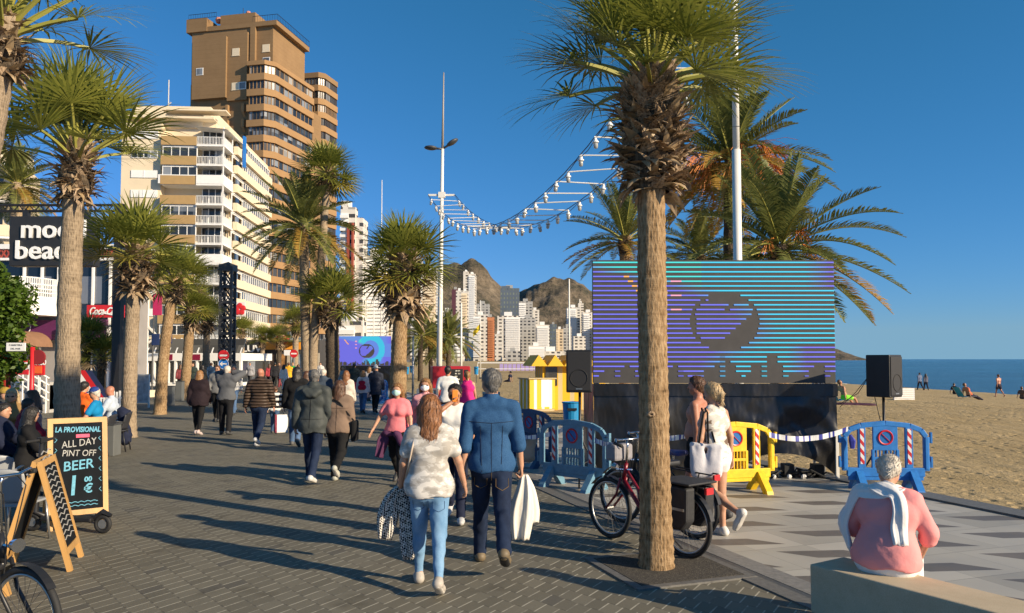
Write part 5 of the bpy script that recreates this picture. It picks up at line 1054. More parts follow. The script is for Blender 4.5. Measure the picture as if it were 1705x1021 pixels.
# -- bench, tree bed
d = Vector((.53, -.848, 0)); n_ = Vector((.848, .53, 0)); c0 = G(1348, 939, .45)
def conc():
    m, n, l, b = nodes_of('bench_concrete'); v = coords(n, l); f = noise_n(n, l, v, 4, 6, .7); g = noise_n(n, l, v, 160, 2, .6)
    t = mth(n, l, 'ADD', mth(n, l, 'MULTIPLY', f, .5), mth(n, l, 'MULTIPLY', g, .5)); l.new(ramp(n, l, t, [(.3, (.38, .30, .19)), (.7, (.58, .48, .33))]), b.inputs['Base Color']); b.inputs['Roughness'].default_value = .85; bump_n(n, l, b, t, .4, .004); return m
e = E('bench', c0 * 1, 'beige concrete block bench at the bottom right, a woman sitting on it', 'bench'); e.location.z = 0
m = MB(); M_ = Matrix(((n_.x, -d.x, 0, 0), (n_.y, -d.y, 0, 0), (0, 0, 1, 0), (0, 0, 0, 1))); m.box(0, .40, -3.2, 0, .1, .45, 0, M_); m.build('seat_block', conc(), e, bevel=.012); m = MB(); m.box(.06, .34, -3.1, -.08, 0, .1, 0, M_); m.build('plinth', DGREY, e)
bd = MB(); q = G(1093, 946); bd.T = at(q.x + .1, q.y - .02, 0) @ Matrix.Rotation(math.atan2(-PD.x, PD.y), 4, 'Z'); bd.box(-.52, .52, -.45, .5, -.03, .02)
def soil():
    m, n, l, b = nodes_of('bed_gravel'); v = coords(n, l); f = noise_n(n, l, v, 70, 4, .75); l.new(ramp(n, l, f, [(.35, (.025, .022, .018)), (.55, (.085, .075, .06)), (.75, (.25, .22, .17))]), b.inputs['Base Color']); b.inputs['Roughness'].default_value = .95; bump_n(n, l, b, f, 1, .03); return m
tb_ = bd.build('tree_bed', soil()); tb_['kind'] = 'stuff'
fr = MB(); fr.T = bd.T
for x0_, x1_, y0_, y1_ in ((-.6, .6, -.53, -.452), (-.6, .6, .502, .58), (-.6, -.522, -.45, .5), (.522, .6, -.45, .5)): fr.box(x0_, x1_, y0_, y1_, -.03, .0165)
struct(fr.build('bed_edging', kerbm))
for q, r in ((G(1180, 925), .05),): pass
# -- ivy mass on its post at the left edge
def clump(mb, c, r, n, rng, s, sq=(1, 1, 1)):
    for i in range(n):
        v = Vector((rng.gauss(0, 1), rng.gauss(0, 1), rng.gauss(0, 1))).normalized() * (r * rng.random() ** .33); p = Vector(c) + Vector((v.x * sq[0], v.y * sq[1], v.z * sq[2]))
        a = Vector((rng.gauss(0, 1), rng.gauss(0, 1), rng.gauss(0, .6))).normalized(); b_ = a.orthogonal().normalized(); b_ = (Matrix.Rotation(rng.uniform(0, 6.28), 4, a) @ b_); k = s * rng.uniform(.6, 1.4)
        mb.add([p - a * k, p + b_ * k * .5, p + a * k, p - b_ * k * .5], [(0, 1, 2, 3)])
IV = leaf_mat('ivy_leaves', (.03, .07, .008), (.12, .19, .02)); IY = 18; e = E('climbing_plant', (XA(8, IY), IY, 0), 'dense green climbing plant over a red post at the left edge', 'plant'); rng = random.Random(8); m = MB()
for k in range(105):
    v = rng.uniform(445, 650); rr_ = 36 * (1 - ((v - 520) / 150) ** 2 * .7) ; u = rng.uniform(-45, max(4, rr_)); clump(m, (XA(u, IY) - XA(8, IY), rng.uniform(-.5, .5), ZA(v, IY)), rng.uniform(.16, .34), 120, rng, .07)
m.build('foliage', IV, e); m = MB(); m.box(-.1, .1, -.1, .1, 0, ZA(560, IY)); m.build('post', mat('post_red', (.36, .03, .02), .6, .1, 3), e)
# -- chalkboards
CB_M = mat('chalkboard_black', (.008, .010, .013), .85, .5, 3, spec=.15); CH_B = mat('chalk_blue', (.14, .38, .50), .9, .25, 40); CH_W = mat('chalk_white', (.42, .41, .38), .9, .25, 40); CH_P = mat('chalk_pink', (.75, .12, .20), .9, .2, 30)
def aboard(X, Y, rz, label, w=.62, h=1.28, lean=13, writing=True):
    e = E('chalkboard_sign', (X, Y, 0), label, 'chalkboard sign', 'wooden chalkboard signs', rz); T = Matrix.Rotation(R(-lean), 4, 'X')
    for s, nm in ((1, 'front_panel'), (-1, 'back_panel')):
        sp = 2 * math.sin(R(lean)) * h + .03; M = T if s == 1 else at(0, sp, 0) @ Matrix.Rotation(PI, 4, 'Z') @ T
        m = MB(); m.box(-w / 2 + .05, w / 2 - .05, -.012, .012, .2, h - .06, 0, M); p = m.build(nm, CB_M, e)
        for i, (x0_, x1_, z0_, z1_) in enumerate(((-w / 2, -w / 2 + .055, 0, h), (w / 2 - .055, w / 2, 0, h), (-w / 2 + .055, w / 2 - .055, h - .06, h), (-w / 2 + .055, w / 2 - .055, .15, .21))): m = MB(); m.box(x0_, x1_, -.022, .022, z0_, z1_, 0, M); m.build('frame_bar', WOOD, p)
        if s == 1 and writing:
            def tx(t, size, x, z, mm, sx=1, bold=0): text_mesh(t, size, mm, .004, .12, 'CENTER', 'chalk_writing', p, M @ at(x, -.0145, z) @ FRONT @ Matrix.Rotation(R({'A': 5, 'P': -3, 'B': 4, 'L': -2}.get(t[0], 2)), 4, 'Z'), bold, sx)
            tx('LA PROVISIONAL', .085, 0, 1.14, CH_B, .72, .003); tx('ALL DAY', .115, .01, .98, CH_W, .8); tx('PINT OFF', .105, .01, .86, CH_W, .8); tx('BEER', .155, 0, .72, CH_B, .95, .002); tx('1', .32, -.06, .48, CH_B, .9, .004); tx('€', .14, .10, .44, CH_B, 1, .004); tx('00', .08, .10, .55, CH_B, 1, .003)
            for r_ in range(2): m = MB(); m.T = M; m.tube([(-.2 + .4 * i / 32, -.016, .29 - r_ * .04 + .014 * abs(math.sin(i * .6))) for i in range(33)], .005, 4); m.build('chalk_wave', CH_B, p)
            for sx in (-1, 1):
                for q in range(6): z = .4 + q * .12; m = MB(); m.T = M; m.tube([(sx * .24, -.016, z), (sx * .215, -.016, z + .03), (sx * .235, -.016, z + .05)], .004, 4); m.build('chalk_stroke', CH_B, p)
            m = MB(); m.box(-.02, .12, -.018, -.014, 1.045, 1.085, 0, M); m.build('price_patch', CH_P, p)
        elif writing is False and s == 1:
            m = MB(); m.T = M
            for q in range(16): z = .28 + q * .055; m.tube([(-.2, -.016, z), (-.1, -.016, z + .02), (0, -.016, z - .01), (.1, -.016, z + .02), (.2, -.016, z)], .005, 4)
            m.build('chalk_scribble', CH_W, p)
    return e
aboard(-5.0, 8.95, R(36), 'large chalkboard sign with blue and white beer lettering in a pine frame'); aboard(-4.16, 7.42, R(110), 'smaller chalkboard seen edge on in front of the big one', .6, 1.05, 15, False)
aboard(XA(14, 6.2), 6.2, R(112), 'pine framed board at the left border, only one leg in view', .55, 1.0, 15, None)
e = E('poster_board', (XA(237, 31), 31, 0), 'white framed poster board with blurred colours between the second and third palms', 'poster board', None, R(-10)); m = MB(); m.box(-.32, .32, -.02, .02, .2, 1.3); m.build('poster', mat('poster_pic', (.50, .53, .56), .6, .5, 5), e); m = MB()
for a, b_ in (((-.34, 0), (-.34, 1.34)), ((.34, 0), (.34, 1.34)), ((-.34, 1.32), (.34, 1.32)), ((-.34, .2), (.34, .2))): m.bar((a[0], 0, a[1]), (b_[0], 0, b_[1]), .05)
m.build('frame', WHITE, e)
e = E('slanted_banner', (XA(144, 24), 24, 0), 'slanting red, white and navy striped sail panel behind the tall grey palm', 'banner'); m = MB()
for i, mi in enumerate((0, 1, 2)): a = -.42 + i * .2; m.quad((a, 0, 1.6), (a + .2, 0, 1.6), (a + .75, .1, .75), (a + .55, .1, .75), mi)
m.build('cloth', [WHITE, RED, mat('navy_cloth', (.02, .03, .09))], e); m = MB(); m.tube([(-.42, .02, 0), (-.42, .02, 1.62)], .025, 6); m.tube([(.72, .12, 0), (.72, .12, .78)], .025, 6); m.build('poles', WHITE, e)
e = E('picket_fence', (XA(178, 27), 27, 0), 'low white picket fence left of the poster board', 'fence'); m = MB()
for i in range(14): m.box(-.75 + i * .11, -.69 + i * .11, 0, .03, 0, .8 + .04 * (i % 2))
m.box(-.8, .85, .031, .06, .55, .62); m.box(-.8, .85, .031, .06, .2, .27); m.build('pickets', WHITE, e)
def block(u, v, w, h, label, dd=.3):
    b = G(u, v); e = E('planter_box', b, label, 'planter', 'grey planter boxes'); m = MB(); m.box(-w / 2, w / 2, 0, dd, 0, h); m.build('box', mat('box_grey', (.12, .125, .12), .6, .1, 3), e, bevel=.012); m = MB(); m.box(-w / 2 - .01, w / 2 + .01, -.01, dd + .01, h, h + .03); m.build('lid', DGREY, e)
block(178, 760, .26, .62, 'grey box beside the seated man in the bright blue shirt'); block(280, 676, .3, .8, 'grey bollard box left of the fourth palm'); block(297, 668, .3, .9, 'grey bollard box close against the fourth palm', .3); block(415, 640, .9, .8, 'long grey planter box in front of the black shop')
# -- chairs and tables of the terrace
CHG = mat('chair_grey', (.30, .31, .32), .45, .06, 4)
def chair(X, Y, rz, label, dark=False):
    e = E('terrace_chair', (X, Y, 0), label, 'chair', 'terrace chairs', rz); mm = CHG if not dark else mat('chair_dark', (.03, .03, .035), .6, .1, 4)
    m = MB(); N = 10     # curved shell back
    for j in range(9):
        g = j / 8
        for i in range(N + 1):
            a = -1 + 2 * i / N; w = .25 * (.86 + .14 * math.sin(g * PI * .8)) ; y = .22 + .10 * g - .06 * a * a; m.v.append(Vector((a * w, y, .47 + .36 * g - .045 * a ** 4 * (1 if j == 8 else 0))))
    for j in range(8):
        for i in range(N): a = j * (N + 1) + i; m.f.append((a, a + 1, a + N + 2, a + N + 1)); m.m.append(0)
    o = m.build('backrest', mm, e, smooth=True); sd = o.modifiers.new('thick', 'SOLIDIFY'); sd.thickness = .018
    m = MB(); m.prism([(-.22, -.24), (.22, -.24), (.24, .2), (.19, .25), (-.19, .25), (-.24, .2)], .43, .455); m.build('seat', mm, e, bevel=.008)
    for sx in (-1, 1):
        for y0, y1 in ((-.21, -.25), (.2, .27)): m = MB(); m.tube([(sx * .2, y0, .44), (sx * .23, y1, 0)], .014, 6); m.build('leg', STEEL if not dark else BLACKM, e, smooth=True)
        m = MB(); m.tube([(sx * .24, .24, .62), (sx * .27, .0, .65), (sx * .25, -.2, .63), (sx * .22, -.22, .44)], .016, 6); m.build('armrest', STEEL if not dark else BLACKM, e, smooth=True)
    return e
chair(XA(32, 8.2), 8.2, R(180), 'grey moulded chair, its back nearest the camera at the left'); chair(XA(-2, 9.3), 9.3, R(200), 'grey moulded chair half cut by the left border'); chair(XA(186, 16.2), 16.4, R(-75), 'dark chair with a jacket under the bald man', True); chair(XA(163, 15.6), 15.7, R(-80), 'dark chair under the man in the bright blue shirt', True)
def table(X, Y, label):
    e = E('cafe_table', (X, Y, 0), label, 'table', 'cafe tables'); m = MB(); m.tube([(0, 0, .72), (0, 0, .745)], .36, 24); m.build('table_top', mat('table_brown', (.16, .09, .05), .5, .2, 4), e); m = MB(); m.tube([(0, 0, .02), (0, 0, .72)], .03, 8); m.tube([(0, 0, 0), (0, 0, .03)], .22, 16); m.build('pedestal', BLACKM, e)
table(XA(28, 12.2), 12.2, 'round brown table among the shaded diners at the left'); table(XA(140, 15.8), 15.8, 'round brown table in front of the man in the bright blue shirt')
# -- bicycles
def wheel(name, r, parent, loc, steer=0):
    e = MB(); e.ring((0, 0, 0), (0, 1, 0), r - .022, .022, 40, 8); w = e.build(name, RUB, parent, smooth=True, loc=loc, rz=steer); m = MB(); m.ring((0, 0, 0), (0, 1, 0), r - .052, .012, 36, 6); m.build('rim', STEEL, w, smooth=True)
    m = MB()
    for i in range(28): a = i * 2 * PI / 28; m.bar((.012 * math.cos(a + 1.2), .02 * (1 if i % 2 else -1), .012 * math.sin(a + 1.2)), ((r - .05) * math.cos(a), 0, (r - .05) * math.sin(a)), .0018)
    m.build('spokes', DGREY, w); m = MB(); m.tube([(0, -.05, 0), (0, .05, 0)], .02, 8); m.build('hub', STEEL, w); return w
def bike(pr, hd, label, fcol, r=.33, barz=1.08, panniers=False, bag=False, cover=None, kick=True, steer=0, mud=True):
    """pr: rear wheel contact, hd: heading angle; local +x points forward"""
    e = E('bicycle', (pr[0], pr[1], 0), label, 'bicycle', 'parked bicycles', hd); fm_ = mat('frame_' + fcol[0], fcol[1], .3, .08, 5); L = 1.06
    wheel('wheel', r, e, (0, 0, r)); wheel('wheel', r, e, (L, 0, r), steer)
    m = MB(); bb = (.43, 0, .29); st = (.28, 0, .80); hb = (.84, 0, .66); ht = (.80, 0, .84)
    m.tube([bb, st], .018, 8); m.tube([hb, ht], .022, 8); m.tube([(.43, 0, .31), (.62, 0, .42), hb], .024, 8); m.tube([(.38, 0, .45), (.6, 0, .56), (.81, 0, .78)], .018, 8)
    for s in (-1, 1): m.tube([(0, s * .06, r), (.40, s * .035, .29)], .011, 6); m.tube([(0, s * .06, r), (.32, s * .03, .68)], .009, 6)
    m.build('frame', fm_, e, smooth=True)
    m = MB()
    for s in (-1, 1): m.tube([(.845, s * .045, .68), (.90, s * .055, .5), (L, s * .055, r)], .013, 6)
    m.build('fork', fm_ if fcol[0] != 'black' else BLACKM, e, smooth=True)
    m = MB(); m.tube([ht, (.78, 0, barz - .04), (.80, 0, barz)], .014, 8); bw = .29
    m.tube([(.66, -bw, barz + .0), (.74, -bw * .75, barz + .03), (.81, -.1, barz + .01), (.81, .1, barz + .01), (.74, bw * .75, barz + .03), (.66, bw, barz)], .0115, 8); hbr = m.build('handlebar', CHROME, e, smooth=True)
    for s in (-1, 1): m = MB(); m.tube([(.56, s * (bw + .015), barz - .02), (.68, s * bw, barz + .002)], .018, 8); m.build('grip', RUB, hbr, smooth=True); m = MB(); m.tube([(.74, s * .2, barz - .01), (.66, s * .27, barz - .035), (.60, s * .30, barz - .05)], .007, 5); m.build('brake_lever', STEEL, hbr)
    m = MB(); m.tube([st, (.265, 0, .88)], .013, 6); m.build('seat_post', CHROME, e)
    m = MB(); m.prism([(-.13, -.085), (-.09, -.105), (.0, -.07), (.15, -.022), (.17, 0), (.15, .022), (0, .07), (-.09, .105), (-.13, .085)], 0, .055, 0, at(.25, 0, .88)); m.build('saddle', cover or PLAST, e, bevel=.02)
    m = MB(); m.tube([(.43, -.06, .29), (.43, .06, .29)], .025, 10); m.tube([(.43, -.07, .29), (.43, -.075, .29)], .095, 24); m.bar((.43, -.09, .29), (.50, -.09, .14), .02); m.bar((.43, .08, .29), (.36, .08, .44), .02); m.box(.46, .55, -.15, -.09, .125, .15); m.box(.31, .40, .09, .15, .43, .455); m.build('crank', BLACKM, e)
    if mud:
        for x, a0, a1, st_ in ((0, .3, 2.9, 1), (L, .7, 2.6, 1)):
            m = MB()
            for i in range(16):
                a, b_ = a0 + (a1 - a0) * i / 16, a0 + (a1 - a0) * (i + 1) / 16; q = r + .018; m.quad((x + q * math.cos(a), -.028, r + q * math.sin(a)), (x + q * math.cos(b_), -.028, r + q * math.sin(b_)), (x + q * math.cos(b_), .028, r + q * math.sin(b_)), (x + q * math.cos(a), .028, r + q * math.sin(a)))
            m.build('mudguard', PLAST, e, smooth=True)
    m = MB(); m.tube([(.72, 0, .78), (.95, .0, .76)], .01, 5); m.tube([(.93, 0, .78), (.99, 0, .78)], [.03, .045], 12); m.build('headlight', CHROME, e)
    m = MB()
    for s in (-1, 1): m.bar((-.28, s * .06, .72), (.28, s * .06, .74), .014); m.tube([(0, s * .065, r), (-.12, s * .06, .72)], .007, 5)
    m.build('rack', BLACKM, e); m = MB(); m.box(-.31, -.285, -.05, .05, .66, .72); m.build('rear_light', RED, e)
    if kick: m = MB(); m.tube([(.36, -.03, .27), (.22, -.22, .01)], .010, 6); m.build('kickstand', BLACKM, e)
    if panniers:
        for s in (-1, 1):
            m = MB(); M = Matrix(((1, 0, 0, 0), (0, 0, 1, 0), (0, 1, 0, 0), (0, 0, 0, 1))); m.prism([(-.20, .72), (.20, .74), (.17, .36), (.12, .31), (-.12, .31), (-.19, .40)], s * .075, s * .21, 0, M); m.build('pannier', mat('pannier_black', (.02, .02, .022), .7, .3, 12, .3, 20), e, bevel=.025)
            m = MB(); m.box(-.17, .16, s * .213, s * .217, .50, .525); m.build('reflective_band', STEEL, e)
        m = MB(); m.box(-.23, .23, -.21, .21, .742, .765); m.build('pannier_flap', mat('pannier_black', (.02, .02, .022)), e, bevel=.01)
    if bag: m = MB(); m.box(.83, .98, -.14, .14, .86, 1.04); m.build('handlebar_bag', mat('bag_grey', (.24, .23, .25), .8, .15, 14, .3, 40), e, bevel=.03)
    m = MB(); m.tube([(.8, .1, barz), (.92, .08, barz - .05), (.9, .03, .85), (.86, .02, .7)], .004, 4); m.tube([(.8, -.1, barz), (.95, -.08, barz - .08), (.92, -.03, .8), (.9, -.03, .6)], .004, 4); m.build('brake_cable', RUB, e)
    return e
hd = math.atan2(.87, -.65)
bike((1.70, 7.62), hd, 'red framed bicycle with black panniers parked behind the near palm', ('red', (.20, .008, .02)), panniers=True, bag=True)
bike((1.98, 8.45), hd + .06, 'dark bicycle with a navy saddle cover behind the red framed one', ('black', (.02, .02, .022)), cover=mat('saddle_navy', (.03, .04, .16), .5, .2, 8), panniers=False)
hl = math.atan2(-.43, .90); fr_ = Vector((XA(52, 4.85), 4.85, 0)); pr_ = fr_ - Vector((math.cos(hl), math.sin(hl), 0)) * 1.06
bike(pr_, hl, 'black bicycle cut by the bottom left corner, front wheel and handlebar in view', ('black', (.02, .02, .022)), r=.33, barz=1.19, steer=R(4))
# -- electric scooter behind the chalkboards
e = E('electric_scooter', (XA(122, 8.75), 8.75, 0), 'black electric scooter parked behind the edge on chalkboard', 'scooter', None, R(172))
m = MB(); m.box(-.32, .30, -.08, .08, .13, .18); m.build('deck', PLAST, e, bevel=.015); m = MB(); m.tube([(.30, 0, .17), (.42, 0, .22), (.36, 0, 1.02)], [.03, .035, .02], 8); m.build('stem', BLACKM, e, smooth=True); m = MB(); m.tube([(.36, -.24, 1.03), (.36, .24, 1.03)], .015, 8); m.build('handlebar', RUB, e); m = MB(); m.box(.33, .39, -.05, .05, 1.0, 1.06); m.build('display', PLAST, e)
for x in (-.42, .45): w = MB(); w.ring((x, 0, .105), (0, 1, 0), .08, .026, 24, 8); wo = w.build('wheel', RUB, e, smooth=True); w = MB(); w.tube([(x, -.02, .105), (x, .02, .105)], .05, 16); w.build('hub', STEEL, wo)
m = MB(); m.tube([(-.3, 0, .16), (-.42, 0, .24), (-.52, 0, .2)], [.03, .035, .02], 6); m.build('rear_mudguard', PLAST, e)
# -- things on the beach
e = E('windbreak', (XA(1504, 36), 36, 0), 'white slatted windbreak standing on the sand right of the loudspeaker', 'windbreak', None, R(5)); m = MB(); w = 1.0; sl_z0, sl_z1 = ZA(680, 36), ZA(646, 36)
for i in range(10): z = sl_z0 + (sl_z1 - sl_z0) * i / 10; m.box(-w / 2, w / 2, 0, .03, z, z + .075)
m.build('slats', WHITE, e); m = MB()
for x in (-w / 2, 0, w / 2): m.bar((x, .045, -.2), (x, .045, sl_z1), .03)
m.build('stakes', mat('slat_blue', (.25, .35, .55), .6, .1, 3), e)
e = E('sunbed_row', (XA(862, 110), 110, 0), 'row of lilac covered sunbeds far along the beach', 'sunbeds')
for i in range(9): m = MB(); m.box(-2.6 + i * .62, -2.1 + i * .62, 0, 1.6, .3, .38); m.box(-2.6 + i * .62, -2.1 + i * .62, 1.3, 1.5, .3, 1.25); m.build('sunbed', mat('lilac', (.38, .30, .55), .7, .1, 3), e)
e = E('beach_gate', (XA(838, 90), 90, 0), 'white railing frame far on the sand', 'railing'); m = MB(); m.tube([(-3, 0, 0), (-3, 0, 1.5), (4, 0, 1.5), (4, 0, 0)], .07, 6); m.tube([(-3, 0, .8), (4, 0, .8)], .05, 6); m.build('frame', WHITE, e)
e = E('bollard', G(676, 742), 'short brown wooden post behind the woman in the pink top', 'bollard'); m = MB(); m.tube([(0, 0, 0), (0, 0, .98), (0, 0, 1.04)], [.08, .08, .05], 10); m.build('post', mat('old_wood', (.16, .10, .045), .8, .3, 12), e, smooth=False); m = MB(); m.tube([(0, 0, .86), (0, 0, .9)], .084, 10); m.build('band', DGREY, e)
for u0, u1, Y, lab in ((696, 728, 17.5, 'glass panel windscreen behind the second masked woman'),):
    e = E('glass_windscreen', (XA((u0 + u1) / 2, Y), Y, 0), lab, 'windscreen'); w = XA(u1, Y) - XA(u0, Y); m = MB(); m.box(-w / 2, w / 2, 0, .02, .25, ZA(650, Y)); m.build('pane', mat('pane_bluegrey', (.12, .19, .22), .12, .1, 2), e); m = MB(); m.bar((-w / 2, 0, 0), (-w / 2, 0, ZA(648, Y)), .05); m.bar((w / 2, 0, 0), (w / 2, 0, ZA(648, Y)), .05); m.bar((-w / 2, 0, ZA(648, Y)), (w / 2, 0, ZA(648, Y)), .04); m.build('frame', STEEL, e)
# ------------------------------------------------------------------ people: one continuous surface each, grown from a posed skeleton
V3 = lambda *a: np.array(a, float)
def nrm(v): return v / (np.linalg.norm(v) + 1e-9)
_rs = np.random.RandomState(2); _K = _rs.normal(0, 1, (10, 3)); _K /= np.linalg.norm(_K, axis=1)[:, None]; _PH = _rs.uniform(0, 6.28, 10)
def field(prims, r, lo=None, hi=None, noise=None, cuts=()):
    """prims: (a, b, ra, rb, k, flat) tapered capsules joined smoothly; cuts: callables of (X, Y, Z) that must be < 0"""
    if lo is None:
        lo = np.min([np.minimum(p[0], p[1]) - max(p[2], p[3]) for p in prims], 0) - .03; hi = np.max([np.maximum(p[0], p[1]) + max(p[2], p[3]) for p in prims], 0) + .03
    lo = np.floor(lo / r) * r; n = np.ceil((hi - lo) / r).astype(int) + 1
    ax = [lo[i] + r * np.arange(n[i]) for i in range(3)]; vol = np.full(n, 1.0, np.float32)
    for a, b, ra, rb, k, flat in prims:
        mg = max(ra, rb) + k + 3 * r; l_ = np.minimum(a, b) - mg; h_ = np.maximum(a, b) + mg; sl = []
        for i in range(3):
            i0 = max(0, int((l_[i] - lo[i]) / r)); i1 = min(n[i], int((h_[i] - lo[i]) / r) + 2); sl.append(slice(i0, i1))
        if any(s.stop <= s.start for s in sl): continue
        X = ax[0][sl[0]][:, None, None] - a[0]; Y = ax[1][sl[1]][None, :, None] - a[1]; Z = ax[2][sl[2]][None, None, :] - a[2]; ba = b - a
        if flat is not None:
            fn, ff = flat; dd = (X * fn[0] + Y * fn[1] + Z * fn[2]) * (ff - 1); X = X + dd * fn[0]; Y = Y + dd * fn[1]; Z = Z + dd * fn[2]; ba = ba + fn * (ff - 1) * ba.dot(fn)
        L2 = ba.dot(ba); t = np.clip((X * ba[0] + Y * ba[1] + Z * ba[2]) / L2, 0, 1) if L2 > 1e-9 else 0
        d = np.sqrt((X - t * ba[0]) ** 2 + (Y - t * ba[1]) ** 2 + (Z - t * ba[2]) ** 2) - (ra + t * (rb - ra))
        s_ = tuple(sl); v = vol[s_]; h = np.clip(.5 + .5 * (v - d) / k, 0, 1); vol[s_] = v * (1 - h) + d * h - k * h * (1 - h)
    G_ = (ax[0][:, None, None], ax[1][None, :, None], ax[2][None, None, :])
    if noise:
        amp, fr, sz = noise
        for i in range(7):
            f = fr * (1 + .45 * i); vol += (amp / (1 + .35 * i)) * np.sin(f * (_K[i, 0] * G_[0] + _K[i, 1] * G_[1] + _K[i, 2] * G_[2] * sz) + _PH[i]).astype(np.float32) * .5
    for c in cuts: vol = np.maximum(vol, c(*G_))
    return vol, lo
def net(vol, lo, r, keep=None):
    s = vol < 0; n = np.array(vol.shape); c = np.zeros(n - 1, np.int8)
    for i in (0, 1):
        for j in (0, 1):
            for k in (0, 1): c += s[i:n[0] - 1 + i, j:n[1] - 1 + j, k:n[2] - 1 + k]
    m = (c > 0) & (c < 8); ii = np.argwhere(m)
    if len(ii) == 0: return np.zeros((0, 3)), np.zeros((0, 4), int)
    idx = np.full(n - 1, -1); idx[m] = np.arange(len(ii)); acc = np.zeros((len(ii), 3)); cnt = np.zeros(len(ii))
    cs = [(i, j, k) for i in (0, 1) for j in (0, 1) for k in (0, 1)]
    for a in cs:
        for d in range(3):
            if a[d]: continue
            b = list(a); b[d] = 1; va = vol[ii[:, 0] + a[0], ii[:, 1] + a[1], ii[:, 2] + a[2]]; vb = vol[ii[:, 0] + b[0], ii[:, 1] + b[1], ii[:, 2] + b[2]]
            cr = (va < 0) != (vb < 0); t = np.where(cr, va / np.where(cr, va - vb, 1), 0); p = np.tile(np.array(a, float), (len(ii), 1)); p[:, d] += t; acc += p * cr[:, None]; cnt += cr
    vs = lo + r * (ii + acc / cnt[:, None]); F = []
    for d in range(3):
        e, f = [(1, 2), (2, 0), (0, 1)][d]; sl0 = [slice(1, -1)] * 3; sl0[d] = slice(0, -1); sl1 = list(sl0); sl1[d] = slice(1, None)
        A, B = s[tuple(sl0)], s[tuple(sl1)]; q = np.argwhere(A != B); off = np.ones(3, int); off[d] = 0; q = q + off
        de = np.zeros(3, int); de[e] = 1; df = np.zeros(3, int); df[f] = 1
        g = lambda o: idx[o[:, 0], o[:, 1], o[:, 2]]
        Q = np.stack([g(q - de - df), g(q - df), g(q), g(q - de)], 1); fl = ~s[q[:, 0], q[:, 1], q[:, 2]]; Q[fl] = Q[fl][:, ::-1]; F.append(Q)
    F = np.concatenate(F); F = F[(F >= 0).all(1)]
    if keep is not None: ctr = vs[F].mean(1); F = F[keep(ctr)]
    return vs, F
def np_mesh(name, parts, mats):
    V, Fc, o = [], [], 0
    for v, f in parts: V.append(v); Fc.append(f + o); o += len(v)
    V = np.concatenate(V); Fc = np.concatenate(Fc); me = bpy.data.meshes.new(name); me.vertices.add(len(V)); me.vertices.foreach_set('co', V.astype('f').ravel())
    me.loops.add(len(Fc) * 4); me.loops.foreach_set('vertex_index', Fc.astype('i').ravel()); me.polygons.add(len(Fc)); me.polygons.foreach_set('loop_start', np.arange(0, len(Fc) * 4, 4, dtype='i'))
    me.polygons.foreach_set('use_smooth', np.ones(len(Fc), bool)); me.update(calc_edges=True); me.materials.append(mats); return me
def skin_m(col, nm):
    if nm in MATS: return MATS[nm]
    m, n, l, b = nodes_of(nm); v = coords(n, l); f = noise_n(n, l, v, 9, 4, .6); l.new(ramp(n, l, f, [(.3, c3(col, .86)), (.7, c3(col, 1.1))]), b.inputs['Base Color']); b.inputs['Roughness'].default_value = .5; b.inputs['Subsurface Weight'].default_value = .08; b.inputs['Subsurface Radius'].default_value = (.01, .004, .002)
    MATS[nm] = m; return m
SKIN = {'a': skin_m((.50, .27, .17), 'skin_fair'), 'b': skin_m((.42, .20, .115), 'skin_tanned'), 'c': skin_m((.46, .20, .125), 'skin_reddish')}
def hair_m(nm, a, b2):
    if nm in MATS: return MATS[nm]
    m, n, l, b = nodes_of(nm); v = coords(n, l, (40, 40, 5)); f = noise_n(n, l, v, 1.6, 5, .65); l.new(ramp(n, l, f, [(.3, a), (.72, b2)]), b.inputs['Base Color']); b.inputs['Roughness'].default_value = .42; bump_n(n, l, b, f, .9, .012); MATS[nm] = m; return m
HAIR = {'auburn': hair_m('hair_auburn', (.10, .035, .012), (.36, .15, .05)), 'brown': hair_m('hair_brown', (.05, .022, .012), (.16, .075, .035)), 'black': hair_m('hair_black', (.010, .008, .007), (.03, .025, .02)), 'grey': hair_m('hair_grey', (.07, .065, .06), (.20, .19, .175)), 'blond': hair_m('hair_blond', (.34, .22, .10), (.66, .50, .29)), 'white': hair_m('hair_white', (.45, .40, .33), (.72, .66, .56)), 'ginger': hair_m('hair_ginger', (.16, .07, .022), (.38, .20, .07))}
def cloth(nm, col, var=.12, vs=9, rough=.85, bump=.25, bs=18, **k): return mat('cloth_' + nm, col, rough, var, vs, bump, bs, .02, spec=.2, **k)
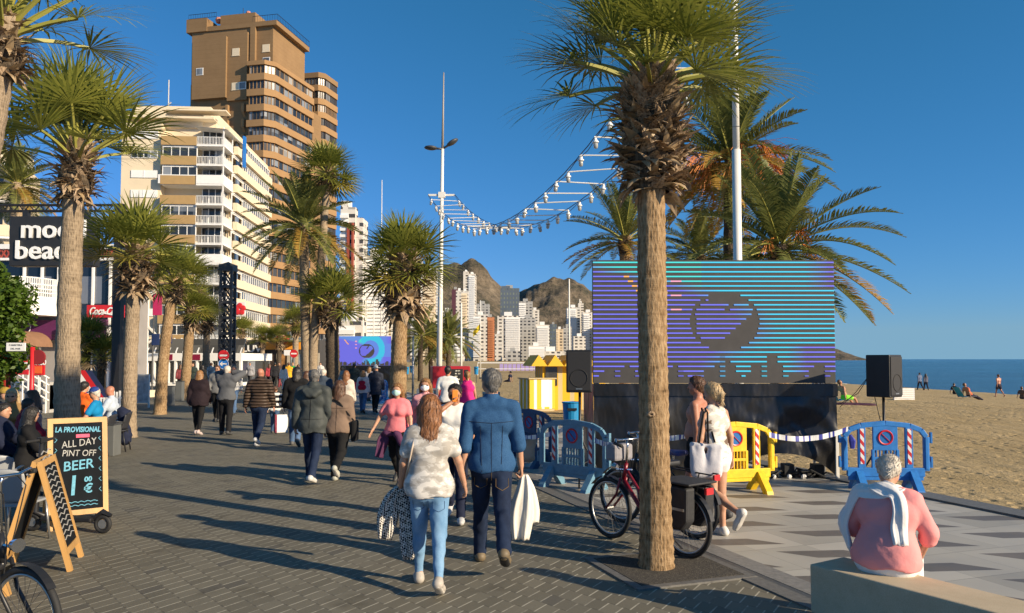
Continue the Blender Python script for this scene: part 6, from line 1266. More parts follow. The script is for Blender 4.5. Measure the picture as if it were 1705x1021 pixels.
def pattern(nm, kind, a, b2, sc_=1.0):
    key = 'cloth_' + nm
    if key in MATS: return MATS[key]
    m, n, l, b = nodes_of(key); v = coords(n, l); b.inputs['Roughness'].default_value = .85; b.inputs['Specular IOR Level'].default_value = .2
    if kind == 'camo':
        f = noise_n(n, l, coords(n, l, (1, 1, 2.0)), 7.5 * sc_, 3, .55); l.new(ramp(n, l, f, [(.455, a), (.475, c3(a, .72)), (.545, c3(a, .72)), (.565, b2)]), b.inputs['Base Color'])
    elif kind == 'stripe':
        sp = n.new('ShaderNodeSeparateXYZ'); l.new(v, sp.inputs[0]); t = mth(n, l, 'FRACT', mth(n, l, 'MULTIPLY', sp.outputs[2], sc_)); l.new(ramp(n, l, mth(n, l, 'LESS_THAN', t, .5), [(.4, a), (.6, b2)]), b.inputs['Base Color'])
    elif kind == 'quilt':
        sp = n.new('ShaderNodeSeparateXYZ'); l.new(v, sp.inputs[0]); t = mth(n, l, 'FRACT', mth(n, l, 'MULTIPLY', sp.outputs[2], sc_)); w = mth(n, l, 'ABSOLUTE', mth(n, l, 'SUBTRACT', t, .5)); l.new(ramp(n, l, w, [(.30, a), (.48, c3(a, .35))]), b.inputs['Base Color']); bump_n(n, l, b, mth(n, l, 'SUBTRACT', .5, mth(n, l, 'POWER', mth(n, l, 'MULTIPLY', w, 2), 2.5)), 1.0, .03); b.inputs['Roughness'].default_value = .45
    elif kind == 'checks':
        ck = n.new('ShaderNodeTexChecker'); ck.inputs['Scale'].default_value = sc_; l.new(coords(n, l, (1, 1, 1), (R(20), R(30), R(45))), ck.inputs['Vector']); ck.inputs['Color1'].default_value = (*a, 1); ck.inputs['Color2'].default_value = (*b2, 1); l.new(ck.outputs['Color'], b.inputs['Base Color'])
    elif kind == 'print':
        f = noise_n(n, l, v, 55 * sc_, 3, .7); g = noise_n(n, l, v, 5, 4); t = mth(n, l, 'ADD', mth(n, l, 'MULTIPLY', f, .8), mth(n, l, 'MULTIPLY', g, .3)); l.new(ramp(n, l, t, [(.42, a), (.56, c3(a, 1.25)), (.62, b2)]), b.inputs['Base Color'])
    elif kind == 'jean':
        f = noise_n(n, l, coords(n, l, (1, 1, .35)), 7, 5, .65); g = noise_n(n, l, v, 150, 2); t = mth(n, l, 'ADD', mth(n, l, 'MULTIPLY', f, .8), mth(n, l, 'MULTIPLY', g, .2)); l.new(ramp(n, l, t, [(.32, a), (.72, b2)]), b.inputs['Base Color'])
    if kind != 'quilt': bump_n(n, l, b, noise_n(n, l, v, 9, 2, .5), .15, .02)
    MATS[key] = m; return m
def ik(a, t, l1, l2, pole):
    d = t - a; L = min(np.linalg.norm(d), (l1 + l2) * .998); u = nrm(d); x = (l1 * l1 - l2 * l2 + L * L) / (2 * L); h = math.sqrt(max(0, l1 * l1 - x * x)); p = nrm(pole - u * pole.dot(u)); return a + u * x + p * h, a + u * L
def person(u, vf, vh, rz, label, group=None, D=None, h=None, sex='m', g=1.0, skin='a', legs=None, arms=None, lean=2, head=(0, 0), hair=('short', 'brown'), top=None, bottom=None, shoes=(.05, .05, .05), seat=None, pos=None, res=None, mask=None, glasses=False, hat=None, face=True, belly=0.0, twist=0, hands='relaxed'):
    """u, vf, vh: photo pixel of the feet (column, row) and row of the head top; seat = height of the seat for sitters"""
    if pos is None:
        if D is None: b0 = G(u, vf); D = b0.y
        else: b0 = Vector((XA(u, D), D, 0))
    else: b0 = Vector(pos); D = b0.y
    if h is None: h = ZA(vh, D) - b0.z
    s = h / 1.75; rr = res or (.012 if D < 9.6 else .015 if D < 14 else .021 if D < 22 else .03 if D < 40 else .042)
    fem = sex == 'f'; sw = (.165 if fem else .19) * s * (1 + .35 * (g - 1)); hw = .085 * s; legs = legs or ((18, 6), (-16, 22)); arms = arms or ((-14, 7, 14), (14, 7, 18))
    U = nrm(V3(0, math.sin(R(lean)), math.cos(R(lean)))); F_ = nrm(V3(0, math.cos(R(lean)), -math.sin(R(lean)))); X_ = V3(1, 0, 0); ps = V3(0, 0, .93 * s)
    ct, st_ = math.cos(R(twist)), math.sin(R(twist)); XS = X_ * ct + F_ * st_; FS = F_ * ct - X_ * st_
    T = lambda x, y, z: ps + XS * x * s + FS * y * s + U * (z - .93) * s
    tor, pel, nk, hd_, la, lf, lh, th, shn, ft = [], [], [], [], {}, {}, {}, {}, {}, {}
    gw = 1 + (g - 1) * .9
    pel += [(ps + V3(-.075 * s, 0, -.02 * s), ps + V3(.075 * s, 0, -.02 * s), .118 * s * gw * (1.06 if fem else 1), .118 * s * gw * (1.06 if fem else 1), .025, (F_, 1.12 / gw ** .3)), (ps + V3(-.06 * s, -.035 * s, -.07 * s), ps + V3(.06 * s, -.035 * s, -.07 * s), .10 * s * gw, .10 * s * gw, .03, None)]
    tor += [(T(-.055, 0, 1.06), T(.055, 0, 1.06), .10 * s * gw, .10 * s * gw, .035, (FS, 1.1)), (T(0, 0, .95), T(0, .005, 1.27), .116 * s * gw, .116 * s * gw, .035, (FS, 1.22)), (T(-.085, 0, 1.28), T(.085, 0, 1.28), .108 * s * gw, .108 * s * gw, .03, (FS, 1.08)), (T(-sw / s + .045, -.012, 1.405), T(sw / s - .045, -.012, 1.405), .054 * s * gw ** .5, .054 * s * gw ** .5, .03, None), (T(-.07, -.02, 1.43), T(.07, -.02, 1.43), .05 * s, .05 * s, .03, None)]
    if belly: tor.append((T(0, .05, 1.04), T(0, .05, 1.12), (.10 + belly) * s, (.09 + belly * .7) * s, .06, None))
    if fem: tor += [(T(sx * .075, .085, 1.27), T(sx * .07, .06, 1.32), .062 * s * gw ** .5, .05 * s, .04, None) for sx in (-1, 1)]
    else: tor += [(T(sx * .08, .055, 1.30), T(sx * .06, .05, 1.34), .062 * s, .055 * s, .05, None) for sx in (-1, 1)]
    nb = T(0, -.01, 1.43); cy_, sy_ = math.cos(R(head[0])), math.sin(R(head[0])); HX = XS * cy_ + FS * sy_; HF0 = FS * cy_ - XS * sy_; hp = R(head[1] - lean * .7); HF = HF0 * math.cos(hp) + V3(0, 0, 1) * math.sin(hp) if abs(hp) > 0 else HF0; HF = nrm(HF); HX = nrm(HX - HF * HX.dot(HF)); HU = np.cross(HX, HF); hc = nb + nrm(U + V3(0, 0, .4)) * .20 * s + FS * .015 * s
    H = lambda x, y, z: hc + (HX * x + HF * y + HU * z) * s
    nk += [(nb, H(0, -.012, -.05), .057 * s * (.88 if fem else 1.05), .052 * s * (.88 if fem else 1.05), .03, None)]
    hd_ += [(H(0, -.012, .028), H(0, .004, .028), .083 * s, .083 * s, .02, (HX, 1.09)), (H(0, .02, -.01), H(0, .048, -.062), .068 * s, .044 * s, .035, (HX, 1.05)), (H(-.03, .03, -.035), H(.03, .03, -.035), .048 * s, .048 * s, .03, None)]
    if D < 24: hd_ += [(H(0, .082, .012), H(0, .104, -.018), .009 * s, .0145 * s, .012, None)] + [(H(sx * .076, -.012, -.012), H(sx * .080, -.02, .012), .012 * s, .016 * s, .008, (HX, 1.8)) for sx in (-1, 1)] + [(H(-.035, .078, .026), H(.035, .078, .026), .012 * s, .012 * s, .02, None), (H(-.02, .074, -.048), H(.02, .074, -.048), .010 * s, .010 * s, .012, None), (H(0, .070, -.082), H(0, .070, -.082), .016 * s, .016 * s, .02, None)]
    hip = {-1: ps + V3(-hw, 0, -.03 * s), 1: ps + V3(hw, 0, -.03 * s)}; J = {'pelvis': ps, 'neck': nb, 'head': hc}
    tl, sl = .43 * s, .425 * s; gl = 1 + (g - 1) * .7
    for i, sx in enumerate((-1, 1)):
        lg = legs[i]; hx, kn = lg[0], lg[1]; ab = R(lg[2] if len(lg) > 2 else 1.5) * sx; fp = lg[3] if len(lg) > 3 else None
        d1 = nrm(V3(math.sin(ab), math.sin(R(hx)) * math.cos(ab), -math.cos(R(hx)) * math.cos(ab))); d2 = nrm(V3(math.sin(ab) * .6, math.sin(R(hx - kn)), -math.cos(R(hx - kn))))
        k_ = hip[sx] + d1 * tl; an = k_ + d2 * sl; pit = R(fp if fp is not None else min(0, (hx - kn)) * .9)
        fd = nrm(V3(sx * .12, math.cos(pit), math.sin(pit))); fu = nrm(V3(0, -math.sin(pit), math.cos(pit))); bk = nrm(np.cross(d2, V3(1, 0, 0)))
        th[sx] = [(hip[sx], k_, .088 * s * gl * (1.05 if fem else 1), .056 * s * gl ** .6, .03, None)]; shn[sx] = [(k_, an, .052 * s * gl ** .5, .034 * s, .02, None), (k_ + d2 * sl * .2 - bk * -.018 * s, k_ + d2 * sl * .42 - bk * -.016 * s, .046 * s * gl ** .5, .040 * s, .03, None)]
        heel = an - fu * .045 * s - fd * .035 * s; ball = an - fu * .055 * s + fd * .105 * s; toe = an - fu * .060 * s + fd * .165 * s
        ft[sx] = [(an, heel, .036 * s, .034 * s, .02, None), (heel, ball, .034 * s, .036 * s, .02, (fu, 1.1)), (ball, toe, .037 * s, .028 * s, .02, (fu, 1.25))]; J['knee%d' % sx] = k_; J['ankle%d' % sx] = an
        J['low%d' % sx] = min(heel[2] - .034 * s, toe[2] - .026 * s); J['sole%d' % sx] = (heel, ball, toe, fu, fd)
    for i, sx in enumerate((-1, 1)):
        am = arms[i]; sh = T(sx * (sw / s), -.01, 1.395); l1, l2 = .285 * s, .25 * s
        if am[0] == 'ik':
            tg = T(*am[1]) if len(am) < 4 else np.array(am[3]); el, wr = ik(sh, tg, l1, l2, X_ * sx * am[2][0] + F_ * am[2][1] + U * am[2][2])
        else:
            a_, b_, e_ = am[:3]; d1 = nrm(X_ * sx * math.sin(R(b_)) + (F_ * math.sin(R(a_)) - U * math.cos(R(a_))) * math.cos(R(b_))); d2 = nrm(X_ * sx * math.sin(R(b_ * .6)) + (F_ * math.sin(R(a_ + e_)) - U * math.cos(R(a_ + e_))) * math.cos(R(b_)))
            el = sh + d1 * l1; wr = el + d2 * l2
        ga = 1 + (g - 1) * .7; la[sx] = [(sh, el, .054 * s * ga * (.86 if fem else 1), .041 * s * ga ** .6 * (.9 if fem else 1), .022, None)]; lf[sx] = [(el, wr, .041 * s * ga ** .6 * (.9 if fem else 1), .027 * s * (.92 if fem else 1), .015, None)]
        d = nrm(wr - el); 
        if hands == 'seat': d = nrm(d * .5 + F_ * .5)
        inn = nrm(-X_ * sx + d * d.dot(X_ * sx)); lat = nrm(np.cross(d, inn)) * (1 if sx > 0 else -1); lat = lat if lat.dot(F_) > 0 or abs(lat.dot(F_)) < .2 else -lat
        kc = wr + d * .085 * s; hs = []
        for q in (-1, -.33, .33, 1): hs.append((wr + lat * q * .014 * s, kc + lat * q * .028 * s, .0150 * s, .0125 * s, .012, None))
        cl = {'relaxed': (.35, .75), 'grip': (1.1, 1.5), 'flat': (.08, .15), 'seat': (.3, .4)}[hands if isinstance(hands, str) else hands[i]]
        for q, ln in ((1, .072), (.33, .080), (-.33, .074), (-1, .058)):
            p0 = kc + lat * q * .030 * s; p1 = p0 + nrm(d * math.cos(cl[0]) + inn * math.sin(cl[0]) + lat * q * .08) * ln * .52 * s; p2 = p1 + nrm(d * math.cos(cl[0] + cl[1]) + inn * math.sin(cl[0] + cl[1])) * ln * .5 * s; hs += [(p0, p1, .0100 * s, .0092 * s, .005, None), (p1, p2, .0092 * s, .0072 * s, .004, None)]
        t0 = wr + d * .025 * s + lat * .026 * s; t1 = t0 + nrm(lat * .75 + d * .6 + inn * .35) * .042 * s; t2 = t1 + nrm(d * .85 + lat * .15 + inn * .4) * .032 * s; hs += [(t0, t1, .013 * s, .0115 * s, .008, None), (t1, t2, .0112 * s, .0085 * s, .004, None)]
        lh[sx] = hs; J['wrist%d' % sx] = wr; J['hand%d' % sx] = kc; J['elbow%d' % sx] = el; J['shoulder%d' % sx] = sh; J['hdir%d' % sx] = d
    if seat is not None: dz = seat + .085 * s * gw - (ps[2] - .02 * s)
    else: dz = -min(J['low-1'], J['low1'])
    off = V3(0, 0, dz); mv = lambda ps_: [(a + off, b + off, ra, rb, k, f) for a, b, ra, rb, k, f in ps_]
    tor, pel, nk, hd_ = map(mv, (tor, pel, nk, hd_)); la, lf, lh, th, shn, ft = [{k: mv(v) for k, v in q.items()} for q in (la, lf, lh, th, shn, ft)]
    for k in list(J):
        if isinstance(J[k], np.ndarray) and not k.startswith('hdir'): J[k] = J[k] + off
    H2 = lambda x, y, z: H(x, y, z) + off; hcz = hc + off
    allp = tor + pel + nk + hd_
    for sx in (-1, 1): allp = allp + th[sx] + shn[sx] + ft[sx] + la[sx] + lf[sx]
    hands_p = lh[-1] + lh[1]; parts = []; boxes = []
    if D < 15:
        fr = rr * (.5 if D < 10 else .62); 
        for core in (hd_ + nk, lh[-1], lh[1]):
            lo = np.min([np.minimum(p[0], p[1]) - max(p[2], p[3]) for p in core], 0) - .012; hi = np.max([np.maximum(p[0], p[1]) + max(p[2], p[3]) for p in core], 0) + .012; boxes.append((lo, hi))
            v, l_ = field(allp + hands_p, fr, lo - 2 * fr, hi + 2 * fr); parts.append(net(v, l_, fr, lambda c, lo=lo, hi=hi, fr=fr: ((c > lo - fr) & (c < hi + fr)).all(1)))
    v, l_ = field(allp + hands_p, rr)
    parts.insert(0, net(v, l_, rr, (lambda c: ~np.any([((c > lo + rr * .5) & (c < hi - rr * .5)).all(1) for lo, hi in boxes], 0)) if boxes else None))
    o = link('person', np_mesh('person', parts, SKIN[skin])); o.location = b0; o.rotation_euler.z = R(rz); tag(o, label, 'person', group)
    W = Matrix.Translation(b0) @ Matrix.Rotation(R(rz), 4, 'Z'); wj = lambda k: W @ Vector(J[k])
    def piece(name, prims, mt, noise=None, cuts=(), r_=None):
        v, l_ = field(prims, r_ or rr, None, None, noise, cuts); nv, nf = net(v, l_, r_ or rr)
        if len(nf): return link(name, np_mesh(name, [(nv, nf)], mt), o)
    inf = lambda pr, t, k=None: [(a, b, ra + t, rb + t, k or kk, f) for a, b, ra, rb, kk, f in pr]
    if bottom:
        kind, mt = bottom[:2]; fl = bottom[2] if len(bottom) > 2 else .014; wz = ps[2] + off[2] + .085 * s
        pr = inf(pel, fl * .8) + inf([p for p in tor[:1]], fl * .6)
        if kind == 'skirt': pr += [(ps + off, (J['knee-1'] + J['knee1']) / 2, .14 * s * gw, .16 * s, .05, None)]
        frac = {'trousers': 1.0, 'cropped': .86, 'shorts': .55, 'short_shorts': .28, 'leggings': .97}.get(kind, 0)
        for sx in (-1, 1):
            if kind == 'skirt': continue
            a, b = th[sx][0][0], th[sx][0][1]
            if frac < .6:
                e = a + (b - a) * frac; pr.append((a, e, th[sx][0][2] + fl, th[sx][0][2] + fl * 1.6 - .012 * s, .03, None))
            else:
                pr += inf(th[sx], fl); an = shn[sx][0][1]; kn_ = shn[sx][0][0]; e = kn_ + (an - kn_) * ((frac - .5) * 2); rad = {'leggings': .006, 'cropped': .008}.get(kind, fl + .012 * s)
                pr += [(kn_, e, shn[sx][0][2] + fl, shn[sx][0][3] + rad, .02, None)] + inf(shn[sx][1:], fl * .7)
        piece('skirt' if kind == 'skirt' else ('shorts' if frac < .6 else 'trousers'), pr, mt, (.0045 if frac > .6 else .003, 34 / s, .6), [lambda X, Y, Z: Z - wz])
    if top:
        kind, mt = top[:2]; fl = top[2] if len(top) > 2 else .012; hem = top[3] if len(top) > 3 else .90; slv = top[4] if len(top) > 4 else {'tee': .62, 'shirt': 1.0, 'jacket': 1.0, 'vest': 0, 'rolled': .5}[kind]
        pr = inf(tor, fl) + inf(pel, fl * 1.1)
        if hem < .91: pr.append((ps + off + V3(0, 0, .02 * s), ps + off + V3(0, 0, (hem - .96) * s - .02), (.166 if fem else .158) * s * gw + fl, (.172 if hem > .8 else .19) * s * gw + fl, .02, (F_, 1.28)))
        if kind == 'jacket': pr += inf([(nk[0][0], nk[0][0] + (nk[0][1] - nk[0][0]) * .45, nk[0][2] + .012, nk[0][2] + .012, .03, None)], fl * .6)
        elif kind in ('shirt', 'rolled'): pr += [(nk[0][0], nk[0][0] + (nk[0][1] - nk[0][0]) * .34, nk[0][2] + .014, nk[0][2] + .012, .015, None)]
        for sx in (-1, 1):
            if slv <= 0: continue
            a, b, ra, rb = la[sx][0][:4]
            if kind == 'tee':
                e = a + (b - a) * slv; pr += [(a, e, ra + fl * .7, ra + fl * .8, .02, None)]
            else:
                pr += inf(la[sx], fl); wa, wb = lf[sx][0][:2]; e = wa + (wb - wa) * (slv if kind != 'rolled' else .25); pr += [(wa, e, lf[sx][0][2] + fl, (lf[sx][0][3] if kind != 'rolled' else lf[sx][0][2]) + fl + .006 * s, .015, None)]
        if kind == 'vest': pr[3] = (T(-.11, -.012, 1.395) + off, T(.11, -.012, 1.395) + off, .056 * s, .056 * s, .03, None)
        hz = hem * s + off[2]; cuts = [lambda X, Y, Z: hz + .012 * np.sin(X * 22 / s) * s - Z]
        piece({'tee': 't_shirt', 'vest': 'vest_top', 'jacket': 'jacket'}.get(kind, 'shirt'), pr, mt, ((.0024 + fl * .07) * (.6 if kind == 'tee' else 1), 27 / s, .75), cuts)
    if shoes:
        for sx in (-1, 1):
            pr = inf(ft[sx][1:], .011 * s) + inf([(ft[sx][0][0] + (ft[sx][0][1] - ft[sx][0][0]) * .3, ft[sx][0][1], .036 * s, .036 * s, .02, None)], .010 * s)
            sh_ = piece('shoe', pr, mat('shoe_%02d%02d%02d' % tuple(int(c * 99) for c in shoes), shoes, .6, .1, 12), None, (), min(rr, .014))
            if D < 14 and sh_: heel, ball, toe, fu, fd = [q + (off if j < 3 else 0) for j, q in enumerate(J['sole%d' % sx])]; v, l_ = field([(heel - fu * .03 * s, ball - fu * .03 * s, .040 * s, .042 * s, .01, (fu, 2.8)), (ball - fu * .03 * s, toe - fu * .022 * s, .042 * s, .032 * s, .01, (fu, 2.8))], .011); nv, nf = net(v, l_, .011); link('sole', np_mesh('sole', [(nv, nf)], mat('sole_pale', (.5, .47, .42), .7, .1, 9) if sum(shoes) > .4 else RUB), sh_)
    if hair and hair[0] != 'bald':
        st2, hcname = hair; hm_ = HAIR[hcname]; t = .013 if st2 == 'short' else .020; n_c = nrm(HF * .80 - HU * .60); c0_ = H2(0, .056, .052)
        pr = [(H2(0, -.016, .030), H2(0, .002, .034), (.083 + t) * s, (.083 + t) * s, .02, (HX, 1.07)), (H2(0, -.03, -.02), H2(0, -.045, -.05), .070 * s, .050 * s, .03, None)]
        r_ = max(rr * .7, .008); cut = [lambda X, Y, Z: (X - c0_[0]) * n_c[0] + (Y - c0_[1]) * n_c[1] + (Z - c0_[2]) * n_c[2]]
        if st2 in ('long', 'mid', 'bob'):
            v1, l1_ = None, None; Ls = {'long': .26, 'mid': .17, 'bob': .10}[st2]; n2 = nrm(HF * .97 - HU * .25); c2 = H2(0, .030, -.02)
            for a_ in np.linspace(-2.0, 2.0, 11): q = H2(math.sin(a_) * .082, -.02 - math.cos(a_) * .066, -.005); e = H2(math.sin(a_) * (.10), -.045 - math.cos(a_) * .060, -.05 - Ls * (1 - .12 * abs(a_) + .08 * math.sin(a_ * 7))); pr.append((q, e, .030 * s, .020 * s, .03, None))
            cut = [lambda X, Y, Z: np.minimum((X - c0_[0]) * n_c[0] + (Y - c0_[1]) * n_c[1] + (Z - c0_[2]) * n_c[2], (X - c2[0]) * n2[0] + (Y - c2[1]) * n2[1] + (Z - c2[2]) * n2[2])]
        elif st2 == 'pony': pr += [(H2(0, -.095, .03), H2(0, -.115, -.02), .026 * s, .034 * s, .02, None), (H2(0, -.115, -.02), H2(0, -.10, -.16), .034 * s, .014 * s, .02, None)]
        elif st2 == 'bouffant': pr += [(H2(0, -.03, .055), H2(0, .01, .06), .085 * s, .078 * s, .03, None)]
        ho = piece('hair', pr, hm_, (.0026, 105 / s, .35), cut, r_)
        if D < 16 and ho:
            rg = random.Random(int(abs(u) * 7 + 3)); hv = ho.data.vertices; m = MB(); dn = -Vector(HU); Ls_ = {'short': .030, 'bouffant': .035, 'pony': .05}.get(st2, .085) * s
            for q_ in range(520 if D < 10 else 240):
                v_ = hv[rg.randrange(len(hv))]; nn = v_.normal; tt = dn * .9 + Vector(HF) * -.35 + Vector((rg.gauss(0, .30), rg.gauss(0, .30), rg.gauss(0, .2))); tt = (tt - nn * tt.dot(nn)); 
                if tt.length < .1: continue
                tt.normalize(); L_ = Ls_ * rg.uniform(.5, 1.5); sd = tt.cross(nn) * rg.uniform(.0018, .0034); p0 = v_.co - nn * .002; p1 = p0 + tt * L_ * .5 + nn * rg.uniform(.003, .010); p2 = p0 + tt * L_ + nn * rg.uniform(-.004, .010)
                m.quad(p0 - sd, p0 + sd, p1 + sd * .8, p1 - sd * .8); m.add([p1 - sd * .8, p1 + sd * .8, p2], [(0, 1, 2)])
            m.build('hair_strands', hm_, o)
    if hat:
        hk, hm_ = hat; m = MB()
        if hk == 'cap': piece('cap', [(H2(0, -.012, .045), H2(0, .0, .045), .094 * s, .094 * s, .02, None), (H2(0, .07, .05), H2(0, .15, .035), .055 * s, .045 * s, .02, (HU, 4.5))], hm_, None, [lambda X, Y, Z: (H2(0, 0, .03)[0] - X) * HU[0] + (H2(0, 0, .03)[1] - Y) * HU[1] + (H2(0, 0, .03)[2] - Z) * HU[2]], .009)
        else: piece('hat', [(H2(0, -.01, .06), H2(0, -.01, .11), .088 * s, .075 * s, .02, None), (H2(-.06, -.01, .05), H2(.06, -.01, .05), .13 * s, .13 * s, .02, (HU, 9))], hm_, None, (), .009)
    if face and D < 20 and not (hair and False):
        for sx in (-1, 1):
            m = MB(); c_ = H2(sx * .032, .074, .008); m.ball(Vector(c_), .0105 * s, 8, 0, (1.25, .8, .72)); m.ball(Vector(H2(sx * .032, .0812, .008)), .0055 * s, 6, 1, (1, .6, 1)); m.build('eye', [mat('eye_white', (.6, .56, .52), .3, .03, 3), mat('eye_dark', (.02, .012, .01), .2, .1, 3)], o, smooth=True)
            m = MB(); m.tube([Vector(H2(sx * .016, .087, .030)), Vector(H2(sx * .032, .088, .034)), Vector(H2(sx * .048, .076, .029))], [.003 * s, .0036 * s, .002 * s], 5); m.build('eyebrow', HAIR['brown' if not hair or hair[0] == 'bald' else hair[1]], o)
        m = MB(); m.tube([Vector(H2(-.022, .079, -.047)), Vector(H2(0, .0865, -.046)), Vector(H2(.022, .079, -.047))], [.003 * s, .006 * s, .003 * s], 6); m.build('lips', mat('lip_pink', (.42, .13, .11), .45, .1, 4), o, smooth=True)
    if mask is not None:
        piece('face_mask', [(H2(-.03, .062, -.035), H2(.03, .062, -.035), .048 * s, .048 * s, .02, None), (H2(0, .085, -.01), H2(0, .08, -.06), .032 * s, .036 * s, .02, None)], mask, None, [lambda X, Y, Z: (H2(0, .052, 0)[0] - X) * HF[0] + (H2(0, .052, 0)[1] - Y) * HF[1] + (H2(0, .052, 0)[2] - Z) * HF[2]], .008)
        m = MB(); [m.tube([Vector(H2(sx * .055, .06, -.03 + q)), Vector(H2(sx * .088, -.012, .0 + q * .2))], .0025, 4) for sx in (-1, 1) for q in (-.02, .02)]; m.build('mask_loops', WHITE, o)
    if glasses:
        m = MB(); [m.ball(Vector(H2(sx * .034, .086, .008)), .024 * s, 10, 0, (1.1, .35, .8)) for sx in (-1, 1)]; m.tube([Vector(H2(-.012, .1, .014)), Vector(H2(.012, .1, .014))], .004, 4)
        [m.tube([Vector(H2(sx * .058, .08, .012)), Vector(H2(sx * .086, -.01, .008))], .004, 4) for sx in (-1, 1)]; m.build('sunglasses', mat('dark_lens', (.01, .01, .012), .1, .1, 3), o, smooth=True)
    return o, wj, W, s, J
def blob(name, prims, mt, label, cat, r=.012, noise=(.014, 22, .8), cuts=(), parent=None, group=None):
    v, l_ = field([(np.array(a, float), np.array(b, float), ra, rb, k, f) for a, b, ra, rb, k, f in prims], r, None, None, noise, cuts); nv, nf = net(v, l_, r); o = link(name, np_mesh(name, [(nv, nf)], mt), parent)
    return tag(o, label, cat, group) if label else o
def drape(name, pts, ws, th, mt, label=None, cat=None, nrms=None, side=(1, 0, 0), nf=3.0, amp=.02, seed=0, parent=None, n=22, N=36):
    """hanging cloth: a flattened folded section swept down the points"""
    pts = [Vector(p) for p in pts]; k = len(pts) - 1; m = MB()
    def cr(a, f):
        i = min(int(f), k - 1); g = f - i; q = [a[max(0, min(k, i + j))] for j in (-1, 0, 1, 2)]; return .5 * ((2 * q[1]) + (q[2] - q[0]) * g + (2 * q[0] - 5 * q[1] + 4 * q[2] - q[3]) * g * g + (3 * q[1] - q[0] - 3 * q[2] + q[3]) * g ** 3)
    for i in range(n + 1):
        f = i / n * k; p = cr(pts, f); t = (cr(pts, min(k, f + .05)) - cr(pts, max(0, f - .05))).normalized(); w = max(.006, cr(ws, f))
        if nrms: B = cr(nrms, f).normalized(); S = t.cross(B).normalized(); B = S.cross(t)
        else: S = Vector(side); S = (S - t * S.dot(t)).normalized(); B = S.cross(t)
        g = i / n; end = .35 if i in (0, n) else 1
        for j in range(N):
            a = 2 * PI * j / N; x = math.cos(a); ph = nf * x * 2.4 + seed + 1.6 * g
            m.v.append(p + S * (x * w * (1 + .10 * math.sin(seed * 3 + g * 7))) + B * (math.sin(a) * th * end + amp * min(1, w / .05) * (math.sin(ph) + .5 * math.sin(2.3 * ph + seed)) * (.4 + .6 * g if not nrms else .6)) + t * (.006 * math.sin(ph * 1.7) if i == n else 0))
    for i in range(n):
        for j in range(N): m.f.append((i * N + j, i * N + (j + 1) % N, (i + 1) * N + (j + 1) % N, (i + 1) * N + j)); m.m.append(0)
    m.f += [tuple(range(N))[::-1], tuple(n * N + j for j in range(N))]; m.m += [0, 0]
    o = m.build(name, mt, parent, smooth=True)
    return tag(o, label, cat) if label else o
def seams(o, kind, lines, mt, r_=.0028):
    """stitched lines lying on the back of a garment"""
    from mathutils.bvhtree import BVHTree as BT_
    ch = next((c_ for c_ in o.children if c_.name.startswith(kind)), None)
    if ch is None: return
    tr_ = BT_.FromPolygons([v_.co for v_ in ch.data.vertices], [pl.vertices for pl in ch.data.polygons])
    for ln in lines:
        pts = []
        for (xa, za), (xb, zb) in zip(ln, ln[1:]):
            for q in range(7):
                hit = tr_.ray_cast(Vector((xa + (xb - xa) * q / 6, -1.2, za + (zb - za) * q / 6)), Vector((0, 1, 0)))
                if hit[0] is not None: pts.append(hit[0] + hit[1] * .0015)
        if len(pts) > 3: m = MB(); m.tube(pts, r_, 4); m.build('seam', mt, ch)
SEAM = mat('seam_dark', (.008, .014, .03), .9, .1, 9)
JEANS = pattern('jeans_dark', 'jean', (.006, .011, .028), (.022, .038, .085)); JEANL = pattern('jeans_light', 'jean', (.10, .22, .38), (.26, .42, .60)); JEANM = pattern('jeans_mid', 'jean', (.035, .07, .15), (.12, .20, .34)); BLK = cloth('black', (.012, .012, .013)); NAV = cloth('navy', (.015, .02, .045)); WHT = cloth('white', (.78, .77, .74), .05); PNK = cloth('pink', (.80, .22, .24), .06); CHAR = cloth('charcoal', (.045, .048, .05))
WALK = 'people walking on the promenade'
# -- the couple in front
DEN = pattern('denim_shirt', 'print', (.020, .066, .155), (.034, .098, .21), 2.0)
p, wj, W, s, J = person(818, 943, 619, 2, 'man in a blue denim shirt seen from behind, carrying a white jacket', WALK, h=1.84, legs=((16, 4), (-20, 34, 1.5, -30)), arms=((-6, 8, 10), (2, 10, 12)), hair=('short', 'grey'), head=(18, 0), top=('rolled', DEN, .020, .84), bottom=('trousers', JEANS, .016), shoes=(.16, .12, .07), hands='grip', g=1.04, face=True)
q = wj('hand1') + Vector((.02, 0, -.03)); WJ = cloth('offwhite_jacket', (.72, .68, .60), .05, 6)
jo = drape('jacket', [q + Vector((0, 0, .03)), q + Vector((.0, -.02, -.09)), q + Vector((-.02, -.03, -.32)), q + Vector((-.03, -.04, -.58))], [.03, .075, .105, .085], .03, WJ, 'off white jacket hanging from the right hand of the man in denim', 'jacket', nf=2.2, amp=.022, seed=1)
drape('jacket_sleeve', [q + Vector((.01, .01, .02)), q + Vector((.06, .02, -.12)), q + Vector((.085, .02, -.30)), q + Vector((.09, .01, -.43))], [.03, .055, .06, .055], .03, WJ, nf=1.5, amp=.015, seed=3, parent=jo)
seams(p, 'shirt', [[(-.20 * s, 1.30 * s), (0, 1.285 * s), (.20 * s, 1.30 * s)], [(0, 1.283 * s), (0, .86 * s)], [(-.10 * s, 1.26 * s), (-.085 * s, .86 * s)], [(.10 * s, 1.26 * s), (.085 * s, .86 * s)], [(-.15 * s, .845 * s), (.15 * s, .845 * s)]], SEAM)
seams(p, 'trousers', [[(0, .86 * s), (0, .78 * s)]] + [[(x * s, .80 * s), (x * s, .73 * s), ((x + .055) * s, .70 * s), ((x + .11) * s, .73 * s), ((x + .11) * s, .80 * s)] for x in (-.15, .04)], mat('seam_gold', (.16, .10, .04), .9, .1, 9), .003)
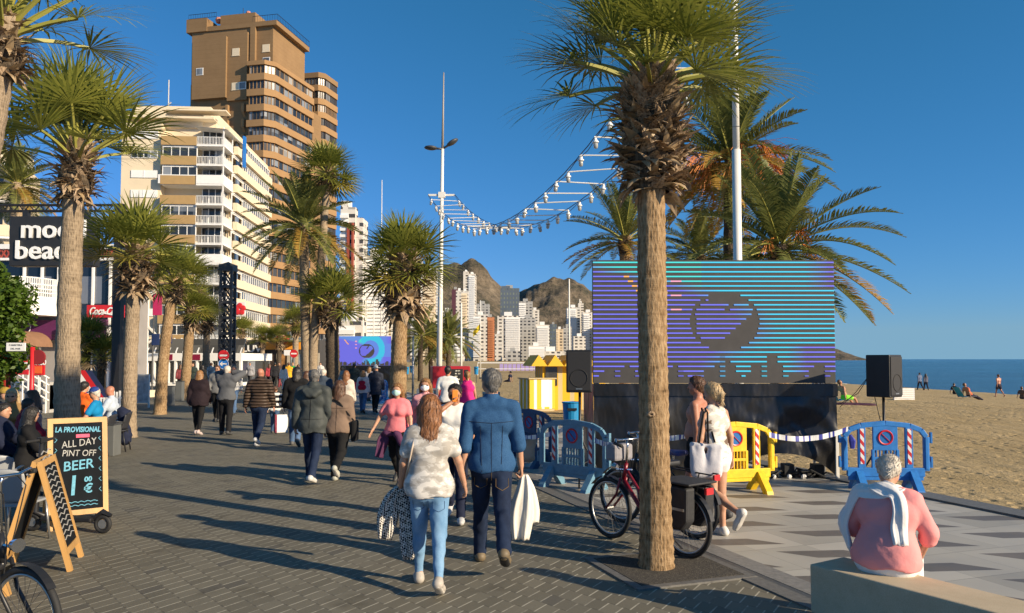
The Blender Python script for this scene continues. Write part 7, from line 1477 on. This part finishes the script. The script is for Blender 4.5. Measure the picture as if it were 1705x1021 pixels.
CAMO = pattern('camo_tee', 'camo', (.66, .63, .58), (.36, .335, .30))
p, wj, W, s, J = person(714, 978, 662, 3, 'auburn haired woman in a pale camouflage t shirt and light jeans, seen from behind', WALK, h=1.62, sex='f', g=1.10, legs=((14, 4), (-12, 26, 1.5, -28)), arms=((6, 14, 26), (10, 20, 14)), hair=('long', 'auburn'), head=(-8, 2), top=('tee', CAMO, .021, .82, .62), bottom=('leggings', JEANL, .010), shoes=(.42, .38, .33))
q = wj('elbow-1'); hq = wj('hand-1'); sh = wj('shoulder1'); HT = pattern('houndstooth', 'checks', (.66, .63, .58), (.02, .02, .022), 62)
e = E('handbag', hq + Vector((.04, .02, 0)), 'small pink beige handbag on a long strap worn by the woman in camouflage', 'handbag')
m = MB(); m.box(-.10, .10, -.04, .04, -.17, .03); m.build('bag_body', cloth('blush_leather', (.52, .33, .25), .06, 5, .5), e, bevel=.02); m = MB(); m.tube([Vector((0, -.035, .03)), wj('shoulder-1') + Vector((.02, -.12, -.12)) - e.location, wj('shoulder-1') + Vector((.06, -.02, .06)) - e.location, wj('shoulder-1') + Vector((.06, .12, -.1)) - e.location, Vector((.03, .04, .03))], .010, 6); m.build('strap', mat('strap_beige', (.55, .45, .36), .6, .1, 9), e, smooth=True)
for dx, dz, L, lab, sd in ((-.07, -.07, .34, 'black and white checked scarf bundle hanging higher, left of the pink handbag', 1.0), (.06, -.18, .40, 'black and white checked scarf end hanging lower, against the light jeans', 2.6)):
    c = hq + Vector((dx, -.03, dz)); sg = -1 if dx < 0 else 1
    drape('scarf', [hq + Vector((0, -.02, .03)), c, c + Vector((sg * .03, -.01, -L * .45)), c + Vector((sg * .05, -.02, -L))], [.035, .07, .085, .06], .03, HT, lab, 'scarf', nf=2.4, amp=.024, seed=sd)
seams(p, 't_shirt', [[(-.16 * s, .842 * s), (.16 * s, .842 * s)], [(-.15 * s, 1.38 * s), (.15 * s, 1.38 * s)]], mat('seam_grey', (.40, .38, .35), .9, .1, 9))
seams(p, 'trousers', [[(0, .82 * s), (0, .76 * s)]] + [[(x * s, .81 * s), (x * s, .74 * s), ((x + .05) * s, .715 * s), ((x + .10) * s, .74 * s), ((x + .10) * s, .81 * s)] for x in (-.145, .045)], mat('seam_blue', (.06, .13, .24), .9, .1, 9), .003)
# -- the man holding a phone, the masked women
p, wj, W, s, J = person(757, 866, 648, 178, 'dark haired man in a white shirt holding an orange phone up to his face', WALK, h=1.62, legs=((18, 6), (-14, 20)), arms=((-4, 8, 12), ('ik', (.03, .16, 1.52), (.8, .3, -.6))), hair=('short', 'black'), skin='b', top=('tee', WHT, .018, .86, .75), bottom=('trousers', NAV, .015), shoes=(.5, .5, .5), hands=('relaxed', 'grip'), head=(-14, 0), g=1.05)
q = wj('hand1'); m = MB(); m.box(-.035, .035, -.006, .006, -.07, .07); o = m.build('phone', mat('phone_orange', (.75, .22, .02), .4, .05, 4), bevel=.008, loc=q + Vector((-.01, -.045, .035)), rz=.3); tag(o, 'orange phone case held at the face of the man in the white shirt', 'phone')
PUR2 = cloth('purple_jacket', (.10, .035, .085), .12); MSK = mat('mask_white', (.74, .77, .76), .8, .05, 4); MSG = mat('mask_mint', (.45, .68, .62), .8, .05, 4)
p, wj, W, s, J = person(661, 806, 648, 172, 'woman in a salmon pink t shirt and mint mask, purple jacket round her waist', WALK, h=1.55, sex='f', g=1.12, legs=((16, 5), (-14, 24)), arms=((12, 16, 12), (14, 30, 14)), hair=('bob', 'ginger'), top=('tee', PNK, .018, .90), bottom=('leggings', BLK, .014), shoes=(.05, .05, .05), mask=MSG, hands='flat')
c = W @ Vector((0, 0, .90 * s))
blob('tied_jacket', [(c + Vector((-.15, -.04, .0)), c + Vector((.15, -.04, .0)), .085, .085, .04, (np.array((0, 0, 1.)), 1.5)), (c + Vector((.0, -.17, 0)), c + Vector((.04, -.17, -.02)), .05, .05, .03, None), (c + Vector((.03, -.17, -.02)), c + Vector((.10, -.18, -.14)), .045, .06, .04, None)], PUR2, 'purple jacket knotted round the waist of the woman in salmon pink', 'jacket', .014, (.006, 26, .8))
drape('hanging_sleeve', [c + Vector((-.17, -.03, .02)), c + Vector((-.22, -.05, -.15)), c + Vector((-.28, -.04, -.38))], [.05, .09, .06], .03, PUR2, nf=2, amp=.02, seed=2, parent=bpy.data.objects['tied_jacket'])
p, wj, W, s, J = person(708, 800, 641, 176, 'woman in pale pink with dark sunglasses and a white face mask', WALK, h=1.60, sex='f', g=1.05, legs=((10, 5), (-12, 20)), arms=((8, 8, 20), (-8, 8, 14)), hair=('bob', 'ginger'), top=('shirt', cloth('pale_pink', (.72, .36, .38), .06), .018, .86), bottom=('trousers', BLK, .014), mask=MSK, glasses=True)
m = MB(); m.tube([wj('shoulder1') + Vector((.06, -.02, .03)), wj('neck') + Vector((-.05, -.15, -.22)), wj('shoulder-1') + Vector((-.06, -.1, -.5))], .018, 6); tag(m.build('bag_strap', BLK, smooth=True), 'black shoulder strap across the woman with sunglasses', 'strap')
# -- beachgoers by the near palm
VP = pattern('splash_vest', 'camo', (.70, .66, .60), (.16, .11, .08), .55)
p, wj, W, s, J = person(1166, 872, 639, 62, 'bare chested man in black shorts, face in profile, right of the near palm', WALK, h=1.70, g=1.12, skin='c', belly=.03, legs=((14, 5), (-10, 18)), arms=((-6, 8, 12), (6, 8, 12)), hair=('short', 'brown'), bottom=('shorts', BLK, .018), shoes=(.05, .05, .05))
p, wj, W, s, J = person(1192, 893, 649, 32, 'blonde woman in a splashed vest and white shorts with a white shoulder bag', WALK, h=1.64, sex='f', g=1.05, skin='a', legs=((-6, 62, 1.5, -60), (0, 2)), arms=((2, 12, 8), (-8, 10, 14)), hair=('pony', 'blond'), head=(14, -4), top=('vest', VP, .016, .88), bottom=('short_shorts', WHT, .016), shoes=(.62, .60, .56))
a = wj('shoulder-1'); c = W @ Vector((-.21, -.07, .93 * s)); e = E('shoulder_bag', c, 'large white tote bag under the arm of the blonde woman', 'shoulder bag', None, R(-8))
v, l_ = field([(V3(-.12, 0, -.17), V3(.12, 0, -.17), .045, .045, .02, None), (V3(-.15, 0, .16), V3(.16, 0, .13), .022, .022, .03, None), (V3(-.12, 0, -.12), V3(-.15, 0, .14), .05, .02, .03, None), (V3(.12, 0, -.12), V3(.15, 0, .12), .05, .02, .03, None), (V3(-.07, 0, -.1), V3(-.07, 0, .1), .07, .05, .05, (V3(0, 1, 0), 1.4)), (V3(.06, 0, -.1), V3(.07, 0, .1), .07, .05, .05, (V3(0, 1, 0), 1.4))], .012, None, None, (.006, 17, .7)); nv, nf = net(v, l_, .012); link('bag_body', np_mesh('bag_body', [(nv, nf)], cloth('tote_white', (.58, .57, .60), .05, 5)), e)
iv = Matrix.Rotation(R(8), 4, 'Z')
for q in (-.05, .05): m = MB(); m.tube([Vector((q - .03, -.05, .17)), iv @ (a + Vector((q * .4, -.07, .02)) - c), iv @ (a + Vector((q * .4, .02, .065)) - c), Vector((q + .05, .05, .17))], .010, 6); m.build('strap', BLK, e, smooth=True)
# -- the seated woman on the bench
PK2 = cloth('rose_tunic', (.80, .30, .29), .05, 4)
sp_ = c0 if False else None
bp = G(1476, 950, .45); bp.z = 0
p, wj, W, s, J = person(0, 0, 0, -36, 'elderly woman in a rose pink tunic with a white scarf, sitting on the concrete bench', None, pos=bp, h=1.47, seat=.45, sex='f', g=1.42, legs=((80, 82, 4, 0), (80, 80, 6, 0)), arms=(('ik', (-.20, .26, 1.02), (1, -.6, -.2)), ('ik', (.23, .24, .98), (1, -.5, 0))), lean=17, head=(4, -8), hair=('bouffant', 'white'), top=('rolled', PK2, .022, .84), bottom=('trousers', WHT, .02), hands='seat', res=.011, face=False, skin='a')
SCF = cloth('scarf_white', (.74, .72, .70), .05, 7)
from mathutils.bvhtree import BVHTree
bv = [BVHTree.FromPolygons([v_.co for v_ in ch.data.vertices], [pl.vertices for pl in ch.data.polygons]) for ch in [p] + [c_ for c_ in p.children if c_.name.startswith(('shirt', 'hair'))]]
nk0 = Vector(J['neck']); sl0 = Vector(J['shoulder-1'])
def snapped(ps_, off):
    A, B = [], []
    for q in ps_:
        best = None
        for t_ in bv[:2]:
            c_, n_2, i_, d_ = t_.find_nearest(q)
            sd = (q - c_).dot(n_2)
            if best is None or sd < best[2]: best = (c_, n_2, sd)
        A.append(best[0] + best[1] * off); B.append(best[1].copy())
    return A, B
so = None
for i_, (ps_, ws_) in enumerate(((([(.10, .07, .06), (.06, -.05, .07), (-.02, -.10, .06), (-.12, -.10, .04), (-.21, -.07, .03), (-.31, -.08, -.10), (-.35, -.09, -.25), (-.36, -.09, -.42)]), [.035, .055, .065, .06, .065, .075, .08, .06]), (([(-.10, .07, .06), (-.06, -.06, .07), (.02, -.11, .06), (.08, -.13, .03), (.11, -.18, -.08), (.12, -.22, -.18), (.12, -.24, -.30)]), [.035, .055, .062, .055, .055, .06, .045]))):
    A, B = snapped([nk0 + Vector(q) for q in ps_], .020 + .012 * i_); A = [W @ q for q in A]; B = [W.to_3x3() @ q for q in B]
    o_ = drape('scarf' if i_ == 0 else 'scarf_tail', A, ws_, .018, SCF, 'white scarf draped over the shoulders of the seated woman' if i_ == 0 else None, 'scarf', B, nf=2.2, amp=.010, seed=i_ * 2.2, n=34, parent=so); so = so or o_
# -- mid distance walkers
PARKA = cloth('parka_grey', (.055, .062, .06), .15, 5, .6)
p, wj, W, s, J = person(520, 803, 621, -4, 'man in a dark grey hooded parka walking away, left of the taupe coat', WALK, h=1.76, g=1.12, legs=((14, 5), (-16, 18, 1.5, -14)), arms=((-6, 10, 12), (4, 9, 16)), hair=('short', 'grey'), head=(24, 0), top=('jacket', PARKA, .036, .76), bottom=('trousers', JEANS, .014), shoes=(.55, .54, .52))
seams(p, 'jacket', [[(0, 1.30 * s), (0, .78 * s)], [(-.2 * s, 1.0 * s), (.2 * s, 1.0 * s)]], BLK, .004)
nb = wj('neck'); blob('hood', [(nb + Vector((-.10, -.10, -.02)), nb + Vector((.10, -.10, -.02)), .055, .055, .04, None), (nb + Vector((-.05, -.13, -.08)), nb + Vector((.05, -.13, -.08)), .06, .06, .05, None)], PARKA, 'folded hood on the back of the dark grey parka', 'hood', .014)
p, wj, W, s, J = person(563, 802, 640, -3, 'woman with wavy brown hair in a short taupe coat and black trousers, seen from behind', WALK, h=1.58, sex='f', g=1.22, legs=((12, 4), (-22, 40, 1.5, -42)), arms=((6, 12, 10), (-2, 8, 14)), hair=('long', 'brown'), top=('jacket', cloth('taupe', (.21, .145, .105), .08, 6), .032, .84), bottom=('trousers', BLK, .022), shoes=(.4, .4, .34))
seams(p, 'jacket', [[(0, 1.36 * s), (0, .88 * s)], [(-.2 * s, 1.30 * s), (.2 * s, 1.30 * s)]], mat('seam_brown', (.08, .05, .035), .9, .1, 9), .004)
e = E('shoulder_bag', wj('shoulder1') + Vector((.09, -.0, -.46)), 'black bag at the right hip of the woman in the taupe coat', 'shoulder bag'); m = MB(); m.box(-.035, .05, -.13, .13, -.18, .15); m.build('bag_body', BLK, e, bevel=.03); m = MB(); m.tube([Vector((0, -.06, .15)), wj('neck') + Vector((.04, -.14, -.06)) - e.location, wj('neck') + Vector((-.06, -.10, .0)) - e.location], .014, 5); m.build('strap', BLK, e)
p, wj, W, s, J = person(492, 742, 612, 6, 'dark haired person in a black hooded jacket carrying a white paper bag', WALK, h=1.74, legs=((12, 5), (-14, 22)), arms=((2, 10, 10), (0, 6, 14)), hair=('mid', 'black'), head=(40, 0), top=('jacket', BLK, .034, .80), bottom=('trousers', JEANM, .014), shoes=(.1, .1, .1))
e = E('shopping_bag', wj('hand-1') + Vector((-.05, -.05, -.05)), 'tall white paper shopping bag with a dark red edge', 'shopping bag', None, .5); m = MB(); m.box(-.14, .14, -.06, .06, -.46, -.06); m.build('bag_body', WHITE, e); m = MB(); m.box(-.142, -.10, -.062, .062, -.462, -.058); m.build('edge_panel', mat('maroon', (.22, .01, .04)), e); m = MB(); m.tube([(-.08, -.06, -.06), (-.02, -.03, .06), (.06, -.06, -.06)], .006, 4); m.build('handle', RUB, e)
person(457, 722, 645, 5, 'child in a black and white striped jumper and jeans', WALK, h=1.22, legs=((14, 6), (-14, 22)), hair=('short', 'brown'), top=('shirt', pattern('striped_jumper', 'stripe', (.72, .70, .66), (.015, .015, .018), 7.5), .022, .84), bottom=('trousers', JEANM, .014), shoes=(.08, .08, .08))
person(431, 744, 617, -2, 'bald man in a ribbed brown puffer jacket and dark jeans', WALK, h=1.72, g=1.2, skin='c', legs=((10, 4), (-18, 30, 1.5, -26)), arms=((-10, 12, 12), (4, 12, 14)), hair=('bald', 'grey'), top=('jacket', pattern('puffer_brown', 'quilt', (.075, .05, .036), (0, 0, 0), 15), .034, .86), bottom=('trousers', JEANS, .016), shoes=(.58, .57, .55))
person(330, 724, 622, -4, 'woman in a black coat and leggings beside the man raising his arms', WALK, h=1.60, sex='f', g=1.28, legs=((6, 3), (-8, 10)), hair=('bob', 'ginger'), top=('jacket', cloth('plum_black', (.022, .014, .018)), .04, .76), bottom=('leggings', BLK, .016), shoes=(.5, .42, .40))
person(376, 724, 612, -6, 'white haired man in a grey jacket with both elbows raised, taking a picture', WALK, h=1.72, g=1.22, legs=((4, 3, 4), (-6, 6, 4)), arms=(('ik', (-.10, .16, 1.58), (1, .1, -.2)), ('ik', (.10, .16, 1.58), (1, .1, -.1))), hair=('short', 'white'), top=('jacket', cloth('mid_grey', (.10, .105, .115), .1, 5), .04, .86), bottom=('trousers', cloth('black_trousers', (.014, .014, .016)), .02), shoes=(.06, .06, .06))
person(361, 702, 613, 182, 'man in sunglasses with a pale shirt under a grey jacket, facing the camera', WALK, h=1.70, legs=((10, 5), (-8, 12)), hair=('short', 'brown'), glasses=True, top=('jacket', cloth('ash', (.17, .17, .17)), .03, .84), bottom=('trousers', BLK, .016))
person(389, 690, 612, 176, 'man in a pale grey jumper facing the camera behind the raised elbows', WALK, h=1.70, skin='c', hair=('short', 'grey'), top=('shirt', cloth('pale_grey', (.50, .49, .47)), .022, .84), bottom=('trousers', JEANM, .016))
# -- behind, towards the far screen and the kiosk
person(745, 728, 615, -4, 'man in a white t shirt with dark cuffs, seen from behind at the red kiosk', WALK, h=1.72, g=1.08, legs=((4, 3), (-3, 4)), arms=((-4, 10, 10), (24, 12, 40)), hair=('short', 'black'), skin='c', top=('tee', WHT, .022, .84, .7), bottom=('trousers', BLK, .018))
person(778, 724, 628, 3, 'woman in a strapless magenta dress, seen from behind at the red kiosk', WALK, h=1.58, sex='f', g=1.1, legs=((3, 2), (-3, 4)), arms=((10, 8, 40), (6, 10, 20)), hair=('pony', 'ginger'), top=('vest', cloth('magenta', (.68, .03, .22), .08), .018, .70), bottom=('skirt', cloth('magenta', (.68, .03, .22)), .02), shoes=(.4, .3, .25))
p, wj, W, s, J = person(604, 688, 622, 0, 'woman in a pale jumper and jeans with a small red rucksack', WALK, h=1.52, sex='f', hair=('bob', 'ginger'), top=('shirt', cloth('pale_rose', (.70, .58, .55)), .03, .82), bottom=('trousers', JEANM, .014), shoes=(.06, .04, .03), res=.022)
e = E('rucksack', W @ Vector((0, -.20, 1.18 * s)), 'small red rucksack on the back of the woman in the pale jumper', 'rucksack', 'bags'); blob('rucksack_body', [(V3(-.06, 0, -.10), V3(.06, 0, -.10), .09, .09, .04, None), (V3(-.05, 0, .09), V3(.05, 0, .09), .075, .075, .06, None)], cloth('rucksack_red', (.42, .015, .04)), None, None, .02, parent=e); m = MB(); m.ring((0, .0, .18), (0, 1, 0), .035, .01, 10, 4); m.build('grab_loop', BLK, e)
p, wj, W, s, J = person(625, 687, 611, -3, 'person in a long navy coat and white sun hat walking towards the far screen', WALK, h=1.68, g=1.1, hair=None, hat=('hat', mat('hat_white', (.72, .70, .66), .8, .05, 4)), top=('jacket', cloth('navy_coat', (.035, .04, .06)), .036, .66), bottom=('trousers', BLK, .02), res=.022)
person(575, 718, 632, 2, 'woman with loose ginger hair in a cream coat, half hidden behind the taupe coat', WALK, h=1.62, sex='f', hair=('long', 'auburn'), top=('jacket', cloth('cream_coat', (.55, .50, .43)), .034, .70), bottom=('trousers', JEANM, .014))
person(537, 716, 626, -2, 'person in a blue grey jacket half hidden behind the parka', WALK, h=1.66, hair=('short', 'white'), top=('jacket', cloth('slate', (.06, .08, .11)), .034, .80), bottom=('trousers', JEANS, .014))
p, wj, W, s, J = person(509, 722, 618, 8, 'woman in a black coat with a tan bag, ahead of the white paper bag', WALK, h=1.62, sex='f', hair=('long', 'brown'), top=('jacket', BLK, .034, .74), bottom=('trousers', BLK, .014))
e = E('shoulder_bag', wj('hand-1') + Vector((-.12, -.04, .32)), 'tan leather shoulder bag beside the striped child', 'shoulder bag'); m = MB(); m.box(-.05, .07, -.12, .12, -.16, .12); m.build('bag_body', cloth('tan_leather', (.34, .13, .03), .1, 6, .5), e, bevel=.03); m = MB(); m.tube([(0, -.1, .1), (.12, 0, .5), (.02, .1, .1)], .012, 5); m.build('strap', BLK, e)
far = [(573, 664, 616, 'f', 'ginger', (.30, .30, .29), (.05, .05, .06), 'person in a pale grey top before the far screen, leftmost of three'), (590, 664, 611, 'm', 'black', (.04, .05, .045), (.30, .03, .06), 'person in dark top and red trousers before the far screen'), (615, 668, 615, 'f', 'ginger', (.55, .50, .48), (.05, .05, .08), 'person half behind the white hat before the far screen'),
       (322, 655, 613, 'm', 'brown', (.03, .045, .04), (.02, .02, .03), 'man in dark green standing by the fourth palm'), (338, 655, 614, 'f', 'black', (.02, .02, .02), (.06, .05, .04), 'woman in black beside the man in dark green'), (352, 652, 613, 'm', 'brown', (.06, .12, .22), (.03, .03, .05), 'person in blue just right of the fifth palm'), (417, 645, 612, 'm', 'grey', (.30, .30, .32), (.05, .05, .05), 'person in pale grey standing by the long planter box'), (449, 645, 611, 'f', 'brown', (.45, .06, .08), (.03, .03, .04), 'person in red near the black shop'), (458, 648, 610, 'm', 'black', (.02, .02, .025), (.02, .02, .02), 'person in black before the orange sign shop'), (466, 646, 612, 'm', 'brown', (.10, .07, .06), (.20, .04, .05), 'person in brown before the orange sign shop'), (473, 652, 610, 'f', 'black', (.70, .70, .68), (.68, .66, .62), 'person all in white near the white oval sign'),
       (481, 650, 609, 'm', 'brown', (.70, .38, .03), (.05, .05, .06), 'person in orange yellow near the white oval sign'), (488, 648, 610, 'm', 'ginger', (.03, .32, .07), (.05, .05, .06), 'person in a green top near the white oval sign'), (497, 650, 613, 'f', 'brown', (.30, .12, .07), (.05, .04, .04), 'person in rust brown under the single no entry disc'), (524, 645, 612, 'f', 'blond', (.62, .60, .58), (.05, .05, .08), 'person in a pale top between the middle palms'), (534, 644, 612, 'm', 'black', (.60, .58, .56), (.04, .05, .09), 'person in white right of the tall curving palm'), (301, 652, 614, 'f', 'brown', (.25, .06, .07), (.03, .03, .04), 'person in maroon between the third and fourth palms')]
for i, (u, vf, vh, sx_, hc_, tc, bc_, lab) in enumerate(far):
    person(u, vf, vh, (175 if i % 3 == 0 else 0) + (i * 37) % 30 - 15, lab, 'people far along the promenade', D=2494 / (vf - 598), h=(1.72 if sx_ == 'm' else 1.60), sex=sx_, hair=('short' if sx_ == 'm' else 'mid', hc_), top=('jacket' if i % 2 else 'shirt', cloth('far_top_%s' % 'abcdefghijklmnopqrst'[i], tc), .03, .80), bottom=('trousers', cloth('far_leg_%s' % 'abcdefghijklmnopqrst'[i], bc_), .02), face=False, res=.034)
# -- diners at the left
SITL = ((84, 86, 4, 0), (82, 84, 6, 0)); ARS = (('ik', (-.16, .34, 1.06), (1, -.4, -.5)), ('ik', (.16, .36, 1.06), (1, -.4, -.5))); DN = 'diners on the terrace'
def diner(u, Y, vh, rz, label, **k):
    z = ZA(vh, Y); st = .45; hh = max(1.5, min(1.85, (z - st) / .50)); o = person(u, 0, 0, rz, label, DN, pos=(XA(u, Y), Y, 0), h=hh, seat=st, legs=SITL, arms=k.pop('arms', ARS), lean=k.pop('lean', 6), res=k.pop('res', None), **k); return o
diner(46, 10.6, 683, -62, 'woman with long dark hair in black, seated nearest behind the grey chairs', sex='f', hair=('long', 'black'), top=('jacket', BLK, .03, .84), bottom=('trousers', BLK, .016), head=(30, 0))
diner(0, 10.9, 676, -80, 'person in black at the very left edge of the shaded table', hair=('short', 'black'), top=('jacket', NAV, .03, .84), bottom=('trousers', BLK, .016))
diner(6, 14.6, 650, -110, 'man in a mustard cap at the left edge', hair=('short', 'brown'), hat=('cap', cloth('mustard', (.34, .22, .04))), top=('jacket', CHAR, .03, .84), bottom=('trousers', BLK, .016))
diner(25, 14.2, 652, 195, 'blonde woman with big sunglasses seated in the sun', sex='f', hair=('long', 'blond'), glasses=True, top=('jacket', cloth('mustard_brown', (.30, .18, .07)), .03, .84), bottom=('trousers', BLK, .016))
diner(42, 12.6, 668, -40, 'person in a dark red jacket seated behind the long haired woman', hair=('short', 'black'), top=('jacket', cloth('dark_red', (.22, .012, .03)), .03, .84), bottom=('trousers', BLK, .016))
diner(64, 13.6, 655, 120, 'brown haired woman seated beside the tall grey palm', sex='f', hair=('mid', 'brown'), top=('shirt', cloth('mauve', (.30, .22, .24)), .02, .84), bottom=('trousers', BLK, .016))
diner(138, 17.6, 640, -15, 'person in a bright orange top seated just right of the tall grey palm', hair=('short', 'black'), g=1.15, top=('shirt', cloth('orange', (.80, .14, .02)), .024, .84), bottom=('trousers', BLK, .016))
diner(166, 15.7, 649, 104, 'man in a bright blue t shirt and dark sunglasses, blue cap, seated in profile', hair=('short', 'white'), hat=('cap', cloth('cap_blue', (.02, .05, .22))), glasses=True, top=('tee', cloth('bright_blue', (.01, .22, .46), .06), .018, .84), bottom=('trousers', cloth('shorts_dark', (.03, .03, .04)), .016), skin='a')
diner(191, 16.9, 646, 100, 'bald bearded man in a pale blue shirt seated behind the blue t shirt', hair=('bald', 'grey'), skin='c', top=('rolled', cloth('pale_blue', (.48, .54, .62), .05), .02, .84), bottom=('trousers', NAV, .016), g=1.1)
c = Vector((XA(203, 16.6), 16.7, 0)); blob('jacket', [(c + Vector((-.04, 0, .85)), c + Vector((.12, .05, .82)), .06, .05, .04, None), (c + Vector((0, 0, .8)), c + Vector((.06, .02, .22)), .10, .13, .05, None)], NAV, 'dark jacket draped over the chair behind the bald man', 'jacket', .018)
# -- beach
def sand_z(x, y): s_ = max(0, (x - bx(y)) / max(1, shore_x(y) - bx(y))); return .03 - (1.33 * (s_ - .45) / .55 if s_ > .45 else 0)
BC = 'people on the beach'
def beach(u, Y, rz, label, h=1.65, **k): x = XA(u, Y); return person(u, 0, 0, rz, label, BC, pos=(x, Y, sand_z(x, Y)), h=h, face=False, res=.03, **k)
SHB = cloth('swim_dark', (.03, .03, .05)); SITG = ((78, 60, 8, 0), (84, 100, 8, 0)); AB = ((-30, 14, 6), (-26, 14, 8))
beach(1405, 33, -75, 'sunbather in bright green shorts in a chair at the right edge of the screen', seat=.22, legs=((70, 24, 6, 0), (84, 60, 8, 0)), arms=AB, lean=-24, skin='b', hair=('short', 'brown'), bottom=('shorts', cloth('neon_green', (.25, .75, .05)), .02), shoes=None)
e = E('beach_chair', (XA(1398, 33), 33.0, .02), 'low turquoise beach chair of the sunbather in green shorts', 'beach chair', 'beach chairs', R(-75)); m = MB(); m.quad((-.26, -.30, .16), (.26, -.30, .16), (.26, .30, .22), (-.26, .30, .22)); m.quad((-.26, -.30, .16), (-.26, -.62, .80), (.26, -.62, .80), (.26, -.30, .16)); m.build('fabric', mat('turquoise', (.02, .32, .48), .7, .1, 4), e)
m = MB(); [m.tube([(sx * .27, .3, .22), (sx * .27, -.3, .16), (sx * .27, -.62, .8)], .014, 5) for sx in (-1, 1)]; [m.tube([(sx * .27, .25, .2), (sx * .27, -.2, 0)], .012, 5) for sx in (-1, 1)]; m.build('frame', STEEL, e)
blob('beach_towel', [(V3(XA(1400, 32.2), 32.2, .06), V3(XA(1445, 32), 32.0, .05), .35, .3, .05, (V3(0, 0, 1), 4))], cloth('towel_dark', (.07, .03, .05), .4, 6), 'dark patterned towel spread under the sunbather in green', 'towel', .04)
beach(1612, 46, -80, 'person in an orange top reclining on a low turquoise chair', seat=.2, legs=((76, 10, 4, 0), (76, 14, 4, 0)), arms=AB, lean=-32, skin='b', hair=('short', 'brown'), top=('tee', cloth('coral', (.60, .16, .08)), .02, .88), bottom=('trousers', SHB, .02), shoes=None)
e = E('beach_chair', (XA(1606, 46), 46, sand_z(XA(1606, 46), 46)), 'low turquoise chair of the person in orange, far on the sand', 'beach chair', 'beach chairs', R(-80)); m = MB(); m.quad((-.26, -.30, .14), (.26, -.30, .14), (.26, .5, .2), (-.26, .5, .2)); m.quad((-.26, -.30, .14), (-.26, -.68, .72), (.26, -.68, .72), (.26, -.30, .14)); m.build('fabric', mat('turquoise', (.02, .32, .48)), e); m = MB(); [m.tube([(sx * .27, .5, .2), (sx * .27, -.3, .14), (sx * .27, -.68, .72)], .016, 5) for sx in (-1, 1)]; m.build('frame', STEEL, e)
beach(1530, 76, 10, 'person in a pale shirt standing at the water, left of a pair', 1.7, hair=('short', 'black'), top=('shirt', cloth('pair_blue', (.14, .17, .26)), .02, .84), bottom=('trousers', SHB, .02)); beach(1540, 76, -10, 'long haired person standing at the water, right of a pair', 1.62, sex='f', hair=('long', 'black'), top=('shirt', cloth('pair_grey', (.12, .12, .16)), .02, .84), bottom=('trousers', SHB, .02))
beach(1588, 62, -60, 'person in black sitting on the sand near the water line', 1.6, seat=.06, legs=SITG, arms=AB, lean=-12, hair=('short', 'black'), top=('tee', BLK, .02, .88), bottom=('trousers', SHB, .02)); beach(1661, 58, 15, 'bare backed person wading in black shorts at the water line', 1.7, skin='c', hair=('short', 'brown'), bottom=('shorts', SHB, .02), shoes=None); beach(1700, 54, -50, 'person sitting on the sand at the right border', 1.6, seat=.06, legs=SITG, arms=AB, lean=-12, hair=('short', 'brown'), top=('tee', cloth('brown_top', (.12, .08, .06)), .02, .88), bottom=('trousers', SHB, .02))
x_ = XA(848, 64); beach(848, 64, 70, 'person in dark clothes sitting alone on the sand left of the yellow hut', 1.65, seat=.06, legs=SITG, arms=AB, lean=-10, hair=('short', 'black'), top=('tee', NAV, .02, .88), bottom=('trousers', SHB, .02))
blob('rucksack', [(P(880, 758, 13.6), P(884, 735, 13.6), .12, .09, .05, None)], cloth('beige_canvas', (.42, .34, .26), .1, 6), 'beige rucksack hanging on the navy barrier behind the man in denim', 'rucksack', .016, group='bags')
